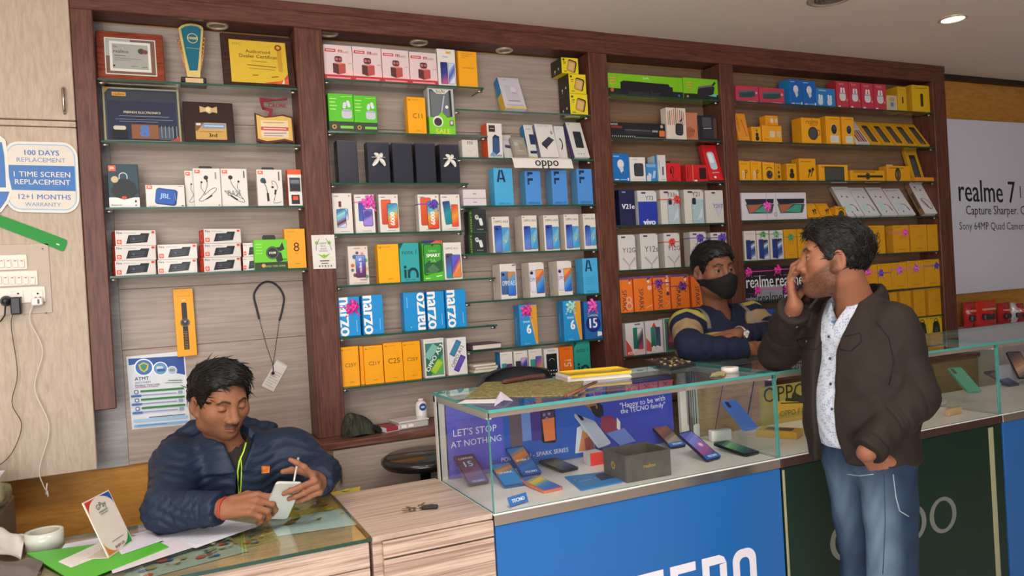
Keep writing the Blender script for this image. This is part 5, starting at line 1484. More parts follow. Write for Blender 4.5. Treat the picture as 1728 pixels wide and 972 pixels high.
# ------------------------------------------------------------------ middle bay, right half
carton('R1',a_adapter,853,889,132,'cfc8d0','lilac-white adapter box leaning back, with blue and yellow side',y=YF+0.03,d=0.05,lean=24,name='adapter_box',cat='box')
YS=dict(d=0.11,name='speaker_box',cat='speaker box',group='yellow and black speaker boxes')
o,h1=carton('R1',a_yspk,962,992,158.5,'e6cf22','bottom yellow and black speaker box of the stack by the post',y=YF+0.02,**YS)
o,h2=carton('R1',a_yspk,960,989,125,'e6cf22','middle yellow and black speaker box of the stack by the post',y=YF+0.02,z=SH['R1']+h1+0.0003,**YS)
carton('R1',a_yspk,947.5,976,97.5,'e6cf22','top yellow and black speaker box, set back at the stack top',y=YF+0.02,z=SH['R1']+h1+h2+0.0006,**YS)
carton('R2',a_small_white,780,807,236,'d6cdc4','small square white box left of the red-sided speaker box',d=0.045,name='accessory_box',cat='box')
carton('R2',a_red_spk,822.5,848,208,'d9d4ce','white box with bright orange-red side picturing a blue speaker',y=YF+0.02,d=0.075,name='speaker_box',cat='speaker box')
carton('R2',a_pill,852,871,228,'d2ccca','thin white box with a purple gadget picture behind the speaker box',y=YF+0.05,d=0.015,lean=22,name='accessory_box',cat='box')
carton('R2',a_clear,869,893,232,'9a9084','grey clear-windowed pack leaning between white boxes',y=YF+0.02,d=0.02,lean=24,name='accessory_box',cat='box')
carton('R2',a_pb_blue,893,912,211,'d8d4ce','white and blue power bank box, mostly hidden by the next box',y=YF+0.045,d=0.04,lean=16,name='power_bank_box',cat='box')
carton('R2',a_pb_white,913,944,210,'dcd8d4','white power bank box picturing a slanted dark power bank',y=YF+0.012,d=0.03,lean=18,name='power_bank_box',cat='box')
carton('R2',a_band,942,959,213,'d9d4d0','white box picturing a curved black band behind the power bank boxes',y=YF+0.05,d=0.03,lean=10,name='accessory_box',cat='box')
carton('R2',a_pb_black,970,996,207,'dad5d0','white power bank box with a tall black picture, beside the post',y=YF+0.02,d=0.03,lean=22,name='power_bank_box',cat='box')
# shelf strip
q=[aty(x,y,YF-0.002)for x,y in((868,284),(968,283),(961.5,266.5),(862.5,266.5))]
o=(q[0]+q[1]+q[2]+q[3])/4
g=G();zz=SH['R2'];x0,x1=q[3].x-o.x,q[2].x-o.x
o=Vector((o.x,YF-0.001,zz))
g.sheet([[(x0,0.03,0.0005),(x1,0.03,0.0005)],[(x0,0.0,0.0005),(x1,0.0,0.0005)],[(x0+0.004,-0.006,-0.006),(x1+0.006,-0.006,-0.006)],[(x0+0.008,-0.014,-0.050),(x1+0.01,-0.014,-0.050)]],'e4dfd8',0.0008,False)
f=g.face((x0+0.006,-0.0145,-0.048),(x1-x0,0,0),(0,0.008,0.042));f.l=10
f.t('oppo',0.56,0.36,0.40,'1f1f22',bold=0.012)
tag(g.build('shelf_strip',loc=o),'white paper strip sign hanging over the shelf edge above light blue boxes','sign')
for k,(yt,s)in enumerate(((335,'lower slim white box of the pair at the shelf end'),(319.5,'upper slim white box of the pair at the shelf end'))):
    if k==0:o,hh=carton('R3',a_stackw,782,821,yt,'d8ced0',s,y=YF+0.02,d=0.12,name='slim_box',cat='box',group='slim white boxes')
    else:carton('R3',a_stackw,781,820,yt,'d8ced0',s,y=YF+0.02,d=0.12,name='slim_box',cat='box',group='slim white boxes',z=SH['R3']+hh+0.0004)
LB='4aa9da'
carton('R3',oA('16'),834,866,283.5,LB,'light blue phone box with a large black letter A below the white strip sign',d=0.06)
for k,(x0,x1,yt)in enumerate(((886.5,913,288),(931.5,957.5,287),(974,1000,285))):carton('R3',a_F,x0,x1,yt,'4d8fd6',('mid-blue phone box with a black F, nearest the light blue A box','mid-blue phone box with a black F, middle of three','mid-blue phone box with a black F, beside the brown post')[k],y=YF+0.025,d=0.06,group='mid-blue phone boxes with a black F')
o,h1=carton('R4',a_boat,798.5,821,393.5,'2c3134','lower black and green earbud box of the stacked pair',y=YF+0.02,d=0.11,**EB,group='black earbud boxes')
carton('R4',a_boat,798,821,354,'2c3134','upper black and green earbud box of the stacked pair',y=YF+0.02,d=0.11,z=SH['R4']+h1+0.0004,**EB,group='black earbud boxes')
for k,(x0,x1,yt)in enumerate(((831,860.5,365.5),(881.5,907,363.5),(918,944,363),(952.5,977.5,361.5),(985,1011,360.5))):
    carton('R4',a_a54,x0,x1,yt,'dfd8ce','white phone box with a pair of blue phones, %s'%('beside the black earbud boxes','second of five from the earbud boxes','middle one of the five','fourth of five, one from the post','last of five, against the post')[k],y=YF+0.02,d=0.05 if k!=1 else 0.085,group='white phone boxes with twin blue phones')
carton('R5',a_a15(0),844.5,872,445,'dfd8d0','white phone box with blue phone picture, leftmost of the three above the bowed blue boxes',y=YF+0.02,d=0.09)
carton('R5',a_a15(1),893.5,919,442.5,'dfd8d0','white phone box with orange and blue screen, middle of its shelf',y=YF+0.02,d=0.085,group='white boxes with orange and blue screens');carton('R5',a_a15(1),941,965.5,440,'dfd8d0','white phone box with orange and blue screen, beside the light blue A box',y=YF+0.02,d=0.09,group='white boxes with orange and blue screens')
carton('R5',oA('12',1),984,1009.5,435.5,LB,'light blue phone box with a black letter A beside the brown post',y=YF+0.02,d=0.075)
carton('R6',a_spark6(MAG),877,907,514,'2a94d4','blue and yellow phone box with a magenta bow, standing alone',y=YF+0.015,d=0.06,group='blue and yellow phone boxes');carton('R6',a_spark6(MINT),951,981,507,'2a94d4','blue and yellow phone box with a pale green bow',y=YF+0.015,d=0.06,group='blue and yellow phone boxes')
carton('R6',a_camon,986,1018,508,'2868ac','deep blue phone box with white numerals and a pink bow',y=YF+0.015,d=0.05)
for k,(x0,x1,yt,a,c,s)in enumerate(((845,866,594,phw(['2f8a9a','2a8a94','3aa0a4'],['7a3c8a','8a4a9a','6a3a7a'],side='2a80c0'),WHITE,'white phone box with blue side picturing teal and purple phones'),(868,891.5,592,phw(['2a2630','3c3440'],['c87ac0','5a4ab0','2c3f8a','c8a8e0'],'A31'),WHITE,'white phone box with dark and violet phones, beside the teal-phone box'),
                                         (893,916,589,phw(['2f8a7a','3aa08c'],['6a4a9a','c8a040','c05a8a','5a5ab0'],'A51'),WHITE,'white phone box with a green and a multicoloured phone'),(919,944,588,a_keypad,WHITE,'white box picturing a black keypad phone'),(945,968,585,a_orange_plain,'e8701c','plain orange phone box between the keypad phone box and the teal box'))):
    carton('R7',a,x0,x1,yt,c,s,y=YF+0.02,d=0.06)
carton('R7',a_teal,969.5,996.5,576,'2f9c8c','teal-green phone box with dark rounded lettering low beside the post',y=YF+0.02,d=0.05)

# ------------------------------------------------------------------ narrow bay
carton('3.1',a_aavante,1026,1152,127,'7cc022','long lime green and black soundbar box',d=0.1,name='soundbar_box',cat='speaker box',y=YF+0.02);carton('3.1',a_stone,1153.5,1214.5,132.5,'7cc022','lime green box picturing a dark speaker, beside the soundbar box',d=0.1,name='speaker_box',cat='speaker box',y=YF+0.02)
carton('3.2',a_blackbar,1030,1126,207.5,'232325','long black soundbar box on the second narrow-bay shelf',d=0.08,name='soundbar_box',cat='speaker box',y=YF+0.03)
carton('3.2',a_stripepk,1125,1158,182,'ddcfc2','white striped pack with a black gadget, taller than its neighbours',d=0.05,y=YF+0.015,name='gadget_pack',cat='pack')
carton('3.2',a_brownpk,1158.5,1178,190,'c07a5c','terracotta coloured pack between the striped and the black pack',d=0.05,y=YF+0.03,name='gadget_pack',cat='pack');carton('3.2',a_darkpk,1179,1210,195,'26262c','black gadget pack beside the dark post',d=0.06,y=YF+0.02,name='gadget_pack',cat='pack')
carton('3.3',a_bulb,1034,1062,259,'1f6cb4','blue box picturing a light bulb camera',d=0.05,y=YF+0.02,name='bulb_box',cat='box');carton('3.3',a_charger,1063.5,1089.5,265,WHITE,'white box picturing a rounded black charger',d=0.05,y=YF+0.02,name='charger_box',cat='box')
carton('3.3',a_bluepk,1091,1108,276,'3f86c4','small blue and white pack beside the white charger box',d=0.04,y=YF+0.03,name='gadget_pack',cat='pack');carton('3.3',a_slimwhite,1109.5,1124,261.5,'d6d4d4','tall slim white and blue box between blue and red packs',d=0.085,y=YF+0.015,name='accessory_box',cat='box')
carton('3.3',a_redpk(0),1125,1149,275,'d0282c','red pack with a dark earphone picture and black tab',d=0.045,y=YF+0.02,name='gadget_pack',cat='pack');carton('3.3',a_redpk(1),1158,1195,278,'c8262a','wide red box with a dark square picture',d=0.05,y=YF+0.03,name='gadget_box',cat='box')
carton('3.3',a_redpk(2),1198,1222,245,'cf2228','tall leaning red pack with a shiny white oval',d=0.03,lean=16,y=YF+0.012,name='gadget_pack',cat='pack')
VB=dict(y=YF+0.02)
carton('3.4',vivo('V21e',v=0.53,w=0.8,col='e8e8ee',left='1a1c3c',bold=0.03),1045.5,1072,320,'26284e','dark navy phone box with white lettering',d=0.055,**VB)
carton('3.4',vivo('Y73',v=0.78,w=0.42,base='2a3da6',left='c8c4c4'),1077,1109,321.5,'d6d4d2','white and royal blue phone box beside the navy one',d=0.05,**VB)
carton('3.4',vivo('Y33s',v=0.86,w=0.52,phone='b4c0c8',bw=(0.86,0.72,0.05,RED)),1115,1147,320.5,'d4cfc8','white phone box with a pale phone and a red bow',d=0.05,**VB)
carton('3.4',vivo('Y21',v=0.87,w=0.4,phone='a8c4c8'),1155,1188,320,'d6d0c8','white phone box with a pale blue phone and no bow',d=0.045,**VB);carton('3.4',a_y20t,1191,1221,321,'d2cdc6','white phone box with a pale lilac diamond beside the dark post',d=0.045,**VB)
for k,(x0,x1,yt,a,s)in enumerate(((1044,1073,396,vivo('Y12G',v=0.56,w=0.76,chev=True),'white phone box with grey chevron, first from the left post and unbowed'),(1081,1111,394,vivo('Y12s',v=0.56,w=0.76,chev=True),'white phone box with grey chevron, second and unbowed'),
                                        (1121,1148,393,vivo('Y12G',v=0.56,w=0.76,chev=True,bw=(0.48,0.74,0.045,RED)),'white phone box with a red bow, left of the masked man'),(1165,1193,391,vivo('Y31',v=0.56,w=0.56,chev=False,bw=(0.62,0.82,0.052,PURP)),'white phone box with a purple bow behind the masked man'),(1200,1228,392,vivo('Y20',v=0.58,w=0.56,bw=(0.7,0.84,0.056,PURP)),'white phone box with a purple bow beside the dark post'))):
    carton('3.5',a,x0,x1,yt,'d4cfca',s,d=0.055,group='white phone boxes on the chevron shelf',**VB)
for k,(x0,x1,yt,a,s)in enumerate(((1044.5,1068,468.5,spark(extra=1),'orange phone box with pale rings, nearest the left post'),(1070,1101,466,spark(extra=2),'orange phone box with pale corner marks, second from the left post'),(1103,1131,464.5,spark(extra=3,bw=(0.3,0.78,0.05,'7a3a9a')),'orange phone box with a purple bow on its left edge'),
                                        (1133,1163,463,spark(bw=(0.62,0.66,0.052,'6a3a8a')),'orange phone box with a dark violet bow beside the masked man'),(1167,1192,463,spark(extra=2),'orange phone box half hidden by the masked man'))):
    carton('3.6',a,x0,x1,yt,'e8762a',s,d=0.05,group='orange phone boxes',**VB)
for k,(x0,x1,yt)in enumerate(((1056,1088,544.5),(1090,1119,541),(1121,1150,536.5))):carton('3.7',a_sam(k),x0,x1,yt,'d6d0ce',('white phone box with a red triangle, lowest shelf by the left post','white phone box with a red diamond, between two others low in the narrow bay','white box with a large green-framed picture beside the masked man')[k],d=0.05,y=YF+0.02)

# ------------------------------------------------------------------ right bay
A=dict(y=YF+0.025)
for k,(x0,x1,yt,s)in enumerate(((1242,1280,145,'red box of a dark speaker against the dark post, reflecting a light'),(1282,1323.5,148,'red box of a dark speaker beside the blue bulb boxes'))):carton('4.1',a_redspk,x0,x1,yt,'b83a50',s,d=0.06,name='speaker_box',cat='speaker box',group='red speaker boxes',**A)
for k,(x0,x1,yt,s)in enumerate(((1333,1354,134,'blue box picturing a bulb, beside the red speaker boxes'),(1355,1377,136,'blue box picturing a bulb, beside the lower blue earbud box'))):carton('4.1',a_bulb,x0,x1,yt,'1f62b4',s,d=0.085,name='bulb_box',cat='box',group='blue bulb boxes',**A)
carton('4.1',a_bluetws,1378,1409.5,149,'2f7cc0','low blue box of white earbuds between bulb boxes and red boxes',d=0.05,name='earbud_box',cat='earbud box',**A)
for k,(x0,x1,yt)in enumerate(((1411.5,1432,137),(1433,1452.5,138.5),(1454,1474,140.5),(1475,1495.5,142))):carton('4.1',a_redtws,x0,x1,yt,'c03a4c','red earbud box, %s of four starting beside the blue box'%('first','second','third','fourth')[k],d=0.07,name='earbud_box',cat='earbud box',group='red earbud boxes',**A)
carton('4.1',a_wtiny,1497,1514,161,'d2b88a','small cream box between the red and the yellow boxes',d=0.04,name='accessory_box',cat='box',**A);carton('4.1',a_yslim,1515,1530,146.5,'d9ac1c','slim yellow box beside the small cream box',d=0.09,name='accessory_box',cat='box',**A);carton('4.1',a_yslim,1539,1571,144,'e0b41c','broad yellow box with a dark slot at the end of the top shelf',d=0.08,name='accessory_box',cat='box',**A)
R2=dict(y=YF+0.025,cat='box')
carton('4.2',a_yorange,1247,1266,192,'e2901c','tall yellow-orange pack leaning at the dark post',d=0.035,lean=12,name='accessory_box',**R2);carton('4.2',yacc(3),1268.5,1284,214,'e6a21c','small yellow box picturing a watch, beside the leaning pack',d=0.04,name='watch_box',**R2)
o,h1=carton('4.2',a_ystack,1287,1319.5,212,'eca024','wide orange-yellow box under a smaller one',d=0.05,name='adapter_box',**R2);carton('4.2',a_ystack,1292,1313,195,'e8941c','small orange-yellow box resting on a wider one',d=0.05,name='adapter_box',z=SH['4.2']+h1+0.0004,**R2)
carton('4.2',a_yround,1353,1385.5,199,'f0a622','yellow box picturing a round black speaker',d=0.075,name='speaker_box',y=YF+0.02,cat='speaker box')
carton('4.2',a_yeggs,1394,1418,196.5,'eda41f','yellow earbud box with a black oval, beside the round speaker box',d=0.06,name='earbud_box',y=YF+0.02,cat='earbud box',group='yellow earbud boxes with black ovals');carton('4.2',a_yeggs,1421,1441.5,197.5,'eda41f','yellow earbud box with a black oval, beside the leaning packs',d=0.05,name='earbud_box',y=YF+0.02,cat='earbud box',group='yellow earbud boxes with black ovals')
carton('4.2',a_wleanred,1448,1469,205,'d8d0c8','leaning white pack with reddish stripes',d=0.015,lean=34,name='case_pack',y=YF+0.012,cat='pack')
for k,x0 in enumerate((1470,1491,1511,1530,1551)):carton('4.2',a_ylean,x0,x0+19,207+k,'dfa420','leaning yellow pack with a dark window, %s of five from the striped pack'%('first','second','third','fourth','fifth')[k],d=0.015,lean=34,name='case_pack',y=YF+0.012,cat='pack',group='leaning yellow packs')
R3=dict(y=YF+0.025,cat='box',name='accessory_box')
for x0,x1,yt,v,c,d,s in((1248,1266,272,0,'e8a41c',0.04,'yellow earphone box against the dark post on the low yellow row'),(1267,1285,272,0,'e8a41c',0.04,'yellow earphone box, second from the post'),(1287.5,1307,274,1,'eda81e',0.05,'yellow box picturing a black smartwatch dial'),(1308,1318.5,276,3,'d0901c',0.04,'narrow yellow box with a dark watch outline'),(1328,1344.5,276,2,'e6a21c',0.085,'yellow box picturing black earbuds, deep and set beside the narrow one'),
                              (1349,1377,267.5,4,'eba21c',0.06,'tallest upright yellow box, picturing black in-ear buds'),(1382,1431,278,5,'eaa61e',0.05,'wide yellow box picturing a black power bank'),(1435,1493,287.5,6,'e0a01c',0.05,'long low yellow box picturing a flat watch strap'),(1497,1536,280,7,'e4a01c',0.06,'yellow box picturing an upright fitness band')):
    carton('4.3',yacc(v),x0,x1,yt,c,s,d=d,**R3)
o,h1=carton('4.3',None,1546,1581,299,'e8942a','flat orange box lying at the right end of the yellow row',d=0.06,**R3)
carton('4.3',a_ylean,1541,1562,254,'d6a824','tall yellow pack leaning behind the flat orange box',d=0.018,lean=24,y=YF+0.075,cat='pack',name='case_pack')
carton('4.4',a_twin,1251.5,1361,325,'d8d2da','wide white box picturing two slanted phones with a pink bow',d=0.04,y=YF+0.02)
carton('4.4',yacc(4),1365,1386,343,'e0a01e','yellow pack leaning beside the wide white box',d=0.02,lean=30,y=YF+0.015,cat='pack',name='earphone_pack',group='leaning yellow earphone packs');carton('4.4',yacc(4),1387.5,1407,343,'e0a01e','yellow pack leaning beside the small yellow watch box',d=0.02,lean=30,y=YF+0.015,cat='pack',name='earphone_pack',group='leaning yellow earphone packs')
carton('4.4',yacc(1),1410,1427,349,'dd9c1c','small yellow watch box in front of the leaning white packs',d=0.04,y=YF+0.004,cat='box',name='watch_box')
for k,(x0,x1,yt,v)in enumerate(((1431,1459,315,0),(1460,1486,316.5,1),(1489,1516,316,2),(1517,1546,318,1))):carton('4.4',a_wneck(v),x0,x1,yt,'dcdce0','leaning white neckband pack, %s from the small yellow watch box'%('first','second','third','fourth')[k],d=0.022,lean=32,y=YF+0.015,cat='pack',name='earphone_pack',group='leaning white neckband packs')
carton('4.4',a_wneck2,1561,1590,309,'e0dee0','leaning white pack with a bold black neckband at the right post',d=0.035,lean=28,y=YF+0.012,cat='pack',name='earphone_pack')
for k,(x0,x1,yt,bw_)in enumerate(((1256,1276,389.5,None),(1277.5,1298,389,(0.5,0.88,0.04,GRN)),(1300,1322,388.5,(0.45,0.86,0.045,'7fb48c')))):carton('4.5',a_wblue(bw_),x0,x1,yt,'d6cec6',('white box with dark blue phones and no bow, against the dark post','white box with dark blue phones and a deep green bow','white box with dark blue phones and a pale green bow')[k],d=0.05,y=YF+0.02,group='white boxes with dark blue phones')
for k,(x0,x1,yt,bw_)in enumerate(((1323.5,1345,387,(0.5,0.74,0.042,GRN)),(1346.5,1368,386.5,(0.5,0.74,0.042,GRN)),(1436,1462,381,None),(1464,1494,380.5,None),(1507.5,1534,380,(0.75,0.74,0.048,PINK)),(1537,1564,379,None),(1566,1584,378.5,None))):
    carton('4.5',yb(bw_,'C3' if k<2 else('8' if k==3 else 'C11')),x0,x1,yt,'d89a1e',('yellow box with a green bow beside the white boxes','yellow box with a green bow beside the standing man','yellow box peeking out behind the man, with no bow','yellow box with a figure eight just right of the man','yellow box with a pink bow','plain yellow box right of the pink-bowed one','narrow yellow box last before the right post')[k],d=0.055,y=YF+0.02,group='yellow boxes on the upper phone shelf')
for k,(x0,x1,yt,bw_)in enumerate(((1457,1481,447,(0.3,0.74,0.05,PINK)),(1482,1504,445,(0.2,0.66,0.046,PURP)),(1505,1531,443,(0.5,0.74,0.05,'d070d0')),(1532,1559,440,(0.5,0.74,0.05,'d070d0')),(1560,1588,437.5,(0.78,0.76,0.044,'5a4ab0')))):
    carton('4.6',yb(bw_,None),x0,x1,yt,'d99c1c',('pink-bowed yellow box beside the standing man','yellow box with a purple bow, second in the bowed row','yellow box with a mauve bow in the middle of the row','yellow box with a mauve bow, one from the row end','yellow box with a dark violet bow at the right post')[k],d=0.055,y=YF+0.02,group='bowed yellow boxes')
for k,(x0,x1,yt)in enumerate(((1492,1515,493),(1520,1538,490.5),(1543,1561.5,488),(1567,1588,485.5))):carton('4.7',yb(None,'C11',0.52),x0,x1,yt,'d4961a','plain yellow box on the lower right shelf, %s the right post'%('fourth from','third from','second from','next to')[k],d=0.06,y=YF+0.02,group='plain yellow boxes low at right')
for k,(x0,x1)in enumerate(((1545,1567),(1568,1590))):carton('4.8',a_yspeaker,x0,x1,535-2*k,'dcb61e',('yellow box with a black speaker, beside the man\'s sleeve','yellow box with a black speaker, next to the right post')[k],d=0.06,y=YF+0.02,name='speaker_box',cat='speaker box',group='yellow boxes with black speakers')
# left part of the lower right bay: black and grey boxes lying in two layers, then a jumble of dark blue ones
PB=dict(d=0.1,y=YF+0.02,cat='box',name='phone_box')
o,h1=carton('4.6',rblack('realme',None,'b8b6be'),1258,1276,481,'26242e','narrow dark box in the lower layer against the dark post',**PB)
carton('4.6',rblack('realme',(-0.0,0.72,0.05,MAG),'26262e'),1278,1321,481,'8f9298','grey box with black lettering and a magenta bow',**PB);carton('4.6',rblack('realme',(0.16,0.7,0.05,MAG),'c8c8d0'),1322,1362,480,'34343e','dark grey box with a magenta bow below the black boxes',**PB)
for k,(x0,x1,yt,bw_,s)in enumerate(((1257,1306,449,(0.12,0.72,0.052,MAG),'black box with magenta bow at its left, by the dark post'),(1307,1356,448,(0.1,0.8,0.056,MAG),'black box with magenta bow beside the standing man'))):carton('4.6',rblack('realme',bw_),x0,x1,yt,'24242c',s,group='black boxes with white lettering',z=SH['4.6']+h1+0.0006,**PB)
BG=dict(d=0.06,y=YF+0.02,z=SH['4.7'])
carton('4.7',a_bluegen,1290,1318,521,'2c4f94','dark blue box low in the right bay, left of the standing man',group='dark blue boxes low in the right bay',**BG);carton('4.7',a_bluegen,1322,1352,520,'2f5aa4','dark blue box low in the right bay, against the standing man',group='dark blue boxes low in the right bay',**BG);carton('4.7',a_bluegen,1262,1288,522,'2a2f48','dark box low in the right bay by the dark post',**BG)

# books and a folder at the shelf ends
q0,q1=aty(789,590,YF+0.03),aty(843,575,YF+0.03)
g=G()
xa,xb=aty(795,592,YF).x,aty(848,590,YF).x
for nm,zz,hh,m,y0,lb in(('notebook',SH['R6'],0.022,mat('57404c',0.5),YF-0.01,'dark maroon covered book lying at the shelf end, upper of two'),):
    t=thing(nm,'dark maroon covered book lying at the shelf end by the sky blue boxes','book',((xa+xb)/2,YF,SH['R6']+0.0005))
    L=(xb-xa)/2*0.94
    g=G();g.box(-L,L,-0.004,0.14,0,0.004,m,0.001);g.box(-L,L,-0.004,0.14,0.024,0.028,m,0.001);g.box(-L,-L+0.004,-0.004,0.14,0,0.028,m,0.001);g.build('cover',t)
    g=G();g.box(-L+0.004,L-0.003,0.0,0.136,0.004,0.024,mat('d9cfc4',0.7));g.build('pages',t)
xa,xb=aty(799,624,YF+0.02).x,aty(838,620,YF+0.02).x
for k,(dx,hh,lb)in enumerate(((0,0.014,'lower cream paper booklet stacked at the end of the lowest short shelf'),(0.006,0.013,'middle cream paper booklet stacked at the end of the lowest short shelf'),(-0.004,0.012,'top cream paper booklet stacked at the end of the lowest short shelf'))):
    g=G();L=(xb-xa)/2;g.box(-L,L,0,0.1,0,0.0015,'d8cdbc',0.0004);g.box(-L+0.002,L-0.002,0.001,0.099,0.0015,hh-0.002,'e2dacb',0.001);g.box(-L,L,0,0.1,hh-0.002,hh-0.0006,'cfc2ae',0.0004)
    tag(g.build('booklet',None,((xa+xb)/2+dx,YF+0.012,SH['L7']+0.0003+0.0143*k)),lb,'booklet','cream booklets')
# ------------------------------------------------------------------ lower cabinets along the wall
YC=3.18
wk=G();wk.box(WD[2]-0.012,4.72,YC-0.012,YB-0.003,0.838,0.8655,wood('worktop_walnut','4a2a20','6a4436','80564a',(1.6,22,22),0.35,3.0,0.1),0.003)
tag(wk.build('worktop'),'long dark brown worktop below the middle shelves','worktop')
edge_or=wood('pale_orange_edge','b8905a','c8a06a','d6b07c',(3,14,3),0.5,2,0.05)
for k,(x0,x1,m,lab)in enumerate(((WD[2]+0.0,1.30,oak,'beige base cabinet with a bow handle left of the round stool'),(1.302,2.08,oak,'beige base cabinet behind the blue-fronted counter'),(2.082,2.9,brown_oak,'brown base cabinet below the narrow bay'),(2.902,4.71,brown_oak,'brown base cabinet below the right bay'))):
    t=thing('base_cabinet',lab,'cabinet',((x0+x1)/2,YC,0));L=(x1-x0)/2
    g=G();g.box(-L,L,0.018,YB-YC-0.003,0.0,0.837,edge_or if k<2 else m,0.001);g.build('body',t)
    g=G();g.box(-L+0.035,L-0.003,0,0.018,0.03,0.832,m,0.002);d=g.build('door',t)
    if k==0:
        h=aty(574,800,YC);g=G();hx=h.x-(x0+x1)/2
        g.tube(spline([(hx,0,h.z+0.035),(hx,-0.016,h.z+0.034),(hx,-0.022,h.z),(hx,-0.016,h.z-0.034),(hx,0,h.z-0.035)],4),0.005,mat('b8b4b0',0.25,0.9),8);g.build('handle',d)['label']='metal bow handle'
# cap, red box, clear box, white bottle on that worktop
ZW=0.8657
a,b2=aty(574,745,YC+0.10),aty(648,742,YC+0.10);cx,cw=(a.x+b2.x)/2,(b2.x-a.x)/2
t=thing('cap','dark olive corduroy cap lying on the brown worktop','cap',(cx,YC+0.11,ZW))
cm=wood('corduroy','1e1f18','33352a','4a4c3e',(60,8,8),0.9,2.0,0.6)
vs,fs=[],[];NU,NV=28,12
for i in range(NV+1):
    for j in range(NU):
        th=math.pi/2*i/NV;a_=2*math.pi*j/NU
        r_=math.cos(th)**0.7;bump_=1+0.05*math.sin(a_*6)
        x=-0.012+0.075*r_*math.cos(a_)*bump_;y=0.07*r_*math.sin(a_)*bump_
        z=0.086*math.sin(th)**1.0*(1-0.35*(x+0.02)/0.075)+0.005*math.sin(a_*3)*math.cos(th)+0.004
        vs.append((x,y,max(0.0,z)))
for i in range(NV):
    for j in range(NU):fs.append((i*NU+j,i*NU+(j+1)%NU,(i+1)*NU+(j+1)%NU,(i+1)*NU+j))
g=G();g.add(vs,fs,cm,True);g.add([(p[0],p[1],0.0)for p in vs[:NU]],[tuple(range(NU))],cm);g.build('crown',t)
g=G();gr=[]
for i in range(7):
    q=i/6;row=[]
    for j in range(9):
        s_=(j/8-0.5)*2;row.append((0.035+q*(0.055-0.02*s_*s_),s_*0.062*(1-0.25*q),0.02+0.014*(1-s_*s_)-0.022*q*q))
    gr.append(row)
g.sheet(gr,mat('191913',0.85,0,0.2,120),0.003);g.build('peak',t)
xa,xb=aty(649,745,YC+0.08).x,aty(681,738,YC+0.08).x
g=G();L=(xb-xa)/2;g.box(-L,L,0,0.09,0,0.02,'d8d2cc',0.001);g.box(-L+0.001,L-0.006,-0.0006,0.09,0.003,0.0206,'9a3440',0.0005);g.box(L*0.4,L,-0.001,0.02,0.004,0.021,'d6cfc8',0)
tag(g.build('small_box',None,((xa+xb)/2,YC+0.06,ZW),(0,0,0.25)),'flat dark red and white box beside the cap','box')
xa,xb=aty(670,728,YC+0.1).x,aty(722,722,YC+0.1).x;L=(xb-xa)/2
t=thing('plastic_case','clear plastic case with small white parts beside the white bottle','case',((xa+xb)/2,YC+0.07,ZW),(0,0,0.12))
g=G();g.box(-L,L,0,0.11,0,0.028,mat('b9b5ae',0.2,0,0.1,60,0.5),0.004);g.build('tray',t)
g=G();g.box(-L-0.002,L+0.002,-0.002,0.112,0.028,0.036,mat('d2cfca',0.12,0,0.05,60,1.0),0.002);g.build('lid',t)
g=G()
for k in range(2):g.box(-L*0.85+k*L*0.45,-L*0.5+k*L*0.45,-0.001,0.002,0.008,0.02,'ece8e2',0.001)
g.build('white_part',t)
p=aty(712,712,YC+0.17)
t=thing('bottle','white bottle with a round blue logo half hidden behind the glass counter','bottle',(p.x,YC+0.17,ZW))
hb=aty(712,672,YC+0.17).z-ZW
g=G();g.lathe([(0.0,0),(0.024,0),(0.026,0.006),(0.026,hb*0.75),(0.02,hb*0.86),(0.012,hb*0.9)],mat('dedad8',0.35),20);g.build('bottle_body',t)
g=G();g.lathe([(0.013,hb*0.88),(0.013,hb),(0.0,hb)],mat('d8c6cc',0.4),14);g.build('bottle_cap',t)
g=G();f=g.face((-0.02,-0.0268,hb*0.5),(0.04,0,0),(0,0,0.04));f.c(0.5,0.5,0.42,'2a4a8a');f.r(0.3,0.42,0.7,0.58,'dfe4ec');g.build('label',t)['label']='round blue logo'

# round stool
p=aty(716,770,2.93);t=thing('round_stool','round black padded stool behind the drawers','stool',(p.x,p.y,p.z-0.69))
g=G();g.lathe([(0.0,0.655),(0.16,0.66),(0.172,0.675),(0.172,0.69),(0.15,0.702),(0.0,0.706)],mat('1d1b1b',0.3,0,0.1,30,0.4),36);g.build('seat',t)
g=G();g.tube([(0,0,0.66),(0,0,0.06)],0.022,mat('26262a',0.3,0.6),12);g.build('stem',t)
g=G();g.lathe([(0.0,0.0),(0.17,0.0),(0.17,0.012),(0.04,0.06),(0.0,0.06)],mat('26262a',0.3,0.6),28);g.build('base',t)

# office chair behind the showcase
cx0=aty(777,650,2.93).x;zt0=aty(815,626,2.93).z
t=thing('office_chair','dark grey chair back rising behind the left end of the glass showcase','chair',(cx0+0.26,2.83,0))
CH=mat('3a3a3e',0.7,0,0.15,60)
g=G();gr=[]
for i in range(9):
    q=i/8;ww=0.2*(1-0.25*(q-0.4)**2*2)-0.02*(q>0.95)
    gr.append([(ww*(2*j/8-1),0.10+0.03*q-0.03*(2*j/8-1)**2,zt0-0.44+0.44*q-0.03*q*(2*j/8-1)**2)for j in range(9)])
g.sheet(gr,CH,0.035);g.build('backrest',t)
g=G();g.box(-0.21,0.21,-0.16,0.12,0.43,0.49,CH,0.02);g.build('seat',t)
g=G();g.box(-0.03,0.03,0.10,0.125,0.42,zt0-0.40,'26262a',0.003);g.build('back_support',t)
g=G();g.tube([(0,0,0.43),(0,0,0.06)],0.025,mat('26262a',0.3,0.6),12);g.build('stem',t)
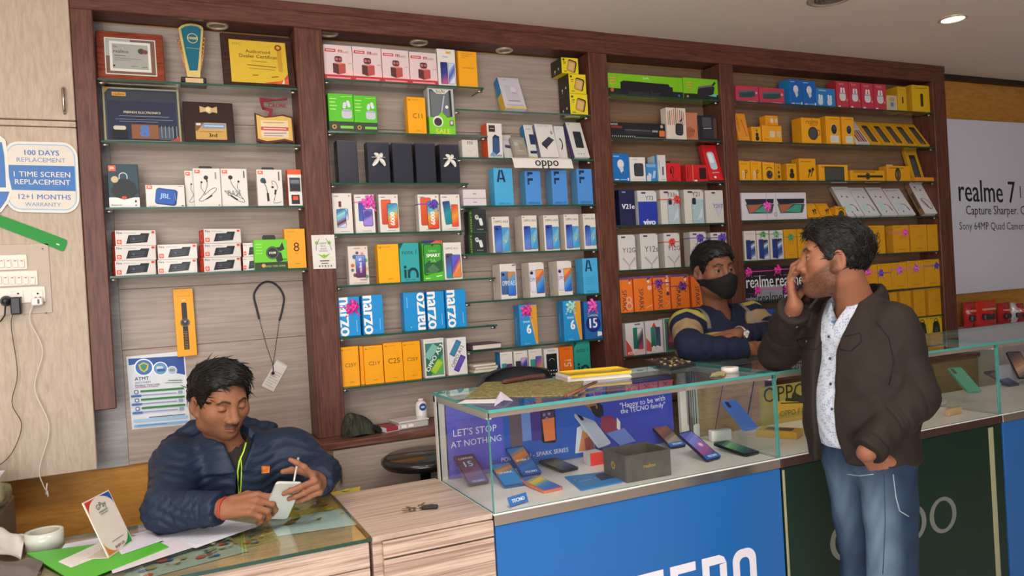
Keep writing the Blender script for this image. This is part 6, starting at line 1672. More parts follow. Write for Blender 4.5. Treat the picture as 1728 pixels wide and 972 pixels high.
for k in range(5):
    g=G();a=2*math.pi*k/5+0.3;g.tube([(0,0,0.09),(0.17*math.cos(a),0.17*math.sin(a),0.055)],[0.02,0.013],'26262a',8);lg=g.build('base_leg',t)
    g=G();g.lathe([(0.0,-0.014),(0.025,-0.012),(0.025,0.012),(0.0,0.014)],'1a1a1c',14,(0.17*math.cos(a),0.17*math.sin(a),0.026),'x');g.build('caster',lg)

# ------------------------------------------------------------------ desk with a glass top
YFR=2.09


def slab(g,x0,x1,y0,y1,z0,z1,e=EDGE,ax='z'):
    """glass sheet: clear big faces (across axis ax), green cut edges"""
    vs=[(x0,y0,z1),(x1,y0,z1),(x1,y1,z1),(x0,y1,z1),(x0,y0,z0),(x1,y0,z0),(x1,y1,z0),(x0,y1,z0)]
    F_={'z':[(0,1,2,3),(7,6,5,4)],'y':[(0,4,5,1),(2,6,7,3)],'x':[(1,5,6,2),(3,7,4,0)]}
    for k in 'zyx':g.add(vs,F_[k],CLEAR if k==ax else e)


DX0,DX1,DYB=-1.15,0.497,2.64
t=thing('desk','wood-grain desk with a thick glass top where the man sits','desk',(-0.3,2.35,0))
Q=lambda x,y:(x+0.3,y-2.35)
g=G();x0,y0=Q(DX0,2.10);x1,y1=Q(DX1-0.006,2.118);g.box(x0,x1,y0,y1,0.0,0.715,stripe,0.001);g.box(x0,x1,y0-0.004,y1,0.718,0.786,stripe,0.002);g.build('front_panel',t)
for xx in(DX0,DX1-0.024):
    g=G();x0,y0=Q(xx,2.118);x1,y1=Q(xx+0.018,DYB-0.01);g.box(x0,x1,y0,y1,0,0.768,stripe,0.001);g.build('side_panel',t)
g=G();x0,y0=Q(DX0,2.10);x1,y1=Q(DX1-0.003,DYB-0.002);g.box(x0,x1,y0+0.0185,y1,0.768,0.7865,wood('desk_board','a08a62','b49e74','c4b088',(3,20,3),0.5,2,0.1),0.001);g.build('top_board',t)
g=G();x0,y0=Q(DX0,YFR);x1,y1=Q(DX1,DYB);slab(g,x0,x1,y0,y1,0.790,0.800,EDGED);gl=g.build('glass_top',t)


def flatsheet(name,pts,z,m,label,cat,art=None,group=None,th=0.0005):
    """pixel outline (first edge = reading direction) lying flat at height z"""
    P=[atz(px,py,z)for px,py in pts];o=sum((p for p in P),Vector())/len(P)
    g=G();n=len(P);vs=[(p.x-o.x,p.y-o.y,0)for p in P]+[(p.x-o.x,p.y-o.y,th)for p in P]
    g.add(vs,[tuple(range(n))[::-1],tuple(range(n,2*n))]+[(i,(i+1)%n,(i+1)%n+n,i+n)for i in range(n)],m)
    if art:
        f=g.face(P[0]-o+Vector((0,0,th)),P[1]-P[0],P[3]-P[0],Vector((0,0,1)));art(f)
    return tag(g.build(name,None,(o.x,o.y,z)),label,cat,group)


def a_map(f):
    rnd=random.Random(3)
    f.r(0,0,1,1,'c9b44a')
    for k in range(26):
        u,v=rnd.uniform(0.05,0.95),rnd.uniform(0.05,0.95);f.c(u,v,rnd.uniform(0.02,0.07),rnd.choice(('b8a03a','d8c860','8a9a4a','a07a3a','c8b858')),7)


def a_pic(f):
    rnd=random.Random(5)
    for k in range(40):
        u,v=rnd.uniform(0.05,0.95),rnd.uniform(0.08,0.92);f.c(u,v,rnd.uniform(0.015,0.05),rnd.choice(('7a6a3a','a0522f','5a7a6a','3a5a7a','c0a86a','8a8a4a','b07a4a')),6)


def lines(n,c='9aa0b0',w=0.008,u0=0.08,u1=0.92,head=None):
    def art(f):
        rnd=random.Random(n)
        for k in range(n):
            v=0.92-0.84*k/max(1,n-1);f.line([(u0,v),(u1-rnd.uniform(0,0.2)*(u1-u0),v)],w,c)
        if head:f.r(u0,0.9,u1,0.96,head)
    return art


flatsheet('desk_print',[(440,905),(600,868),(560,836),(470,850)],0.7875,'c3ae42','yellow patterned print under the desk glass by the drawers','print',a_map)
flatsheet('desk_print',[(468,905),(612,884),(590,856),(452,880)],0.7882,'cfe6e0','pale blue-green sheet under the right end of the desk glass','print',lines(7,'8aa8a4',0.004))
flatsheet('desk_print',[(330,945),(470,912),(440,884),(330,915)],0.7875,'a39a58','brownish picture print under the desk glass by the papers','print',a_pic)
flatsheet('desk_print',[(215,985),(420,930),(370,905),(200,945)],0.7885,'a8b8a4','pale green printed sheet under the front of the desk glass','print',a_pic)

ZD=0.8004
flatsheet('paper_sheet',[(330,925),(440,886),(345,872),(222,902)],ZD,'dfe1ec','large white printed sheet in front of the seated man','paper',lines(12,'aab2d0',0.006))
flatsheet('paper_sheet',[(95,938),(230,922),(200,902),(110,918)],ZD+0.0008,'dcdcea','white ruled sheet behind the payment stand','paper',lines(8,'a8aecb',0.006))
flatsheet('paper_sheet',[(190,968),(325,924),(300,908),(180,940)],ZD+0.0016,'d9d2dc','white sheet sticking out from under the green folder','paper')
o=flatsheet('folder',[(130,985),(285,924),(250,908),(45,935)],ZD+0.0024,'52b435','bright green folder lying at the left of the desk','folder',None,None,0.003)
flatsheet('paper_slip',[(120,958),(185,932),(170,915),(98,948)],ZD+0.0058,'e9e4e0','small white slip lying on the green folder','paper',lines(5,'b8a8c0',0.01))
flatsheet('paper_sheet',[(205,936),(275,912),(250,898),(190,915)],ZD+0.0066,'d9d4e2','lilac-white sheet tucked behind the payment stand on the folder','paper',lines(6,'aaa6c0',0.008))

# payment standee (its code is left out)
zs_=0.8068;A_,B_=atz(184,942,zs_),atz(225,914,zs_);U=(B_-A_);n0=Vector((U.y,-U.x,0)).normalized()
best=None
for l10 in range(0,60):
    for h10 in range(100,220,2):
        l=math.radians(l10);V=(Vector((0,0,1))*math.cos(l)-n0*math.sin(l))*(h10/1000.0);px_,py_=pix(A_+V);e=(px_-139)**2+(py_-849)**2
        if best is None or e<best[0]:best=(e,l,h10/1000.0,V)
V=best[3]
t=thing('payment_stand','small payment standee with red, blue, green and orange corners','stand',tuple(A_))
Ul,Nn=U.normalized(),U.cross(V).normalized()
g=G();vs=[Vector(),U,U+V,V];vs=vs+[p-Nn*0.003 for p in vs];g.add(vs,[(0,1,2,3),(7,6,5,4),(0,4,5,1),(1,5,6,2),(2,6,7,3),(3,7,4,0)],'ddd2c4')
f=g.face((0,0,0),U,V,Nn);f.l=2
def corner(cu,cv,su,sv,m):
    pts=[(cu,cv)]
    for k in range(9):
        a_=math.pi/2*k/8;pts.append((cu+su*0.46*(1-math.sin(a_)),cv+sv*0.24*(1-math.cos(a_))))
    f.p(pts,m)
corner(0.03,0.98,1,-1,'c83a32');corner(0.97,0.98,-1,-1,'2a52a4');corner(0.97,0.03,-1,1,'2c8a48');corner(0.03,0.03,1,1,'d07a2c')
f.t('G',0.37,0.82,0.1,'4a4c52');f.t('Pay',0.57,0.82,0.24,'4a4c52');f.t('BHIM UPI',0.52,0.09,0.36,'6a6460',bold=0.01);f.line([(0.34,0.73),(0.66,0.73)],0.03,'7c9a84');f.line([(0.36,0.69),(0.62,0.69)],0.02,'9a948c');f.line([(0.3,0.2),(0.76,0.2)],0.02,'9a948c')
g.build('printed_card',t)
g=G();bk=-n0*0.06;P0,P1=Vector((0,0,0)),U
g.add([P0,P1,P1+bk,P0+bk,P0+Vector((0,0,0.002)),P1+Vector((0,0,0.002)),P1+bk+Vector((0,0,0.002)),P0+bk+Vector((0,0,0.002))],[(0,1,2,3),(4,5,6,7),(0,1,5,4),(1,2,6,5),(2,3,7,6),(3,0,4,7)],'cfc5b8');g.build('foot',t)

# tape roll, crumpled papers and the pile at the left edge of the desk
p=atz(76,922,ZD)
t=thing('tape_roll','wide roll of translucent whitish tape standing on the desk','tape',(p.x,p.y,ZD))
g=G();g.lathe([(0.036,0),(0.049,0),(0.049,0.046),(0.036,0.046),(0.036,0)],mat('c6c9bd',0.25,0,0.06,60,0.4),32,caps=False);g.build('tape_ring',t)
g=G();g.lathe([(0.033,0.001),(0.0358,0.001),(0.0358,0.045),(0.033,0.045),(0.033,0.001)],mat('a8a698',0.6),28,caps=False);g.build('core',t)
rnd=random.Random(9)


def crumple(name,pts,z,m,label,cat,hgt,seed,n=14):
    r_=random.Random(seed);P=[atz(px,py,z)for px,py in pts];o=sum((q for q in P),Vector())/4;gr=[]
    ph=[r_.uniform(0,6)for _ in range(4)]
    for i in range(n+1):
        row=[]
        for j in range(n+1):
            u,v=i/n,j/n;q=(P[0]*(1-u)+P[1]*u)*(1-v)+(P[3]*(1-u)+P[2]*u)*v-o
            k=4*u*(1-u)*0.6+4*v*(1-v)*0.4
            row.append((q.x,q.y,0.001+hgt*k*(0.6+0.25*math.sin(7*u+ph[0])+0.25*math.sin(9*v+5*u+ph[1]))))
        gr.append(row)
    g=G();g.sheet(gr,m,0.0008);return tag(g.build(name,None,(o.x,o.y,z)),label,cat)


crumple('crumpled_paper',[(-40,950),(35,945),(48,908),(-10,900)],ZD,mat('d2cec8',0.6),'crumpled white paper beside the tape roll at the left edge','paper',0.05,1)
crumple('cloth_bag',[(-40,990),(60,985),(75,950),(-20,952)],ZD,mat('6a645e',0.8),'dark grey crumpled cloth in the lower left corner','cloth',0.03,4)
# pile of bags on a low cupboard at far left
px0=atz(-5,893,0.80)
g=G();g.box(-0.25,0.15,2.90-2.9,0.36,0,0.83,mat('7a6c5c',0.7,0,0.1,6),0.01)
cx_=-0.655
tag(g.build('side_cabinet',None,(cx_,2.9,0)),'low brown cabinet at the left edge behind the desk','cabinet')
def blob(name,c,r,m,label,cat,seed,rot=0.0):
    r_=random.Random(seed);vs,fs=[],[];NU,NV=24,14
    ph=[r_.uniform(0,6)for _ in range(6)]
    for i in range(NV+1):
        for j in range(NU):
            th=math.pi*i/NV;a=2*math.pi*j/NU
            k=1+0.10*math.sin(3*a+ph[0])*math.sin(th)+0.08*math.sin(5*a+3*th+ph[1])+0.05*math.sin(9*th+2*a+ph[2])
            sg=lambda q:math.copysign(abs(q)**0.7,q)
            vs.append((r[0]*sg(math.sin(th))*sg(math.cos(a))*k,r[1]*sg(math.sin(th))*sg(math.sin(a))*k,max(-r[2],r[2]*sg(math.cos(th))*(1 if math.cos(th)<0 else k))))
    for i in range(NV):
        for j in range(NU):fs.append((i*NU+j,i*NU+(j+1)%NU,(i+1)*NU+(j+1)%NU,(i+1)*NU+j))
    g=G();g.add(vs,fs,m,True);return tag(g.build(name,None,c,(0,0,rot)),label,cat)
blob('cloth_bundle',(-0.585,3.02,0.83+0.045),(0.1,0.09,0.045),mat('8f8a6a',0.8,0,0.2,20),'grey-green bundle on the low cabinet at the left edge','bundle',2)
blob('yellow_packet',(-0.585,2.945,0.92+0.02),(0.05,0.04,0.02),mat('dcc040',0.45,0,0.1,20),'crumpled yellow packet on the bundle at the left edge','packet',5)
g=G();g.sheet([[(-0.10,-0.07,0.0),(-0.1,0.09,0.012)],[(0.0,-0.08,0.004),(0.0,0.09,0.006)],[(0.10,-0.055,-0.006),(0.10,0.07,0.0)]],mat('dcdce0',0.6),0.001)
f=g.face((-0.09,-0.06,0.012),(0.16,0,0),(0,0.12,0));f.l=3
for k in range(4):f.line([(0.08+0.2*k,0.2),(0.16+0.2*k,0.7),(0.24+0.2*k,0.3)],0.02,'5a5a8a')
tag(g.build('paper_sheet',None,(-0.615,3.1,0.93)),'white sheet with dark scribbles on the bundle at the left edge','paper')

# ------------------------------------------------------------------ drawer unit
t=thing('drawer_unit','striped wood drawer unit between the desk and the glass showcase','drawers',(0.682,2.35,0))
Q=lambda x,y:(x-0.682,y-2.35)
g=G();x0,y0=Q(0.502,2.106);x1,y1=Q(0.862,2.60);g.box(x0,x1,y0,y1,0,0.784,stripe,0.001);g.build('carcass',t)
g=G();x0,y0=Q(0.500,2.094);x1,y1=Q(0.8635,2.606);g.box(x0,x1,y0,y1,0.7845,0.800,stripet,0.0015);g.build('top_board',t)
za=aty(641,947,2.086).z
for z0,z1 in((za+0.003,0.782),(0.38,za-0.002),(0.03,0.376)):
    g=G();x0,y0=Q(0.528,2.086);x1,y1=Q(0.862,2.1055);g.box(x0,x1,y0,y1,z0,z1,stripe,0.002);g.build('drawer',t)
# key bunch on it
p=atz(712,860,0.8002);t=thing('key_bunch','bunch of keys with a black fob lying on the drawer unit','keys',(p.x,p.y,0.8002),(0,0,-0.35))
g=G();g.box(0.0,0.05,-0.011,0.011,0.001,0.011,mat('202024',0.3),0.004);g.build('key_fob',t)
MT=mat('9a948a',0.3,0.9);BR=mat('b09a5a',0.3,0.8)
g=G();g.tube([(-0.012+0.014*math.cos(a),0.014*math.sin(a),0.003)for a in[2*math.pi*k/16 for k in range(16)]],0.0012,MT,6,close=True);g.build('key_ring',t)
for k,(a,m)in enumerate(((2.4,MT),(3.0,BR),(3.6,MT),(1.2,MT),(0.4,BR))):
    g=G();g.T=Matrix.Translation((-0.012,0,0.0025+0.0016*k))@Matrix.Rotation(a,4,'Z');g.lathe([(0.003,0),(0.009,0),(0.009,0.0014),(0.003,0.0014),(0.003,0)],m,14,(0.02,0,0),caps=False);g.box(0.027,0.05,-0.003,0.003,0,0.0014,m)
    for i in range(3):g.box(0.034+i*0.005,0.037+i*0.005,-0.0045,-0.003,0,0.0014,m)
    g.build('key',t)

# ------------------------------------------------------------------ glass showcases
ZT,ZB,ZF=1.108,0.763,0.798
STEEL=mat('b4aca4',0.16,0.85,0.05,10)
ALU=mat('d8d4ce',0.35,0.1)


def showcase(x0,x1,label,front,y1=2.59,side_left=True,frame=ALU,trim=STEEL):
    xc=(x0+x1)/2;L=(x1-x0)/2;t=thing('display_counter',label,'counter',(xc,YFR,0));D=y1-YFR
    g=G();g.box(-L,L,0.012,D,0.0,ZB,mat('8a8480',0.5),0.001);g.build('base_cabinet',t)
    g=G();g.box(-L+0.002,L-0.002,0.0,0.0115,0.0,ZB-0.002,front[0],0.001);f=g.face((-L,0,0),(2*L,0,0),(0,0,ZB));front[1](f,xc);fp=g.build('front_panel',t)
    g=G();g.box(-L,L,-0.004,0.02,ZB,ZF-0.004,trim,0.001);g.build('metal_trim',t)
    g=G();g.box(-L,L,0.0,D,ZF-0.012,ZF,mat('e8e3dc',0.3,0,0.05,10),0.001);g.build('display_floor',t)
    g=G();slab(g,-L+0.001,L-0.001,0.002,0.008,ZF+0.0005,ZT-0.0105,EDGET,'y');g.build('front_glass',t)
    g=G();slab(g,-L,L,-0.004,D,ZT-0.01,ZT,EDGET);g.build('glass_top',t)
    for k,sx in enumerate((-1,1)):
        g=G();xx=sx*(L-0.004);slab(g,xx-0.003,xx+0.003,0.009,D-0.03,ZF+0.0005,ZT-0.0105,EDGET,'x');g.build('side_glass',t)
    g=G()
    for sx in(-1,1):g.box(sx*L-(0.03 if sx>0 else 0),sx*L+(0.03 if sx<0 else 0),D-0.03,D,ZF,ZT-0.0105,frame,0.002)
    g.box(-L,L,D-0.02,D,ZT-0.036,ZT-0.0105,frame,0.002)
    for sx in(-1,1):g.box(sx*(L-0.001)-(0.016 if sx>0 else 0),sx*(L-0.001)+(0.016 if sx<0 else 0),0.012,D-0.03,ZT-0.032,ZT-0.0105,frame,0.002)
    g.box(-L,L,0.009,0.022,ZT-0.026,ZT-0.0105,mat('c4aea4',0.25,0.4),0.001)
    g.build('metal_frame',t)
    return t


def wtext(f,xc,txt,p0,p1,m,y,ky=1.0,bold=0.0,slant=0.0):
    """lettering on the front panel between two pixels of its base line / cap line"""
    vs,fs,(a0,a1,b0,b1)=text_mesh(txt,bold)
    A,B=aty(p0[0],p0[1],y),aty(p1[0],p1[1],y)
    O=f.O;k=(B.x-A.x)/(a1-a0);kz=(B.z-A.z)/(b1-b0)
    f.raw([((x-a0)*k+A.x-xc+f.W/2+(yv-b0)*kz*slant,A.z+(yv-b0)*kz)for x,yv in vs],m,fs);f.up()


def fr_tecno(f,xc):
    m=mat('e2dee6',0.3);zt_=aty(1250,927,YFR).z;zb_=zt_-0.155
    xr=aty(1276,945,YFR).x;X=lambda x:x-xc+f.W/2
    k=0.104;st=0.03;gap=0.027
    def rrect(xa,xb,z0,z1,r):
        p=[]
        for cx,cz,a0 in((xb-r,z1-r,0),(xa+r,z1-r,90),(xa+r,z0+r,180),(xb-r,z0+r,270)):
            for i in range(7):a=math.radians(a0+15*i);p.append((cx+r*math.cos(a),cz+r*math.sin(a)))
        return p
    def frame_(xa,xb,z0,z1,r,i0=0,i1=28):
        o_,i_=rrect(xa,xb,z0,z1,r),rrect(xa+st,xb-st,z0+st,z1-st,max(0.004,r-st*0.7));n=len(o_)
        pts=[(X(a),b)for a,b in o_]+[(X(a),b)for a,b in i_]
        f.raw(pts,m,[(q%n,(q+1)%n,(q+1)%n+n,q%n+n)for q in range(i0,i1)])
    x=xr-k
    frame_(x,x+k,zb_,zt_,0.04)
    x-=k+gap;f.raw([(X(x),zb_),(X(x+st),zb_),(X(x+st),zt_),(X(x),zt_)],m);f.up();f.raw([(X(x),zt_-st),(X(x),zt_),(X(x+k-0.03),zt_),(X(x+k-0.01),zt_-0.01),(X(x+k),zt_-0.03),(X(x+k-st),zt_-st)],m);f.raw([(X(x+k-st),zb_),(X(x+k),zb_),(X(x+k),zt_-0.03),(X(x+k-st),zt_-0.034)],m)
    x-=k+gap;f.raw([(X(x),zb_),(X(x+st),zb_),(X(x+st),zt_),(X(x),zt_-0.0)],m);f.up();f.raw([(X(x),zt_-st),(X(x),zt_),(X(x+k),zt_),(X(x+k),zt_-st)],m);f.raw([(X(x),zb_),(X(x),zb_+st),(X(x+k),zb_+st),(X(x+k),zb_)],m)
    x-=k+gap
    for z0 in(zt_-st,(zt_+zb_-st)/2,zb_):f.raw([(X(x),z0),(X(x+k),z0),(X(x+k),z0+st),(X(x),z0+st)],m)
    x-=k+gap;f.raw([(X(x),zt_-st),(X(x+k),zt_-st),(X(x+k),zt_),(X(x),zt_)],m);f.raw([(X(x+k/2-st/2),zb_),(X(x+k/2+st/2),zb_),(X(x+k/2+st/2),zt_),(X(x+k/2-st/2),zt_)],m)
    f.up()


def fr_oppo(f,xc):
    m=mat('8f948f',0.3,0.5)
    P=lambda px,py:(aty(px,py,YFR).x-xc+f.W/2,aty(px,py,YFR).z)
    c=[P(1427,903),P(1483,896),P(1538,887),P(1592,877)];z=sum(q[1]for q in c)/4;st=(c[3][0]-c[0][0])/3;r=st*0.40
    for k in range(4):
        x=c[0][0]+st*k;n=32;pts=[]
        for i in range(n+1):
            a=2*math.pi*i/n;pts+=[(x+1.12*r*math.cos(a),z+r*math.sin(a)),(x+(1.12*r-0.026)*math.cos(a),z+(r-0.015)*math.sin(a))]
        f.raw(pts,m,[(2*i,2*i+1,2*i+3,2*i+2)for i in range(n)])
        if k in(1,2):f.raw([(x-1.12*r,z-2.0*r),(x-1.12*r+0.026,z-2.0*r),(x-1.12*r+0.026,z),(x-1.12*r,z)],m)
    f.up()


BLUEP=mat('2563a8',0.3,0,0.03,3);GREENP=mat('0c2a20',0.3,0,0.1,3)
tec=showcase(0.866,1.983,'glass showcase on a bright blue panel with big white letters',(BLUEP,fr_tecno))
XO1=aty(1691,715,YFR).x-0.004
opp=showcase(1.987,XO1,'glass showcase on a glossy dark green panel with grey ring lettering',(GREENP,fr_oppo),trim=mat('4a3530',0.25,0.2))
thd=showcase(XO1+0.006,XO1+1.2,'glass showcase with blue panel at the right edge of the photo',(BLUEP,lambda f,xc:None))
# pale corner strips of the green panel
g=G()
for px in(1668,):
    a=aty(px,740,YFR).x;g.box(a-(1.987+XO1)/2,a+0.03-(1.987+XO1)/2,-0.003,0.0,0.0,ZB-0.01,mat('a3a37e',0.4),0.0008)
g.build('corner_strip',opp)['label']='pale corner strip'
g=G();g.box(1.99-(1.987+XO1)/2,2.0-(1.987+XO1)/2,-0.003,0.0,0,ZB-0.01,mat('a49c78',0.4),0.0008);g.build('corner_strip',opp)['label']='narrow pale corner strip'

# back poster of the blue-fronted showcase
YPO=2.555
PX=lambda px,py:aty(px,py,YPO)
x0,x1=0.90,PX(1135,690).x
t=thing('advert_poster','blue-violet advert board with white slogan inside the showcase','poster',(x0,YPO,ZF+0.001));HP=ZT-0.04-ZF
g=G();g.box(0,x1-x0,0,0.012,0,HP,mat('5a5fc4',0.3,0,0.05,4),0.001)
f=g.face((0,0,0),(x1-x0,0,0),(0,0,HP));W_=x1-x0


def uv(px,py):p=PX(px,py);return((p.x-x0)/W_,(p.z-ZF-0.001)/HP)


f.p([uv(845,703),uv(845,812),uv(1000,775),uv(1000,690)][::-1]and[(uv(848,700)[0],0),(0.62,0),(0.62,1),(uv(848,700)[0],1)],'2f5cb4');f.r(0.62,0,1,1,'3a45a8')
def upoly(pts,m):f.p([uv(*q)for q in pts],m)
upoly([(858,701),(880,698),(883,765),(863,768)],'6a5a68');upoly([(879,698),(894,696),(897,742),(882,745)],'6f8fd0');upoly([(894,696),(912,693),(914,742),(898,745)],'4a3a8a')
upoly([(912,693),(936,690),(939,742),(936,747),(918,748),(914,744)],'2a2430');upoly([(914,706),(935,703),(937,742),(919,745)],'e07a48');upoly([(914,695),(935,692),(935,704),(914,708)],'4a3a5a')
for px_,py_ in((918,700),(926,698),(922,706)):f.c(*uv(px_,py_),0.006,'9a8ab0')
# pictured person holding a phone (generic)
upoly([(970,765),(973,722),(985,715),(1000,738),(1004,760)],'d8dce0');upoly([(976,762),(982,726),(996,735),(1002,758)],'d88a5a');upoly([(985,740),(998,735),(1003,757),(988,760)],'a84a5a')
upoly([(1012,720),(1014,704),(1030,701),(1042,712),(1046,728),(1022,732)],'8a3a50');upoly([(1040,704),(1046,712),(1046,730),(1040,722)],'d9d6cc');upoly([(1002,700),(994,684),(1002,676),(1016,684),(1018,700),(1010,705)],'2a2430');upoly([(986,683),(990,676),(1004,676),(1008,688),(1000,696),(994,690)],'9a6a54');upoly([(994,686),(1004,684),(1006,692),(1000,698)],'2a2024');upoly([(1022,731),(1052,722),(1072,744),(1046,752)],'6a80c8')
def uline(txt,a,b_,m,ky=1.0,bold=0.0):
    vs,fs,(a0,a1,b0,b1)=text_mesh(txt,bold);A=Vector((uv(*a)[0]*f.W,uv(*a)[1]*f.H));B=Vector((uv(*b_)[0]*f.W,uv(*b_)[1]*f.H));d=B-A;k=d.length/(a1-a0);d.normalize();n_=Vector((-d.y,d.x))
    f.raw([tuple(A+d*((x-a0)*k)+n_*((y-(b0+b1)/2)*k*ky))for x,y in vs],m,fs);f.up()
LW=mat('dfe2ee',0.4)
uline("LET'S STOP",(764,731),(837,721),LW,1.0,0.006);uline('AT NOTHING',(760,751),(845,738),LW,1.0,0.006)
uline('POWER ON - SPARK SERIES',(845,776),(958,758),LW,1.0);uline('"Happy to be with',(1045,686),(1121,672),LW,1.0);uline('the TECNO family"',(1046,695),(1121,683),LW,1.0)
g.build('board',t)

# pale folding rail and small stands beside the poster
g=G();a=PX(1152,690).x;g.box(0,0.03,0,0.02,0,ZT-0.037-ZF,mat('cfc7be',0.3),0.002);g.box(0.05,0.064,0.006,0.02,0,ZT-0.037-ZF,mat('6a625c',0.35,0.5),0.002);g.box(0,0.064,0.008,0.014,0,0.02,mat('c4bcb2',0.3),0.002)
g_=G();x0_,x1_=aty(1172,700,2.585).x,aty(1284,690,2.585).x
g_.box(x0_,x1_,0,0.004,0,ZT-0.04-ZF,wood('tan_board','a07a56','b08a64','ba9670',(3,3,14),0.4,3,0.05));f_=g_.face((x0_,0,0),(x1_-x0_,0,0),(0,0,ZT-0.04-ZF));f_.line([(0.2,0.0),(0.42,1)],0.012,'4a3a30');f_.line([(0.66,0.0),(0.9,1)],0.02,'3a3230');f_.line([(0.70,0.0),(0.94,1)],0.012,'8a8278')  # opaque tan board with dark slanting lines drawn across it
tag(g_.build('tan_back_panel',None,(0,2.553,ZF+0.0006)),'tan sliding back panel with dark slanting lines behind the blue phone','panel')
tag(g.build('door_rail',None,(a-0.02,2.54,ZF+0.0005)),'pale upright sliding-door rail right of the advert board','rail')
for k,(a,b_,h)in enumerate((((1157,740),(1183,737),0.055),((1202,747),(1236,743),0.045))):
    A,B=atz(*a,ZF),atz(*b_,ZF);g=G();d=(B-A).length
    g.box(0,d,0,0.03,0,h,mat('dcd6d0',0.35),0.003);g.box(0.004,d-0.004,-0.001,0.002,h*0.1,h*0.9,mat('e6e1dc',0.3),0.0005)
    tag(g.build('card_stand',None,(A.x,A.y,ZF+0.0005),(0,0,math.atan2(B.y-A.y,B.x-A.x))),('white card stand behind the purple phone','white card stand behind the dark green phone')[k],'stand')


# ---- phones ---------------------------------------------------------------------------------
def rounded(w,h,r,n=5):
    p=[]
    for cx,cz,a0 in((w/2-r,h-r,0),(-w/2+r,h-r,90),(-w/2+r,r,180),(w/2-r,r,270)):
        for k in range(n+1):
            a=math.radians(a0+90*k/n);p.append((cx+r*math.cos(a),cz+r*math.sin(a)))
    return p


def fit(base,top,z,h):
    B=atz(*base,z);best=None
    def ev(l,y):
        P=B+Vector((-math.sin(y)*math.sin(l),math.cos(y)*math.sin(l),math.cos(l)))*h;q=pix(P);return(q[0]-top[0])**2+(q[1]-top[1])**2
    for i in range(0,90,3):
        for j in range(-80,81,5):
            e=ev(math.radians(i),math.radians(j))+0.02*abs(j)
            if best is None or e<best[0]:best=(e,math.radians(i),math.radians(j))
    return B,best[1],best[2]


def phone(base,top,z,label,body,screen=None,back=None,w=0.075,h=0.16,sign=None,stand=True,name='display_phone',arts=None):
    B,l,y=fit(base,top,z,h)
    th=0.0085
    t=thing(name,label,'phone',(B.x,B.y,max(z,ZF)+th*math.sin(l)+0.0006),(-l,0,y),group='phones in the showcase')
    g=G();g.prism(rounded(w,h,0.009),th,mat(body,0.2,0.1,0.04,20,0.3));g.build('phone_body',t)
    g=G();g.T=Matrix.Translation((0,-0.0004,0));g.add([(x*0.93,0,0.005+q*(h-0.01)/h)for x,q in rounded(w,h,0.008)],[tuple(range(24))],mat(back or(screen[0]if screen else '101014'),0.12,0,0.04,20,0.4));g.T=Matrix.Identity(4)
    f=g.face((-w/2,-0.0004,0),(w,0,0),(0,0,h))
    if screen:
        f.ph(0.5,0.5,0.96,h/w*0.96,screen,frame=body)
    if back:f.rr(0.24,0.85,0.26,0.44,'2c3038',0.3);[f.c(0.2,0.9-0.05*k,0.055,'0e1014')for k in range(3)]
    if arts:arts(f)
    g.build('screen' if screen else 'back_cover',t)
    if sign:
        g=G();g.box(-w*0.5,w*0.5,-0.004,-0.001,0.002,0.026,mat('2a64b8',0.3),0.0015);f=g.face((-w*0.5,-0.004,0.002),(w,0,0),(0,0,0.024));f.t(sign,0.5,0.5,0.62,'eef0f4',bold=0.04);g.build('name_tag',t)
    if stand and l<1.3:
        g=G();s_=h*0.45;cl=math.cos(l);hh=s_*math.cos(l)
        # clear easel strut from the back of the phone to the floor
        g.box(-0.016,0.016,th,th+0.003,0.0,s_,CLEAR);m4=Matrix.Rotation(l,4,'X');g.T=Matrix.Translation((0,th,s_))@m4;g.box(-0.016,0.016,0,0.003,-hh-(0 if z<=ZF+0.01 else z-ZF),0,CLEAR);g.T=Matrix.Identity(4);g.build('clear_easel',t)
    return t


def a_tx(*rows):
    def art(f):
        for s,v,w_,c in rows:f.t(s,0.5,v,w_,c,bold=0.02)
    return art


phone((809,820),(780,772),ZF,'purple-brown dummy phone with white digits near the showcase side glass','4a3f5c',['5a64b0','7a5a8a','6a4a5a','5a4450'],arts=a_tx(('CAMON',0.86,0.7,'d8d4e0'),('15',0.66,0.4,'9ac8f0'),('TECNO',0.08,0.6,'d0d6ea')))
phone((899,805),(866,758),ZF,'blue and orange display phone standing taller, behind its twin','2a4a90',['2a5cae','3a80c8','2a6ac0','d87a3a','e08a4a','3a80c8'],sign='TECNO',arts=a_tx(('SPARK 7',0.52,0.7,'e6eef8')))
phone((869,823),(845,785),ZF,'blue and orange display phone leaning low nearest the glass corner','2a5a98',['2a7ab8','2a80c8','3a84cc','dc8a3a','3a80c0'],arts=a_tx(('SPARK',0.56,0.66,'e6eef8')))
phone((935,830),(893,809),ZF,'phone lying flat with blue and yellow screen and coral edge','d8745a',['3a6ac8','2f7ac8','4a9ad8','d8c040','e0c83a','2a6ab8'])
phone((963,796),(921,778),ZF,'black phone lying flat behind the blue booklet','1c1e24',['2c3440','5a6a84','8a8450','6a6a4a','2a2c34'])
phone((1146,757),(1108,716.7),ZF,'dark bronze display phone with a small blue name tag','2a2026',['8a8494','a09080','6a4a44','8a5a48','6a4a4a'],sign='TECNO')
phone((1206,778),(1155.5,732.5),ZF,'violet display phone with a blue name tag, leaning beside the bronze phone','2a2240',['6a4a9a','a45a9a','8a6ac0','7a84d0','5a5ab0'],sign='TECNO',arts=lambda f:(f.c(0.6,0.5,0.16,'d890b0'),f.c(0.6,0.5,0.1,'f0d8e0')))
phone((1271,769),(1215,750),ZF,'black phone with green screen lying flat at the right of the showcase','14181c',['2a3c4a','3a6a6a','5a9a6a','8ab88a','2f5a5a'],h=0.165)
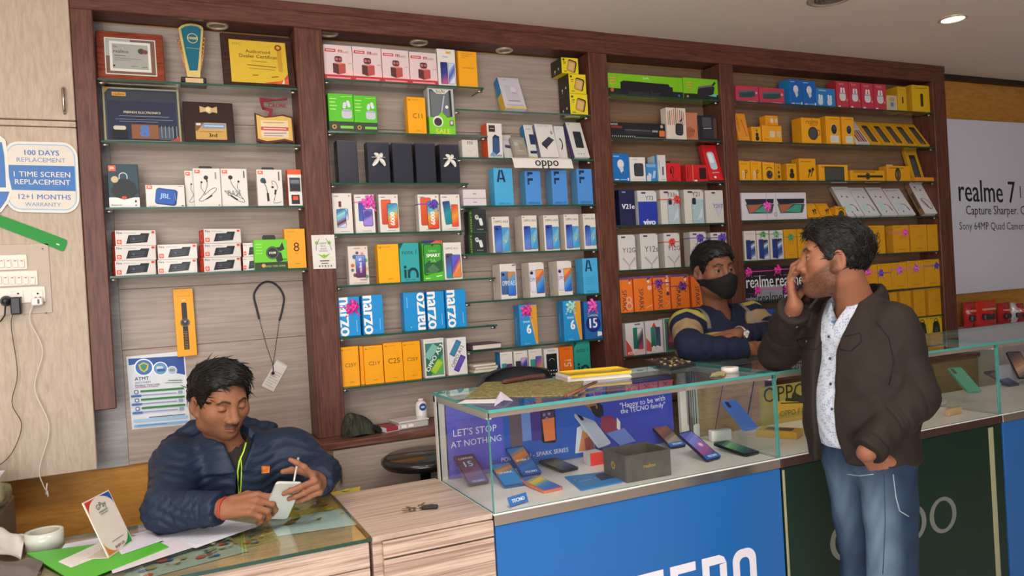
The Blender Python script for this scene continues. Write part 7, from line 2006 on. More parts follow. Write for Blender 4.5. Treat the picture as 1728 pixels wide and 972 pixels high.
t=phone((1022,754),(977.5,696),ZF+0.045,'large silver phone back propped upright on a red block','c6c9d2',None,'b4bac8',w=0.08,h=0.165)
t=phone((1268,727),(1231,678),ZF+0.06,'blue phone back propped on a clear easel at right','5a8ae0',None,'4a7ad4',w=0.073,h=0.155)
A,B=atz(1002,787,ZF),atz(1023,784,ZF)
g=G();g.box(-0.028,0.028,-0.001,0.05,0,0.046,mat('d8d2d0',0.3),0.002);g.box(-0.028,0.028,-0.003,-0.001,0,0.046,mat('e04038',0.3),0.0005)
tag(g.build('phone_block',None,(A.x+0.02,A.y+0.01,ZF+0.0005)),'red-faced block under the silver phone','stand')
flatsheet('booklet',[(981,829),(1052,814),(1018,798),(953,806)],ZF+0.0006,'2f80c0','light blue booklet lying flat on the showcase floor','booklet',lambda f:(f.p([(0.6,0.3),(0.95,0.3),(0.9,0.75),(0.62,0.72)],'2a3a5c'),f.t('SPARK 6',0.36,0.5,0.4,'a8d0ee'),f.ring(0.3,0.6,0.2,0.01,'9ac8ea',0,200)),th=0.004)
A,B=atz(861,858,ZF),atz(893,848,ZF)
t=thing('name_plate','small blue name plate on a clear stem at the showcase corner','sign',(A.x,A.y,ZF+0.0005),(-0.35,0,math.atan2(B.y-A.y,B.x-A.x)))
d=(B-A).length;g=G();g.box(0,d,0,0.003,0.004,0.032,mat('2a6ab8',0.3),0.002);f=g.face((0,0,0.004),(d,0,0),(0,0,0.028));f.t('TECNO',0.5,0.5,0.66,'eef0f4',bold=0.04);g.build('plate',t)
g=G();g.box(d*0.3,d*0.36,0.002,0.004,0.03,0.062,CLEAR);g.box(0,d,0.0,0.05,0,0.002,CLEAR);g.build('clear_stem',t)

# open grey box
A,B=atz(1060.5,817,ZF),atz(1136.5,803,ZF);bw_,bd_=(B-A).length,0.0
ztop=aty(1060.5,771,A.y).z-ZF;Lb=atz(1023,801,ZF);bd_=(Lb-A).length;ang=math.atan2(B.y-A.y,B.x-A.x);bd_=min(bd_,0.17)
t=thing('gift_box','open dark grey cardboard box with small gold lettering in the showcase','box',(A.x,A.y+0.01,ZF+0.0005),(0,0,ang))
gm=wood('grey_card','4c4843','57534d','625e57',(6,6,6),0.5,3,0.05)
g=G();T_=0.004
g.box(0,bw_,0,T_,0,ztop,gm,0.001);g.box(0,bw_,bd_-T_,bd_,0,ztop,gm,0.001);g.box(0,T_,T_,bd_-T_,0,ztop,gm,0.001);g.box(bw_-T_,bw_,T_,bd_-T_,0,ztop,gm,0.001);g.box(T_,bw_-T_,T_,bd_-T_,0,T_,gm)
f=g.face((0,0,0),(bw_,0,0),(0,0,ztop));f.t('realme',0.52,0.52,0.26,mat('c9a23a',0.3,0.4),bold=0.02)
f=g.face((0,bd_,0),(0,-bd_,0),(0,0,ztop));f.ring(0.45,0.5,0.07,0.04,mat('c9a23a',0.3,0.4));f.line([(0.5,0.42),(0.5,0.62)],0.03,mat('c9a23a',0.3,0.4));f.line([(0.4,0.44),(0.44,0.6)],0.03,mat('c9a23a',0.3,0.4))
g.build('box_body',t)

# inside the green-fronted showcase
YO=2.55
def board(px0,px1,pyb,pyt,y,col,label,art=None,name='advert_board',cat='poster',z0=None):
    a,b_=aty(px0,pyb,y),aty(px1,pyt,y);z0=ZF+0.0006;h=min(aty((px0+px1)/2,pyt,y).z,ZT-0.04)-z0
    if px0<1650:b_.x=min(b_.x,XO1-0.036)
    else:a.x=max(a.x,XO1+0.044)
    g=G();g.box(0,b_.x-a.x,0,0.008,0,h,mat(col,0.3),0.001);f=g.face((0,0,0),(b_.x-a.x,0,0),(0,0,h))
    if art:art(f)
    return tag(g.build(name,None,(a.x,y,z0)),label,cat)
def a_opy(f):
    f.t('OPPO',0.2,0.78,0.34,'2a2a24',bold=0.0);f.p([(0.12,0.55),(0.3,0.62),(0.5,0.46),(0.5,0.2),(0.12,0.26)],'e0b040');f.line([(0.2,0.6),(0.42,0.46)],0.02,'3a3424');f.line([(0.16,0.52),(0.46,0.4)],0.008,'6a5a2a');f.rr(0.3,0.6,0.1,0.04,'3a342c',0.3,-30);f.t('OPPO F19 Pro',0.3,0.24,0.3,'6a5a24');f.r(0.1,0.0,0.55,0.12,'c8a850')
board(1286,1480,740,640,YO,'b0a24c','yellow-olive advert board with black lettering in the green-fronted showcase',a_opy)
g=G();g.box(0,0.09,0,0.16,0,0.028,mat('d8a83a',0.35),0.001);f=g.face((0,0,0.028),(0.09,0,0),(0,0.16,0));f.ph(0.5,0.5,0.6,1.2,['3a3a40','5a5a60']);p=atz(1345,742,ZF)
tag(g.build('phone_box',None,(p.x,p.y,ZF+0.0005),(0,0,0.5)),'yellow phone box lying in the green-fronted showcase','phone box')
board(1480,1690,720,620,YO,'c0bcc8','pale lilac advert board behind the green phone',lambda f:(f.r(0.66,0.66,0.78,0.86,'5a5a68'),f.r(0.68,0.7,0.76,0.82,'b8b4c4'),f.r(0.8,0.72,0.9,0.9,'7a7a88'),f.line([(0,0.12),(1,0.2)],0.006,'6a6a72')))
t=phone((1646,664),(1611,622),ZF+0.05,'iridescent green phone back propped up at right','3f8f86',None,'4aa890',w=0.075,h=0.16)
A=atz(1602,703,ZF);g=G();g.box(0,0.10,0,0.02,0,0.03,wood('pale_wood','b8946a','c6a47a','d2b48c',(3,20,20),0.5,3,0.1),0.002)
tag(g.build('wooden_block',None,(A.x,A.y,ZF+0.0005),(0,0,0.1)),'pale wooden block on the showcase floor below the green phone','block')
A=atz(1596,690,ZF);g=G();g.box(0,0.07,0,0.05,0,0.02,mat('d8d4cf',0.3),0.003);g.box(0.005,0.065,0.005,0.045,0.02,0.026,mat('e4e0dc',0.2),0.002)
tag(g.build('small_case',None,(A.x+0.03,A.y+0.05,ZF+0.0005),(0,0,0.2)),'small white case behind the pale wooden block','case')
# inside the right-hand showcase
board(1692,1900,690,600,YO,'aaa8b8','pale grey advert board in the showcase at the right edge')
phone((1732,640),(1710,596),ZF+0.03,'black display phone with a warm pictured screen at the right edge','1c1c22',['5a4a4a','c09a80','8a5a4a','3a3a44'])
phone((1712,652),(1668,628),ZF+0.0,'dark blue phone lying back beside the showcase corner post','3a3f66',None,'4a5078')

# ------------------------------------------------------------------ things on the glass tops
ZG=ZT+0.0004
flatsheet('patterned_mat',[(786,672),(975,668),(986,640),(818,646)],ZG,wood('mat_pattern','5a5a34','84764a','a89a5c',(40,40,40),0.8,2,0.2),'olive and gold patterned mat lying on the glass top','mat',None,None,0.003)
p=atz(985,655,ZG+0.004);A,B=atz(953,672,ZG+0.004),atz(1003,648,ZG+0.004)
g=G();d=B-A;g.tube([(0,0,0.005),(d.x,d.y,0.005)],0.005,mat('6a3a30',0.4),8);g.tube([(0.012,0.004,0.005),(d.x+0.012,d.y+0.004,0.005)],0.004,mat('8a5a4a',0.4),8)
tag(g.build('wooden_stick',None,(A.x,A.y,ZG+0.0045)),'pair of reddish wooden sticks on the patterned mat','stick')
A,B=atz(848,650,ZG),atz(920,640,ZG);d=B-A
g=G();g.tube(spline([(0,0,0.008),(d.x*0.3,d.y*0.3,0.010),(d.x*0.7,d.y*0.7,0.012),(d.x,d.y,0.009)],6),[0.006]+[0.009]*16+[0.011,0.007],mat('5a3630',0.5,0,0.2,90),10)
for k in range(9):q=0.1+0.1*k;g.tube([(d.x*q+0.009*math.cos(a),d.y*q+0.0,0.011+0.010*math.sin(a))for a in[2*math.pi*i/10 for i in range(10)]],0.0012,mat('3a201c',0.5),5,close=True)
tag(g.build('folded_fan',None,(A.x,A.y,ZG+0.003)),'dark reddish brown rolled item along the back of the glass top','roll')
# paper fan / folded slip
A=atz(772,682,ZG);g=G();pts=[atz(x,y,ZG)for x,y in((772,681),(836,682),(842,675),(785,675))]
g.sheet([[pts[0]-A,pts[3]-A],[pts[1]-A+Vector((0,0,0.003)),pts[2]-A+Vector((0,0,0.003))]],mat('e4dedc',0.6),0.0006,False)
q=[atz(x,y,ZG)for x,y in((834,686),(866,677),(853,669),(838,672))]
g.sheet([[q[0]-A+Vector((0,0,0.001)),(q[0]+q[1])/2-A+Vector((0,0,0.012)),q[1]-A+Vector((0,0,0.001))],[q[3]-A+Vector((0,0,0.002)),(q[2]+q[3])/2-A+Vector((0,0,0.02)),q[2]-A+Vector((0,0,0.002))]],mat('d8cde0',0.6),0.0006,False)
tag(g.build('paper_slip',None,(A.x,A.y,ZG)),'folded white paper slip at the left corner of the glass top','paper')
# bill book: white pad with yellow cover
A,B=atz(958,646,ZG),atz(1066,636,ZG);d=(B-A).length;ang=math.atan2(B.y-A.y,B.x-A.x)
t=thing('bill_book','thick white pad with a yellow cover on the glass top','book',(A.x,A.y,ZG),(0,0,ang))
g=G()
for k in range(6):g.box(0.002*(k%2),d-0.003*(k%3),0.001*(k%2),0.15,k*0.0036,k*0.0036+0.0035,mat(('ddd6d0','e6e0da','d2cbc8')[k%3],0.7),0.0004)
g.build('pages',t);g=G();g.sheet([[(0.012+i*(d-0.008)/6,-0.002,0.0225+0.003*math.sin(i*1.3)),(0.012+i*(d-0.008)/6,0.15,0.024)][::1]for i in range(7)],mat('e8c02c',0.5),0.0015);g.box(0.012,d,-0.003,0.0,0.014,0.0235,mat('e8c02c',0.5),0.001);g.build('yellow_cover',t)['label']='yellow cover'
# tray of coins / gadgets near the masked man
q=[atz(x,y,ZG)for x,y in((1132,626),(1174,618),(1142,608),(1088,611))];o=sum((v for v in q),Vector())/4
t=thing('tray','flat black tray of small brown pieces on the glass top by the masked man','tray',(o.x,o.y,ZG))
g=G();vs=[(v.x-o.x,v.y-o.y,0)for v in q]+[(v.x-o.x,v.y-o.y,0.012)for v in q];g.add(vs,[(3,2,1,0),(4,5,6,7)]+[(i,(i+1)%4,(i+1)%4+4,i+4)for i in range(4)],mat('26282c',0.35));g.build('base',t)
g=G();r_=random.Random(2)
for k in range(60):
    u,v=r_.uniform(0.08,0.92),r_.uniform(0.08,0.92);P=(q[0]*(1-u)+q[1]*u)*(1-v)+(q[3]*(1-u)+q[2]*u)*v-o
    g.lathe([(0.0,0.0),(0.008,0.0),(0.007,0.005),(0.0,0.007)],mat(('7a5a3a','4a3a34','a08a5a','2a2a30')[k%4],0.5),7,(P.x,P.y,0.0122))
c=g.build('small_pieces',t)
p=atz(1232,628,ZG);t=thing('tape_roll','small white tape roll lying near the right end of the glass top','tape',(p.x,p.y,ZG+0.0005))
g=G();g.lathe([(0.013,0),(0.031,0),(0.031,0.018),(0.013,0.018),(0.013,0)],mat('dcd4cc',0.5),26,caps=False);g.build('tape_ring',t)
g=G();g.lathe([(0.011,0.001),(0.0128,0.001),(0.0128,0.019),(0.011,0.019),(0.011,0.001)],mat('b89a80',0.6),18,caps=False);g.build('core',t)
p=atz(1218,633,ZG);crumple('paper_scrap',[(1198,637),(1222,636),(1226,629),(1205,630)],ZG,mat('b8a878',0.5),'small crumpled yellowish scrap beside the small tape roll','scrap',0.012,3,8)

# back counter with red packets at the right
zc_=aty(1660,549,YB-0.08).z
g=G();g.box(-0.9,0.9,0,0.42,0,zc_-0.02,mat('b8b4b4',0.4),0.002);g.box(-0.9,0.9,-0.01,0.42,zc_-0.02,zc_,mat('cfcccf',0.25),0.002)
XC=4.72+0.9
tag(g.build('back_counter',None,(XC,YB-0.43,0)),'pale back counter under the white wall sign','counter')
for k,(x0,x1,yt,c)in enumerate(((1626,1642,510,'b02430'),(1643,1681,507,'c82a26'),(1683,1704,511,'a8202c'),(1706,1716,510,'b8b4b4'),(1716,1728,512,'a82a30'))):
    Yk=YB-0.10-0.01*(k%2);a,b_=aty(x0,545,Yk).x,aty(x1,545,Yk).x;h=aty((x0+x1)/2,yt,Yk).z-zc_;w_=(b_-a)/2*0.97
    g=G();gr=[]
    for i in range(9):
        q=i/8;gr.append([(-w_*(1-0.05*math.sin(q*9))+2*w_*j/8,-0.028*math.sin(math.pi*j/8)*(0.3+math.sin(math.pi*min(1,q*1.05)))*(1+0.3*math.sin(7*q+j)),h*q)for j in range(9)])
    g.sheet(gr,mat(c,0.2,0,0.25,40,0.5),0.002)
    f=g.face((-w_,-0.045,0),(2*w_,0,0),(0,0,h));f.l=0
    g.box(-w_*0.55,w_*0.4,-0.047,-0.02,h*0.25,h*0.5,mat('3a3038',0.3),0.008);g.box(-w_*0.5,w_*0.5,-0.046,-0.02,h*0.62,h*0.7,mat('d89a8a',0.3),0.003)
    tag(g.build('snack_packet',None,((a+b_)/2,Yk,zc_+0.0005)),('narrow red packet nearest the dark post','widest bright red packet with a dark oval','dark red packet beside the widest one','thin silver-grey packet between red ones','red packet cut by the right edge')[k],'packet','packets below the white wall sign')
# ------------------------------------------------------------------ people: one continuous surface each, grown from a distance field
F32=np.float32


def v3(p):return np.array(p,F32)


def cap(P,a,b,ra,rb=None):
    rb=ra if rb is None else rb
    a,b=v3(a),v3(b);ab=b-a;t=np.clip(((P-a)@ab)/max(1e-9,float(ab@ab)),0,1)
    return np.linalg.norm(P-a-t[:,None]*ab,axis=1)-(ra+(rb-ra)*t)


def ell(P,c,r,R=None):
    q=P-v3(c)
    if R is not None:q=q@R
    r=v3(r);k0=np.linalg.norm(q/r,axis=1);k1=np.linalg.norm(q/(r*r),axis=1)+1e-9
    return k0*(k0-1.0)/k1


def sph(P,c,r):return np.linalg.norm(P-v3(c),axis=1)-r


def smin(a,b,k):
    h=np.maximum(k-np.abs(a-b),0)/k
    return np.minimum(a,b)-h*h*k*0.25


def smax(a,b,k):return-smin(-a,-b,k)


def chain(P,pts,rs,k=0.02):
    d=None
    for i in range(len(pts)-1):
        e=cap(P,pts[i],pts[i+1],rs[i],rs[i+1]);d=e if d is None else smin(d,e,k)
    return d


def smooth(x,a,b):
    t=np.clip((x-a)/(b-a),0,1);return t*t*(3-2*t)


def wav(P,fx,fy,fz,ph=0.0):
    return np.sin(P[:,0]*fx+1.7*np.sin(P[:,1]*fy*0.7+ph))*np.sin(P[:,1]*fy+1.3*np.sin(P[:,2]*fz*0.6+ph))*np.sin(P[:,2]*fz+1.5*np.sin(P[:,0]*fx*0.8+2*ph))


def crease(x):
    """narrow pressed-in folds at regular turns of x"""
    return(1-np.abs(np.sin(x+.6*np.sin(2.3*x))))**4


def axis(segs):
    """grid lines along one axis from (start, end, step) runs"""
    out=[]
    for a,b,h in segs:
        n=max(1,int(round((b-a)/h)));out+=list(a+(b-a)*np.arange(n)/n)
    return np.array(out+[segs[-1][1]],F32)


def net(f,X,Y,Z):
    nx,ny,nz=len(X),len(Y),len(Z);B=8
    D=np.full((nx,ny,nz),1.0,F32)
    bs=[(i,j,k)for i in range(0,nx,B)for j in range(0,ny,B)for k in range(0,nz,B)]
    cen,rad=[],[]
    for i,j,k in bs:
        i1,j1,k1=min(i+B,nx-1),min(j+B,ny-1),min(k+B,nz-1)
        cen.append(((X[i]+X[i1])/2,(Y[j]+Y[j1])/2,(Z[k]+Z[k1])/2));rad.append(0.5*math.sqrt((X[i1]-X[i])**2+(Y[j1]-Y[j])**2+(Z[k1]-Z[k])**2))
    dc=f(np.array(cen,F32));todo=[]
    for q,(i,j,k)in enumerate(bs):
        if abs(dc[q])<rad[q]*1.35+0.012:todo.append((i,j,k))
        else:D[i:i+B+1,j:j+B+1,k:k+B+1]=dc[q]
    pts,sl=[],[]
    for i,j,k in todo:
        a,b,c=X[i:i+B+1],Y[j:j+B+1],Z[k:k+B+1]
        g_=np.stack(np.meshgrid(a,b,c,indexing='ij'),-1).reshape(-1,3);pts.append(g_);sl.append((i,j,k,len(a),len(b),len(c)))
    A=np.concatenate(pts).astype(F32);val=np.concatenate([f(A[s:s+200000])for s in range(0,len(A),200000)]);o=0
    for i,j,k,a,b,c in sl:
        n=a*b*c;D[i:i+a,j:j+b,k:k+c]=val[o:o+n].reshape(a,b,c);o+=n
    S=D<0
    cnt=np.zeros((nx-1,ny-1,nz-1),np.int8)
    offs=[(a,b,c)for a in(0,1)for b in(0,1)for c in(0,1)]
    for a,b,c in offs:cnt+=S[a:nx-1+a,b:ny-1+b,c:nz-1+c]
    I=np.argwhere((cnt>0)&(cnt<8));n=len(I)
    idx=np.full(cnt.shape,-1,np.int64);idx[I[:,0],I[:,1],I[:,2]]=np.arange(n)
    acc=np.zeros((n,3));num=np.zeros(n)
    C3=[np.stack((X[I[:,0]+a],Y[I[:,1]+b],Z[I[:,2]+c]),1)for a,b,c in offs]
    DV=[D[I[:,0]+a,I[:,1]+b,I[:,2]+c]for a,b,c in offs]
    for p in range(8):
        for q in range(p+1,8):
            if sum(abs(offs[p][m]-offs[q][m])for m in range(3))!=1:continue
            s=(DV[p]<0)!=(DV[q]<0);t=np.where(s,DV[p]/(DV[p]-DV[q]+1e-12),0)[:,None]
            acc+=np.where(s[:,None],C3[p]*(1-t)+C3[q]*t,0);num+=s
    V=(acc/num[:,None]).astype(F32)
    Fs=[]
    for ax in range(3):
        b,c=(ax+1)%3,(ax+2)%3
        sl0=[slice(None)]*3;sl1=[slice(None)]*3;sl0[ax]=slice(0,-1);sl1[ax]=slice(1,None)
        E=np.argwhere(S[tuple(sl0)]!=S[tuple(sl1)])
        lim=np.array(cnt.shape)
        E=E[(E[:,b]>0)&(E[:,c]>0)&(E[:,b]<lim[b])&(E[:,c]<lim[c])]
        def at(db,dc):q=E.copy();q[:,b]+=db;q[:,c]+=dc;return idx[q[:,0],q[:,1],q[:,2]]
        Q=np.stack((at(-1,-1),at(0,-1),at(0,0),at(-1,0)),1)
        fl=~S[E[:,0],E[:,1],E[:,2]];Q[fl]=Q[fl][:,::-1];Fs.append(Q)
    Fq=np.concatenate(Fs);Fq=Fq[(Fq>=0).all(1)]
    return V,Fq


def skin_mesh(name,f,X,Y,Z,m,colf=None,parent=None):
    V,Q=net(f,X,Y,Z)
    me=bpy.data.meshes.new(name)
    me.vertices.add(len(V));me.vertices.foreach_set('co',V.astype(F32).ravel())
    me.loops.add(len(Q)*4);me.loops.foreach_set('vertex_index',Q.astype(np.int32).ravel())
    me.polygons.add(len(Q));me.polygons.foreach_set('loop_start',np.arange(0,len(Q)*4,4,dtype=np.int32));me.polygons.foreach_set('loop_total',np.full(len(Q),4,np.int32))
    me.polygons.foreach_set('use_smooth',np.ones(len(Q),bool))
    me.update(calc_edges=True);me.validate()
    me.materials.append(m)
    if colf is not None:
        c=np.ones((len(V),4),F32);c[:,:3]=colf(V)
        at_=me.color_attributes.new('Col','FLOAT_COLOR','POINT');at_.data.foreach_set('color',c.ravel())
    o=bpy.data.objects.new(name,me);C.objects.link(o)
    if parent is not None:o.parent=parent
    return o,V


def rotm(yaw,pitch,roll=0.0):
    return np.array((Matrix.Rotation(yaw,3,'Z')@Matrix.Rotation(pitch,3,'X')@Matrix.Rotation(roll,3,'Y')),F32)


ZL=([-.12,-.085,-.07,-.052,-.038,-.026,-.010,-.004,.020,.030,.045,.065,.12],[.072,.070,.062,.046,.020,-.012,-.014,.024,.026,-.02,-.045,-.062,-.066])


class Head:
    def __init__(s,H,yaw,pitch,roll=0.0,sc=1.0,top=0.018,side=0.008,tuft=(0,0,0),closed=0.5,beard=0.0,jaw=1.0,chin=0.0,hl=0.0,sx=1.0):
        s.H=v3(H);s.R=rotm(yaw,pitch,roll);s.sc=sc;s.top,s.side,s.tuft,s.closed,s.beard,s.jaw=top,side,tuft,closed,beard,jaw;s.chin,s.hl=chin,hl;s.ax=v3((sx,1,1))

    def aim(s,local,px,py):
        """slide the head so that a point of it is seen at a pixel, at the depth it has"""
        for _ in range(3):
            q=s.world(local);s.H=s.H+v3(aty(px,py,float(q[1])))-q
        return s

    def loc(s,P):return(P-s.H)@s.R/s.sc/s.ax

    def world(s,L):return s.H+(np.array(L,F32)*s.sc*s.ax)@s.R.T

    def skull(s,L):return ell(L,(0,.012,.032),(.073,.095,.082))

    def f(s,P):
        L=s.loc(P);A=L.copy();A[:,0]=np.abs(A[:,0]);j=s.jaw
        d=s.skull(L)
        d=smin(d,ell(L,(0,-.030,-.040+s.chin*.5),(.058*j,.058,.074-s.chin*.5)),.04)
        d=smin(d,sph(L,(0,-.066,-.096+s.chin),.022),.035)
        d=smin(d,sph(A,(.046*j,-.012,-.066),.018),.04)
        d=smin(d,sph(A,(.046,-.052,-.018),.018),.03)
        d=smin(d,cap(A,(.0,-.081,.026),(.036,-.072,.028),.009),.018)
        d=smax(d,-ell(A,(.031,-.098,.006),(.021,.022,.014)),.016)
        d=smin(d,sph(A,(.031,-.0715,.004),.0128),.003)
        e=s.closed
        lid=smax(sph(A,(.031,-.0715,.004),.0142),-(A[:,2]-(.004+.0105-.0165*e))*0.9,.002);d=smin(d,lid,.002)
        lo=smax(sph(A,(.031,-.0715,.004),.0139),(A[:,2]-(-.0035))*0.9,.002);d=smin(d,lo,.002)
        d=smin(d,cap(L,(0,-.083,.016),(0,-.0995,-.026),.0085,.0120),.014)
        d=smin(d,sph(L,(0,-.1015,-.029),.0122),.008)
        d=smin(d,ell(A,(.0145,-.093,-.033),(.0095,.0115,.0085)),.007)
        d=smax(d,-ell(A,(.0075,-.098,-.0405),(.0038,.006,.003)),.004)
        d=smin(d,cap(A,(0,-.0910,-.0562),(.022,-.0805,-.060),.0072,.004),.006)
        d=smin(d,cap(A,(0,-.0895,-.0690),(.019,-.0805,-.0655),.0088,.0045),.006)
        d=smax(d,-cap(A,(0,-.0985,-.0622),(.0225,-.086,-.0622),.0019),.003)
        d=smax(d,-ell(L,(0,-.096,-.078),(.016,.007,.004)),.008)
        er=ell(A,(.0765,.008,-.006),(.0085,.021,.033),rotm(-.35,.12));er=smax(er,-ell(A,(.084,.004,-.004),(.006,.0125,.022),rotm(-.35,.12)),.004)
        d=smin(d,er,.008);d=smin(d,sph(A,(.073,-.004,-.034),.0085),.008)
        if s.beard:
            b=s.bm(L);d=d-s.beard*b
        return d*s.sc

    def bm(s,L):
        """beard mask: jaw, chin, moustache"""
        x=np.abs(L[:,0]);y,z=L[:,1],L[:,2]
        low=smooth(z-.83*(y+.015),.006,-.018)*smooth(y,.012,-.004)
        side=smooth(z-.83*(y+.015),.006,-.018)*smooth(y,.006,-.006)
        mo=smooth(np.abs(z+.049),.009,.004)*smooth(x,.03,.018)*smooth(y,-.07,-.08)
        lips=smooth(np.abs(z+.0625),.012,.008)*smooth(x,.026,.018)*smooth(y,-.07,-.08)
        return np.clip(np.maximum(np.maximum(low,side)*(1-lips),mo),0,1)

    def hair(s,P,noise=1.0):
        L=s.loc(P);t=s.side+(s.top-s.side)*smooth(L[:,2],.04,.105)*smooth(L[:,1],.10,-.02)+.003*smooth(L[:,1],.0,.08)
        tx,ty,ta=s.tuft
        t=t+ta*np.exp(-((L[:,0]-tx)**2+(L[:,1]-ty)**2)/.0011)*smooth(L[:,2],.05,.09)
        n=.0016*wav(L,130,110,120)+.0014*np.sin(L[:,0]*150+60*L[:,1]+2*np.sin(L[:,2]*70))
        d=s.skull(L)-t+n*noise
        zl=np.interp(L[:,1],*ZL).astype(F32)+s.hl*smooth(L[:,1],-.03,-.055)+.003*np.sin(L[:,0]*300)+.012*smooth(np.abs(L[:,0]),.035,.0)*0-.0
        zl=zl-.010*smooth(np.abs(L[:,0]),.055,.03)*smooth(L[:,1],-.05,-.08)*0
        d=smax(d,(zl-L[:,2])*0.55,.006)
        return d*s.sc

    def skin(s,V,base,lip,stub=0.0,bcol='2a201c',brow='1c1512',mous=0.0):
        L=s.loc(V);x=np.abs(L[:,0]);y,z=L[:,1],L[:,2]
        c=np.tile(np.array(rgb(base),F32),(len(V),1))
        def mix(w_,h):nonlocal c;c=c*(1-w_[:,None])+np.array(rgb(h),F32)*w_[:,None]
        head=smooth(np.linalg.norm(L,axis=1),.17,.15)
        fr=head*smooth(y,-.05,-.06)
        near=smooth(np.abs(z+.062),.0135,.0085)*smooth(x,.0245,.019)*fr*smooth(y,-.068,-.076)
        mix(near*0.75,lip)
        mix(smooth(np.abs(z+.0622),.0022,.001)*smooth(x,.022,.018)*fr*smooth(y,-.078,-.084)*0.6,'3a2018')
        bz=.0262+.006*smooth(x,.012,.03)-.009*smooth(x,.034,.05)
        mix(smooth(np.abs(z-bz),.0052,.0025)*smooth(x,.009,.014)*smooth(x,.052,.045)*fr*0.9,brow)
        ey=np.linalg.norm(np.stack((x-.031,y+.0715,z-.004),1),axis=1)
        op=smooth(ey,.0136,.0131)*fr*smooth(y,-.076,-.079)*smooth(np.abs(z-.003),.0095,.0075)
        mix(op*(s.closed<0.8),'8a8078')
        ir=np.sqrt((x-.031)**2+(z-.003)**2);mix(op*smooth(ir,.0068,.0056)*(s.closed<0.8),'1a100c')
        mix(smooth(np.abs(z-(.004+.0105-.0165*s.closed)),.0022,.001)*smooth(np.abs(x-.031),.0145,.011)*smooth(ey,.0165,.0150)*fr,'1a1210')
        if stub or s.beard:mix(s.bm(L)*head*(stub or 0.72)*(.85+.3*wav(L,400,420,430)).clip(0,1),bcol)
        if mous:
            mo=smooth(np.abs(z+.0490+.12*x),.0085,.0035)*smooth(x,.030,.020)*fr*smooth(y,-.064,-.074);mix(mo*mous,'1c1513')
        mix(smooth(np.abs(x-.0068),.0035,.0015)*smooth(np.abs(z+.0405),.003,.0015)*fr*smooth(y,-.09,-.1)*0.6,'2a1610')
        return c


def hair_locks(head,V,n,seed,length=(.016,.032),rad=.0016,flow=(0,-0.5,0.5),zmin=.02,lift=.10):
    """tapered strands combed over the scalp so that its outline and sheen break up"""
    r_=np.random.RandomState(seed);L=head.loc(V);ok=np.where(L[:,2]>zmin)[0];g=G();m=HAIR;ra=np.array((.073,.095,.082))**2
    for i in r_.choice(ok,n):
        p=L[i].astype(float);fl=np.array(flow)+r_.normal(0,.28,3);ln=r_.uniform(*length);up=lift*r_.uniform(-.3,1.6)+(.5 if r_.rand()<.06 else 0);q=[]
        for k in range(5):
            nr=(p-np.array((0,.012,.032)))/ra;nr/=np.linalg.norm(nr);t_=fl-nr*(fl@nr);t_/=np.linalg.norm(t_)+1e-6
            q.append(p+nr*.0006);p=p+(t_+nr*(up-.12*k*lift))*ln/4
        g.tube([Vector(head.world(x))for x in q],[rad*.6,rad,rad*.9,rad*.6,rad*.12],m,4,caps=False)
    return g


def hand(wr,d,n,curls,thumb=(0.6,0.5,0.3),side=1,sc=1.0,splay=0.10,wlen=.088):
    """list of bones: wr wrist, d direction to the knuckles, n back of the hand, side +1/-1 puts the thumb"""
    d=Vector(d).normalized();n=Vector(n);n=(n-d*n.dot(d)).normalized();s_=d.cross(n)*side;wr=Vector(wr)
    out=[];L=((.040,.026,.021),(.045,.029,.022),(.041,.027,.021),(.032,.021,.019));off=(.028,.0095,-.0095,-.027);kn=(wlen,wlen+.003,wlen-.003,wlen-.011)
    for k in range(4):
        kp=wr+d*kn[k]*sc+s_*off[k]*sc
        out.append((wr+s_*off[k]*.62*sc+d*.006,kp,.0165*sc,.0108*sc))
        c=curls[k];ex=c[3]if isinstance(c,(tuple,list))and len(c)>3 else 0.0;dir_=(d+s_*((1.5-k)*splay)).normalized();p=kp
        c=c if isinstance(c,(tuple,list))else(c,c*1.15,c*.8);a=0
        for q in range(3):
            a+=c[q];v=(dir_*math.cos(a)-n*math.sin(a)+s_*ex).normalized();e=p+v*L[k][q]*sc
            r0=(.0098,.0088,.0078)[q]*sc*(0.9 if k==3 else 1);out.append((p,e,r0,(.0088,.0078,.0066)[q]*sc*(0.9 if k==3 else 1)));p=e
    t0=wr+d*.018*sc+s_*.022*sc;sp,fw,cu=thumb
    v=(s_*sp+d*(1-sp*.5)-n*fw).normalized();p=t0
    for q,ln in enumerate((.044,.033,.027)):
        e=p+v*ln*sc;out.append((p,e,(.0145,.0112,.0098)[q]*sc,(.0115,.0100,.0080)[q]*sc));p=e
        v=(v-n*cu*.5-s_*cu*.55+d*.12).normalized()
    out.append((wr+d*.03*sc-s_*.006,wr+d*.07*sc-s_*.004,.017*sc,.014*sc))
    return[(tuple(a),tuple(b),ra,rb)for a,b,ra,rb in out]


def hand_sdf(P,bones,k=.0055):
    lo=np.min([np.minimum(a,b)for a,b,_,_ in bones],0)-.03;hi=np.max([np.maximum(a,b)for a,b,_,_ in bones],0)+.03
    q=np.maximum(lo-P,P-hi).max(1);d=np.maximum(q,0)+.02;m=q<.0
    if m.any():
        Q=P[m];e=None
        for a,b,ra,rb in bones:x=cap(Q,a,b,ra,rb);e=x if e is None else smin(e,x,k)
        d[m]=e
    return d.astype(F32)


def hit(f,px,py,t0=0.8,t1=4.5):
    """first point of a surface seen through a pixel: used to lay seams, zips and badges onto the cloth"""
    r=np.array(_ray(px,py),F32);r/=np.linalg.norm(r);t=t0;o=np.array(CAM,F32)
    for _ in range(400):
        p=o+r*t;d=float(f(p[None])[0])
        if d<.0006:return Vector(p)
        t+=max(d*.7,.0008)
        if t>t1:return None
    return Vector(o+r*t)


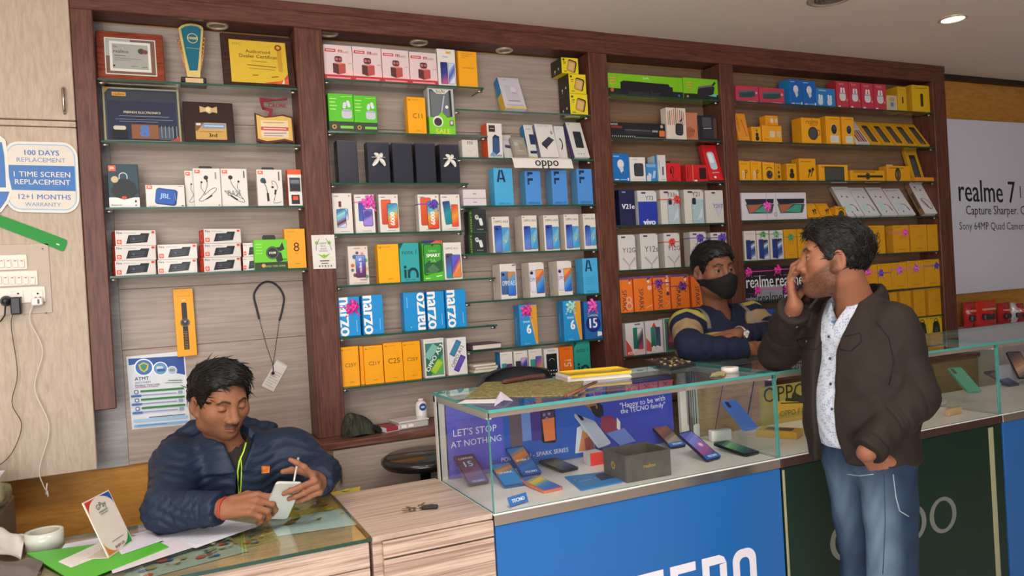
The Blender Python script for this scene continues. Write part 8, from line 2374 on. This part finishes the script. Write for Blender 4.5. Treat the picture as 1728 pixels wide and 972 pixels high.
def nrm(f,p,e=.002):
    p=np.array(p,F32);q=np.array([p+v for v in((e,0,0),(-e,0,0),(0,e,0),(0,-e,0),(0,0,e),(0,0,-e))],F32);d=f(q);n_=Vector((d[0]-d[1],d[2]-d[3],d[4]-d[5]));return n_.normalized()


def seam(f,pixels,r,m,g=None,lift=.0005,n=6,sub=3):
    g=g or G();pts=[]
    for i in range(len(pixels)-1):
        for k in range(sub):
            q=k/sub;pts.append((pixels[i][0]*(1-q)+pixels[i+1][0]*q,pixels[i][1]*(1-q)+pixels[i+1][1]*q))
    pts.append(pixels[-1]);W3=[hit(f,*p)for p in pts];W3=[p+nrm(f,p)*lift for p in W3 if p is not None]
    if len(W3)>1:g.tube(W3,r,m,n)
    return g


def patch(f,pixels,m,g=None,lift=.001,n=5):
    """small badge following the cloth: pixel quad TL, TR, BR, BL"""
    g=g or G();gr=[]
    for i in range(n):
        row=[]
        for j in range(n):
            u,v=j/(n-1),i/(n-1);x=(pixels[0][0]*(1-u)+pixels[1][0]*u)*(1-v)+(pixels[3][0]*(1-u)+pixels[2][0]*u)*v;y=(pixels[0][1]*(1-u)+pixels[1][1]*u)*(1-v)+(pixels[3][1]*(1-u)+pixels[2][1]*u)*v
            p=hit(f,x,y);row.append(p+nrm(f,p)*lift)
        gr.append(row)
    g.sheet(gr,m,.0008);return g


HAIR=mat('15120f',0.38,0,0.3,300)
HAIRM=wood('hair_strands','0a0807','110e0c','1a1512',(120,120,40),0.5,2.0,0.4)
SKIN=vcol('skin',0.5,0.12,900,(1,1,1),0.0,0.06,0.0006)
CLOTH=vcol('jacket_cloth',0.75,0.25,900,(1,1,1),0,0,0.001)
PUFF=vcol('puffer_cloth',0.5,0.5,55,(1,1,3.4),0,0,0.004)
KNIT=vcol('knit_cloth',0.85,0.35,700,(1,1,1),0,0,0.001)
DENIM=vcol('denim_cloth',0.8,0.3,900,(1,1,1),0,0,0.001)


def flatcol(h):
    c=np.array(rgb(h),F32)
    return lambda V:np.tile(c,(len(V),1))


# ---------------- seated man with the phone --------------------------------------------------
h1=Head(aty(377,681,2.62),math.radians(24),math.radians(17),math.radians(-1),.99,top=.026,side=.010,tuft=(.030,-.055,.010),closed=.84,jaw=1.12,chin=.012,hl=.016,sx=1.06).aim((0,-.086,.004),394,690)
S1L,E1L,W1L=(.030,2.70,.955),(-.012,2.50,.868),(.140,2.372,.876)
S1R,E1R,W1R=(.385,2.69,.945),(.450,2.575,.885),(.412,2.388,.905)
HN1L=hand(W1L,(.86,-.42,.10),(-.12,-.62,.77),((.62,.85,.6),(.68,.95,.6),(.75,1.0,.6),(.8,1.0,.6)),(.55,.35,.5),side=-1,sc=1.04)
HN1R=hand(W1R,(-.22,-.93,.17),(.92,-.22,.30),((.5,.5,.4,1.1),(1.15,.35,.3),(1.2,.4,.3),(1.25,.4,.3)),(.9,.9,.35),side=1,sc=1.0,wlen=.084)
NK1=((.178,2.675,.99),tuple(h1.world((0,.02,-.06))))


def torso1(P,o):
    d=ell(P,(.205,2.80,.80),(.175+o,.125+o,.22+o));d=smin(d,ell(P,(.205,2.86,.56),(.165+o,.13+o,.16+o)),.08)
    d=smin(d,cap(P,S1L,S1R,.062+o,.062+o),.08)
    return d


def body1(P):
    d=h1.f(P);d=smin(d,cap(P,NK1[0],NK1[1],.056,.052),.035)
    d=smin(d,torso1(P,-.02),.04)
    for S,E,W,HB in((S1L,E1L,W1L,HN1L),(S1R,E1R,W1R,HN1R)):
        d=smin(d,chain(P,(S,E,W),(.046,.038,.027)),.03);d=smin(d,hand_sdf(P,HB),.012)
    for x0,x1 in((.12,.05),(.29,.36)):
        d=smin(d,chain(P,((x0,2.86,.50),(x1,2.44,.50),(x1,2.52,.09)),(.08,.055,.038)),.04);d=smin(d,cap(P,(x1,2.54,.045),(x1,2.36,.035),.042,.036),.02)
    return d


xs=axis(((-.12,.58,.0030),));ys=axis(((2.2,2.78,.0030),(2.78,3.06,.012)))
p1,V=skin_mesh('person',body1,xs,ys,axis(((0,.78,.012),(.78,1.33,.0026))),SKIN,lambda V:h1.skin(V,'8f5f45','7a4438',mous=.62,stub=.25))
tag(p1,'seated man in a navy puffer jacket looking down at a phone','person')


def jacket1(P):
    o=.012+(.0016*np.sin(P[:,2]*210+3.5*np.sin(P[:,0]*31)+3*np.sin(P[:,1]*27))+.004*wav(P,30,34,42,.8))*smooth(P[:,2],.55,.6)
    d=torso1(P,.012);d=smin(d,cap(P,(.205,2.72,.90),(.205,2.75,.70),.13,.14),.08)
    for S,E,W,wr in((S1L,E1L,W1L,0),(S1R,E1R,W1R,1)):
        W_=tuple(np.array(E)+(np.array(W)-np.array(E))*.93)
        ar=chain(P,(S,E),(.078,.064),.03);fo=cap(P,E,W_,.064,.047);t=((P-v3(E))@(v3(W_)-v3(E)))/float((v3(W_)-v3(E))@(v3(W_)-v3(E)))
        fo=smax(fo,(t-1.0)*.2,.01);fo=fo+(.0045*crease(t*15+16*P[:,2]+5*P[:,0])-.0012*np.sin(t*44+3*np.sin(P[:,2]*60)))*smooth(t,.95,.7)+.004*smooth(np.abs(t-.80),.03,.01);d=smin(d,smin(ar,fo,.03),.045)
    col=cap(P,(.180,2.665,1.005),(.186,2.69,.95),.082,.10);d=smin(d,col,.03)
    hood=chain(P,((.005,2.75,1.02),(.09,2.79,1.045),(.22,2.80,1.045),(.33,2.78,1.02)),(.020,.036,.038,.026),.02);d=smin(d,hood,.025)
    d=d+o-.012
    d=smax(d,-cap(P,(.183,2.655,1.10),(.180,2.66,.965),.070,.056),.008)
    ax_=P[:,0]-.181;ay_=P[:,1]-2.672;rr_=np.sqrt(ax_**2+ay_**2);tz=1.035+.25*ay_
    ring_=smax(np.abs(rr_-.080-.25*np.maximum(1.0-P[:,2],0))-.0065,np.maximum(P[:,2]-tz,.93-P[:,2]),.006);d=smin(d,ring_,.010)
    vv=smax(np.abs(P[:,0]-.205-.10*(P[:,2]-.95))-(.006+.42*np.maximum(P[:,2]-.925,0)),P[:,1]-2.66,.004);d=smax(d,-vv,.006)
    return smax(d,.50-P[:,2],.02)


j1,V=skin_mesh('jacket',jacket1,axis(((-.13,.58,.0038),)),axis(((2.26,3.02,.0042),)),axis(((.46,.76,.009),(.76,1.12,.0036))),PUFF,flatcol('1f2c42'),p1);j1['label']='navy quilted puffer jacket'
def shirt1(P):
    d=smin(torso1(P,.001),cap(P,(.182,2.665,1.0),(.19,2.70,.9),.063,.09),.05);d=smin(d,cap(P,(.2,2.665,.93),(.2,2.70,.85),.06,.09),.03);return smax(smax(d,-cap(P,(.180,2.655,1.08),(.180,2.665,.99),.064,.056),.006),.9-P[:,2],.01)
s1,V=skin_mesh('shirt',shirt1,axis(((.02,.36,.005),)),axis(((2.56,2.9,.006),)),axis(((.88,1.06,.005),)),KNIT,flatcol('2a2622'),p1)
hr1,V=skin_mesh('hair',h1.hair,axis(((.02,.34,.0024),)),axis(((2.42,2.80,.0026),)),axis(((1.05,1.36,.0024),)),HAIRM,None,p1)
hair_locks(h1,V,1500,3,(.018,.034),.0014,(.8,-.45,.1),-.02,.16).build('hair_strands',p1)
LIME=mat('b4dc3c',0.45)
JS1=lambda P:np.minimum(jacket1(P),shirt1(P))
g=seam(JS1,[(415,747),(411,762),(404,778),(401,795),(402,815),(404,834)],.0028,LIME);g=seam(JS1,[(406,770),(408,790),(407,812),(406,834)],.0018,LIME,g);g.build('zip',j1)['label']='lime green zip'
g=patch(jacket1,[(441,787),(455,786),(454,798),(441,799)],mat('d8793a',0.5));g.build('badge',j1)['label']='small orange chest badge'
g=G();a_=Vector(W1L)-Vector(E1L);a_.normalize();b_=a_.cross(Vector((0,0,1))).normalized();c_=a_.cross(b_)
o_=Vector(W1L)+a_*.004;g.tube([o_+(b_*math.cos(q)+c_*math.sin(q))*.031 for q in[2*math.pi*k/24 for k in range(24)]],.0028,mat('b8322a',0.5),6,close=True);g.build('wrist_thread',p1)['label']='red thread round the wrist'
# the phone and stylus held by him
cb=aty(463,876,2.385);l=math.radians(-38)
t=thing('mobile_phone','silver-white phone held in the seated man\'s hands','phone',tuple(cb),(math.radians(38),math.radians(12),math.radians(8)))
g=G();g.prism(rounded(.077,.155,.010),.0085,mat('c9ccc8',0.22,0.15,0.04,20,0.3));g.build('phone_body',t)
g=G();g.T=Matrix.Translation((0,-.0012,0));g.prism([(x*.24+.012,.124+(q-.0775)*.19)for x,q in rounded(.077,.155,.018)],.0015,mat('22242a',0.2));g.T=Matrix.Identity(4)
for k in range(2):g.lathe([(.0004,-.0016),(.0042,-.0016),(.0046,-.0008)],mat('3a4256',0.1),14,(.012,0,.131-k*.013),'y',caps=False)
g.build('camera_bump',t)
g=G();A,B=aty(495,818,2.315),aty(503.5,772,2.33);g.tube([A,A*.9+B*.1,B],[.0012,.0032,.0032],mat('c9c9cc',0.3,0.3),8)
o=g.build('stylus');tag(o,'thin white pen held upright in the seated man\'s fingers','pen')
# his stool
t=thing('work_stool','round dark stool under the seated man','stool',(.205,2.87,0))
g=G();g.lathe([(0,.335),(.15,.335),(.17,.35),(.17,.375),(.15,.392),(0,.395)],mat('2a2624',0.5),28);g.build('seat',t)
g=G();g.tube([(0,0,.34),(0,0,.05)],.024,mat('3a3a3c',0.3,0.7),10);g.build('stem',t)
g=G();g.lathe([(0,0),(.19,0),(.19,.012),(.04,.055),(0,.055)],mat('3a3a3c',0.3,0.7),24);g.build('base',t)

# ---------------- masked man leaning on the counter ------------------------------------------
h2=Head(aty(1207,464,2.72),math.radians(-6),math.radians(4),math.radians(-2),1.03,top=.018,side=.009,tuft=(.02,-.05,.006),closed=.45).aim((0,-.086,.004),1224,456)
S2L,E2L,W2L=(2.125,2.765,1.245),(2.02,2.615,1.166),(2.235,2.495,1.148)
S2R,E2R,W2R=(2.50,2.775,1.255),(2.475,2.60,1.185),(2.225,2.555,1.205)
HN2L=hand((2.245,2.493,1.145),(.95,.02,-.06),(.1,-.75,.65),(.35,.4,.45,.5),(.3,.3,.3),side=-1,sc=.98)
HN2R=hand((2.215,2.556,1.204),(-.95,.12,-.18),(.0,-.5,.85),(.3,.4,.45,.5),(.3,.3,.3),side=1,sc=.98)
NK2=((2.305,2.77,1.275),tuple(h2.world((0,.02,-.06))))


def torso2(P,o):
    d=ell(P,(2.315,2.80,1.10),(.165+o,.115+o,.20+o));d=smin(d,ell(P,(2.32,2.82,.88),(.15+o,.105+o,.18+o)),.08)
    return smin(d,cap(P,S2L,S2R,.058+o),.08)


def body2(P):
    d=h2.f(P);d=smin(d,cap(P,NK2[0],NK2[1],.055,.052),.035);d=smin(d,torso2(P,-.02),.04)
    for S,E,W,HB in((S2L,E2L,W2L,HN2L),(S2R,E2R,W2R,HN2R)):
        d=smin(d,chain(P,(S,E,W),(.045,.037,.027)),.03);d=smin(d,hand_sdf(P,HB),.012)
    for x in(2.23,2.41):d=smin(d,chain(P,((x,2.83,.82),(x,2.84,.45),(x,2.86,.08)),(.085,.055,.04)),.04);d=smin(d,cap(P,(x,2.88,.042),(x,2.72,.034),.042,.034),.02)
    return d


p2,V=skin_mesh('person',body2,axis(((1.93,2.66,.0036),)),axis(((2.42,2.98,.0036),)),axis(((0,1.08,.014),(1.08,1.62,.0032))),SKIN,lambda V:h2.skin(V,'80533d','7a4438'))
tag(p2,'man in a black face mask and striped navy sweater leaning on the counter','person')


def sweater2(P):
    d=torso2(P,.008);d=smin(d,cap(P,(2.31,2.73,1.16),(2.31,2.76,1.02),.10,.11),.07)
    for S,E,W,q in((S2L,E2L,W2L,.97),(S2R,E2R,W2R,.86)):
        W_=tuple(np.array(E)+(np.array(W)-np.array(E))*q);t=((P-v3(E))@(v3(W_)-v3(E)))/float((v3(W_)-v3(E))@(v3(W_)-v3(E)))
        d=smin(d,smin(chain(P,(S,E),(.070,.057)),smax(cap(P,E,W_,.056,.042),(t-1)*.2,.008)-.0025*np.sin(t*26),.03),.04)
    d=smin(d,cap(P,(2.302,2.762,1.285),(2.31,2.78,1.25),.070,.09),.03)+.0035*wav(P,55,48,60)
    d=smax(d,-cap(P,(2.30,2.755,1.38),(2.302,2.752,1.27),.064,.054),.008)
    d=smax(d,-cap(P,(2.305,2.68,1.32),(2.308,2.69,1.245),.045,.012),.01)
    return smax(d,.80-P[:,2],.02)


def col2(V):
    c=np.tile(np.array(rgb('1c2138'),F32),(len(V),1))
    def mix(w_,h):nonlocal c;c=c*(1-w_[:,None])+np.array(rgb(h),F32)*w_[:,None]
    for S,E,W in((S2L,E2L,W2L),(S2R,E2R,W2R)):
        ab=v3(E)-v3(S);t=((V-v3(S))@ab)/float(ab@ab);dist=np.linalg.norm(V-v3(S)-np.clip(t,0,1)[:,None]*ab,axis=1)
        fw=v3(W)-v3(E);tf=((V-v3(E))@fw)/float(fw@fw);df=np.linalg.norm(V-v3(E)-np.clip(tf,0,1)[:,None]*fw,axis=1)
        m=smooth(dist,.10,.085)*(dist<df+.01)
        mix(m*smooth(np.abs(t-.03),.085,.075),'a89a4c');mix(m*smooth(np.abs(t-.52),.20,.19),'98805f');mix(m*smooth(np.abs(t-.76),.035,.025),'1c2036')
        mix(smooth(np.abs(df-dist),.05,.03)*smooth(V[:,1],E[1]+.0,E[1]+.03)*smooth(V[:,2],E[2]+.0,E[2]-.02)*.8,'a88c6c')
    to=smooth(np.abs(V[:,0]-2.31),.17,.15)*smooth(V[:,1],2.80,2.75)*smooth(np.abs(V[:,2]-1.195-.08*(V[:,0]-2.31)),.026,.022)
    fa=np.minimum(*[np.linalg.norm(V-v3(E)-np.clip(((V-v3(E))@(v3(W)-v3(E)))/float((v3(W)-v3(E))@(v3(W)-v3(E))),0,1)[:,None]*(v3(W)-v3(E)),axis=1)for E,W in((E2L,W2L),(E2R,W2R))]);mix(to*smooth(fa,.058,.066),'a89a48')
    mix(smooth(np.abs(V[:,2]-1.275),.05,.04)*smooth(np.abs(np.abs(V[:,0]-2.31)-.12),.012,.008)*.8,'8a8078')
    return c


j2,V=skin_mesh('sweater',sweater2,axis(((1.92,2.60,.0042),)),axis(((2.43,2.98,.0042),)),axis(((.78,1.06,.01),(1.06,1.36,.004))),KNIT,col2,p2);j2['label']='navy sweater with cream and yellow bands'
t2,V=skin_mesh('trousers',lambda P:smax(smin(chain(P,((2.23,2.83,.86),(2.23,2.84,.45),(2.23,2.86,.08)),(.105,.075,.06)),chain(P,((2.41,2.83,.86),(2.41,2.84,.45),(2.41,2.86,.08)),(.105,.075,.06)),.03),P[:,2]-.9,.01),axis(((2.08,2.56,.012),)),axis(((2.68,2.99,.012),)),axis(((.02,.95,.014),)),DENIM,flatcol('2a2c34'),p2)
hr2,V=skin_mesh('hair',h2.hair,axis(((2.13,2.42,.003),)),axis(((2.55,2.90,.003),)),axis(((1.38,1.66,.003),)),HAIRM,None,p2)
hair_locks(h2,V,1000,5,(.014,.024),.0014,(.6,-.6,.1),-.02,.06).build('hair_strands',p2)


def mask2(P):
    L=h2.loc(P);d=h2.f(P)/h2.sc
    fill=smin(d,ell(L,(0,-.062,-.052),(.046,.050,.054)),.05)
    sh=np.abs(fill-.005)-.0016
    x=np.abs(L[:,0]);topz=np.interp(x,[0,.02,.05,.08],[-.002,-.012,-.024,-.03]);botz=np.interp(x,[0,.03,.06,.08],[-.122,-.112,-.082,-.055])
    sh=smax(sh,(L[:,2]-topz)*.8,.003);sh=smax(sh,(botz-L[:,2])*.8,.003)
    return smax(sh,(L[:,1]+.002+.02*0)*1.0,.004)*h2.sc


m2,V=skin_mesh('face_mask',mask2,axis(((2.13,2.42,.0024),)),axis(((2.55,2.76,.0024),)),axis(((1.30,1.52,.0024),)),CLOTH,flatcol('171415'),p2);m2['label']='black cloth face mask'
for sx in(-1,1):
    g=G();g.tube(spline([Vector(h2.world(q))for q in((sx*.071,-.004,-.03),(sx*.083,.010,.0),(sx*.082,.026,.012),(sx*.081,.030,-.02),(sx*.074,.004,-.052))],5),.0014,'1a1718',5);g.build('ear_loop',m2)
# wristwatch on his left wrist
ax_=(Vector(W2R)-Vector(E2R)).normalized();o_=Vector(E2R)+(Vector(W2R)-Vector(E2R))*.93
w2_=(CAM-o_).normalized();w2_=(w2_-ax_*w2_.dot(ax_)).normalized();b_=ax_.cross(w2_)
t=empty('wristwatch',(0,0,0));t.parent=p2;t['label']='steel wristwatch with a white dial'
g=G();g.tube([o_+(w2_*math.cos(q)+b_*math.sin(q))*.0325 for q in[2*math.pi*k/28 for k in range(28)]],.0055,mat('b8b4ac',0.3,0.8),6,close=True);g.build('watch_strap',t)
M4=Matrix((b_,ax_,w2_)).transposed().to_4x4();M4.translation=o_+w2_*.033
g=G();g.T=M4;g.lathe([(.0005,0),(.019,0),(.0205,.003),(.019,.0075),(.0165,.008),(.0165,.007)],mat('b8b4ac',0.25,0.8),26,caps=False);g.lathe([(.0005,.0072),(.0168,.0072)],mat('e6e4de',0.3),24,caps=False);g.tube([(0,0,.0078),(.004,.010,.0078)],.0007,'20242c',4);g.tube([(0,0,.0078),(.007,-.004,.0078)],.0008,'20242c',4);g.lathe([(.006,.0076),(.0075,.0076)],mat('3a6a8a',0.3),20,caps=False);g.T=Matrix.Identity(4);g.build('dial',t)

# ---------------- standing man on the phone --------------------------------------------------
FD3=Vector((-.672,.741,0));ya3=math.atan2(FD3.x,-FD3.y)
h3=Head(aty(1414,438,1.75),ya3+math.radians(4),math.radians(-2),0,1.0,top=.017,side=.010,tuft=(0,-.07,.010),closed=.5,beard=.0035).aim((0,-.1015,-.029),1350,453)
S3R,E3R,W3R=(2.03,1.905,1.285),(2.02,2.115,1.172),tuple(aty(1341,516,1.875))
S3L,E3L,W3L=(2.04,1.635,1.275),(2.065,1.60,1.065),tuple(aty(1463,762,1.605))
HN3R=hand(W3R,(-.05,.10,.95),(-.67,.70,.10),((.35,.65,.4),(.40,.7,.4),(.5,.75,.45),(.6,.8,.5)),(.35,1.1,.3),side=-1,sc=.98)
HN3L=hand(W3L,(.80,.18,-.56),(-.45,-.60,-.65),(.1,.1,.1,.1),(.12,.25,.1),side=-1,sc=.98)
NK3=((2.045,1.765,1.315),tuple(h3.world((0,.03,-.055))))
TX=2.02


def torso3(P,o):
    d=ell(P,(TX,1.765,1.16),(.105+o,.145+o,.20+o));d=smin(d,ell(P,(TX-.02,1.745,.95),(.105+o,.13+o,.20+o)),.08)
    return smin(d,cap(P,S3L,S3R,.056+o),.08)


LEGS3=(((2.0,1.795,.86),(2.03,1.785,.47),(2.06,1.80,.075)),((2.0,1.655,.86),(1.985,1.645,.47),(2.02,1.64,.075)))


def body3(P):
    d=h3.f(P);d=smin(d,cap(P,NK3[0],NK3[1],.060,.054),.03);d=smin(d,torso3(P,-.025),.04)
    for S,E,W,HB in((S3R,E3R,W3R,HN3R),(S3L,E3L,W3L,HN3L)):
        d=smin(d,chain(P,(S,E,W),(.046,.038,.027)),.03);d=smin(d,hand_sdf(P,HB),.012)
    for a,b,c in LEGS3:d=smin(d,chain(P,(a,b,c),(.075,.052,.04)),.04);d=smin(d,cap(P,(c[0]+.03,c[1],.042),(c[0]-.15,c[1],.034),.042,.034),.02)
    return d


p3,V=skin_mesh('person',body3,axis(((1.62,2.25,.0034),)),axis(((1.40,2.22,.0034),)),axis(((0,.82,.014),(.82,1.0,.0034),(1.0,1.26,.008),(1.26,1.62,.0024))),SKIN,lambda V:h3.skin(V,'96624a','8a5044',bcol='241a16'))
tag(p3,'standing man in a dark brown jacket and jeans holding a phone to his face','person')
HEM3=.862


def jacket3(P):
    w_=.0055*wav(P,38,30,34,.6)+.0018*wav(P,80,70,85,1.1);w_=w_*(.25+.75*smooth(P[:,2],.87,.97))
    d=smin(ell(P,(TX,1.765,1.16),(.130,.168,.215)),cap(P,(TX-.01,1.685,.86),(TX,1.70,1.12),.118,.120),.08)
    d=smin(d,ell(P,(TX-.025,1.755,1.01),(.130,.150,.20)),.04)
    d=smin(d,cap(P,(TX-.015,1.80,.87),(TX,1.81,1.12),.118,.118),.08);d=smin(d,cap(P,S3L,S3R,.072),.06)
    d=smax(d,-cap(P,(W3L[0]-.03,W3L[1]-.01,W3L[2]-.01),(W3L[0]+.06,W3L[1]+.02,W3L[2]-.12),.046),.012)
    up=chain(P,(S3L,E3L),(.074,.066),.03);t=((P-v3(E3L))@(v3(W3L)-v3(E3L)))/float((v3(W3L)-v3(E3L))@(v3(W3L)-v3(E3L)))
    fo=smax(cap(P,E3L,W3L,.066,.050),(t-1.0)*.2,.008)+.0065*crease(t*11+12*P[:,2]+9*P[:,1])*smooth(t,.85,.6)*smooth(t,-.9,-.3)+.006*smooth(np.abs(t-.86),.014,.004)
    d=smin(d,smin(up,fo,.03),.014)
    ru=chain(P,(S3R,E3R),(.080,.062),.03);tr=((P-v3(E3R))@(v3(W3R)-v3(E3R)))/float((v3(W3R)-v3(E3R))@(v3(W3R)-v3(E3R)))
    rf=smax(cap(P,E3R,W3R,.062,.050),(tr-.92)*.3,.008)+.006*crease(tr*11+14*P[:,1]-9*P[:,2])*smooth(tr,.9,.6);d=smin(d,smin(ru,rf,.03),.035)
    d=d+w_
    cl=smax(cap(P,(2.04,1.765,1.355),(2.03,1.77,1.31),.092,.10),P[:,2]-1.395-.40*(P[:,0]-2.05),.012);d=smin(d,cl,.015)
    d=smax(d,-cap(P,(2.015,1.765,1.46),(2.02,1.77,1.31),.078,.070),.008)
    # open front
    zz=P[:,2];yc=1.765+.01*(1.2-zz);hw=.040+.020*smooth(zz,.95,.85)+.018*smooth(zz,1.22,1.34)
    opn=np.maximum(np.abs(P[:,1]-yc)-hw,P[:,0]-(TX-.035));d=smax(d,-opn,.012)
    return smax(d,HEM3-.03*smooth(P[:,0],1.95,1.86)*smooth(P[:,1],1.78,1.86)-P[:,2],.012)


def jcol3(V):
    c=np.tile(np.array(rgb('2b221d'),F32),(len(V),1));m=smooth(V[:,2],HEM3+.055,HEM3+.05)*smooth(V[:,0],1.97,2.0);c=c*(1-.12*m[:,None])
    return c


j3,V=skin_mesh('jacket',jacket3,axis(((1.70,2.24,.0042),)),axis(((1.42,2.24,.0042),)),axis(((.80,1.41,.0042),)),CLOTH,jcol3,p3);j3['label']='dark brown zip jacket worn open'


def shirt3(P):
    d=smin(torso3(P,.004),ell(P,(TX-.045,1.765,1.02),(.098,.085,.16)),.06);d=smin(d,cap(P,(2.025,1.768,1.335),(2.02,1.77,1.25),.072,.10),.04)
    cl=smax(cap(P,(2.02,1.766,1.37),(2.02,1.77,1.31),.074,.086),P[:,2]-1.352-.25*(P[:,0]-2.02),.006);d=smin(d,cl,.008)+.0015*wav(P,60,70,50)
    d=smax(d,-cap(P,(2.01,1.765,1.46),(2.02,1.77,1.31),.066,.061),.006)
    v=np.maximum(np.abs(P[:,1]-1.765)-.028*smooth(P[:,2],1.27,1.35),P[:,0]-1.97);v=np.maximum(v,1.28-P[:,2]);d=smax(d,-v,.006)
    return smax(smax(d,.905-P[:,2],.01),-cap(P,(S3L[0],S3L[1]-.02,S3L[2]),(S3L[0],1.4,S3L[2]),.1),.01)


def scol3(V):
    c=np.tile(np.array(rgb('c4cad4'),F32),(len(V),1));n_=np.sin(V[:,1]*420+2.5*np.sin(V[:,2]*260))*np.sin(V[:,2]*380+2*np.sin(V[:,1]*300));w_=smooth(n_,.45,.7)[:,None]
    return c*(1-w_)+np.array(rgb('6f86a8'),F32)*w_


s3,V=skin_mesh('shirt',shirt3,axis(((1.85,2.16,.004),)),axis(((1.58,1.96,.0035),)),axis(((.88,1.40,.004),)),KNIT,scol3,p3);s3['label']='pale blue printed shirt'
g=G();bt=mat('3a3f4a',0.3)
for px_,py_ in((1399,568),(1401,605),(1402,648),(1404,690)):
    q=hit(shirt3,px_,py_)
    if q is not None:n_=nrm(shirt3,q);g.tube([q,q+n_*.002],.0042,bt,10)
g.build('button',s3)
def jeans3(P):
    d=None
    for a,b,c in LEGS3:e=chain(P,(a,b,c),(.084,.068,.060),.03);d=e if d is None else smin(d,e,.035)
    d=smin(d,ell(P,(1.995,1.735,.90),(.102,.135,.09)),.05)+.0035*wav(P,45,40,30,.3)*smooth(P[:,2],.95,.8)
    d=smax(d,P[:,2]-.965,.008)
    return smax(d,.06-P[:,2],.01)
def dcol(V):
    c=np.tile(np.array(rgb('22354d'),F32),(len(V),1));fade=smooth(V[:,0],1.97,1.90)*smooth(np.abs(V[:,2]-.60),.32,.1)
    n_=.5+.5*np.sin(V[:,2]*60+4*np.sin(V[:,1]*50));c=c*(1-(.55*fade)[:,None])+np.array(rgb('8ba6be'),F32)*(.55*fade)[:,None]
    return c*(.85+.3*n_[:,None]*.6)
jn,V=skin_mesh('jeans',jeans3,axis(((1.84,2.14,.0045),)),axis(((1.52,2.0,.0045),)),axis(((.04,.45,.012),(.45,.98,.0045))),DENIM,dcol,p3);jn['label']='faded blue jeans'
bl,V=skin_mesh('belt',lambda P:smax(jeans3(P*np.array((1,1,1),F32))-.006,np.abs(P[:,2]-.945)-.018,.003),axis(((1.84,2.14,.004),)),axis(((1.56,1.97,.004),)),axis(((.92,.97,.003),)),CLOTH,flatcol('221a17'),p3)
def pocket_line(pix_,r,m):return seam(jeans3,pix_,r,m,None,.0008)
ST=mat('9aa6b0',0.6)
g=seam(jeans3,[(1430,800),(1450,803),(1474,800)],.0016,ST);g=seam(jeans3,[(1507,800),(1512,840),(1518,862),(1534,872)],.0016,ST,g);g=seam(jeans3,[(1492,800),(1494,880),(1490,968)],.0013,mat('2f4560',0.7),g);g.build('seam',jn)
hr3,V=skin_mesh('hair',h3.hair,axis(((1.80,2.14,.0024),)),axis(((1.56,1.94,.0024),)),axis(((1.38,1.66,.0024),)),HAIRM,None,p3)
hair_locks(h3,V,1700,8,(.018,.034),.0014,(0,-.35,.35),-.05,.14).build('hair_strands',p3)
# pocket flaps, zip and sleeve seam on the jacket
DKB=mat('15100e',0.8)
g=G()
for q in([(1344,574),(1388,566),(1386,580),(1376,590),(1352,588)],[(1414,570),(1452,562),(1454,576),(1436,592),(1418,590)]):seam(jacket3,q+[q[0]],.0018,DKB,g)
seam(jacket3,[(1480,545),(1500,570),(1508,610),(1500,650)],.0014,DKB,g);g.build('pocket_seam',j3)
g=G()
for px_,py_ in((1361,576),(1332,533),(1345,552)):
    q=hit(jacket3,px_,py_)
    if q is not None:g.tube([q,q+nrm(jacket3,q)*.002],.0045,mat('8a7a6a',0.3,0.7),10)
g.build('press_stud',j3)
# his phone
hd=Vector(HN3R[4][1]);A,B=aty(1372,520,1.835),aty(1352,492,1.80)
t=thing('mobile_phone','black phone held at the standing man\'s chin','phone',tuple(aty(1378,508,1.80)))
za_=Vector((.45,.80,.30)).normalized();xa_=Vector((-.35,.45,-.75));xa_=(xa_-za_*xa_.dot(za_)).normalized();M4=Matrix((xa_,za_.cross(xa_),za_)).transposed();t.rotation_euler=M4.to_euler()
g=G();g.prism(rounded(.072,.15,.010),.0085,mat('16161a',0.2,0.1,0.04,20,0.3));g.build('phone_body',t)
g=G();g.T=Matrix.Translation((0,-.0005,0));g.add([(x*.93,0,.004+q*.945)for x,q in rounded(.072,.15,.008)],[tuple(range(24))],mat('23242c',0.1));g.build('screen',t)
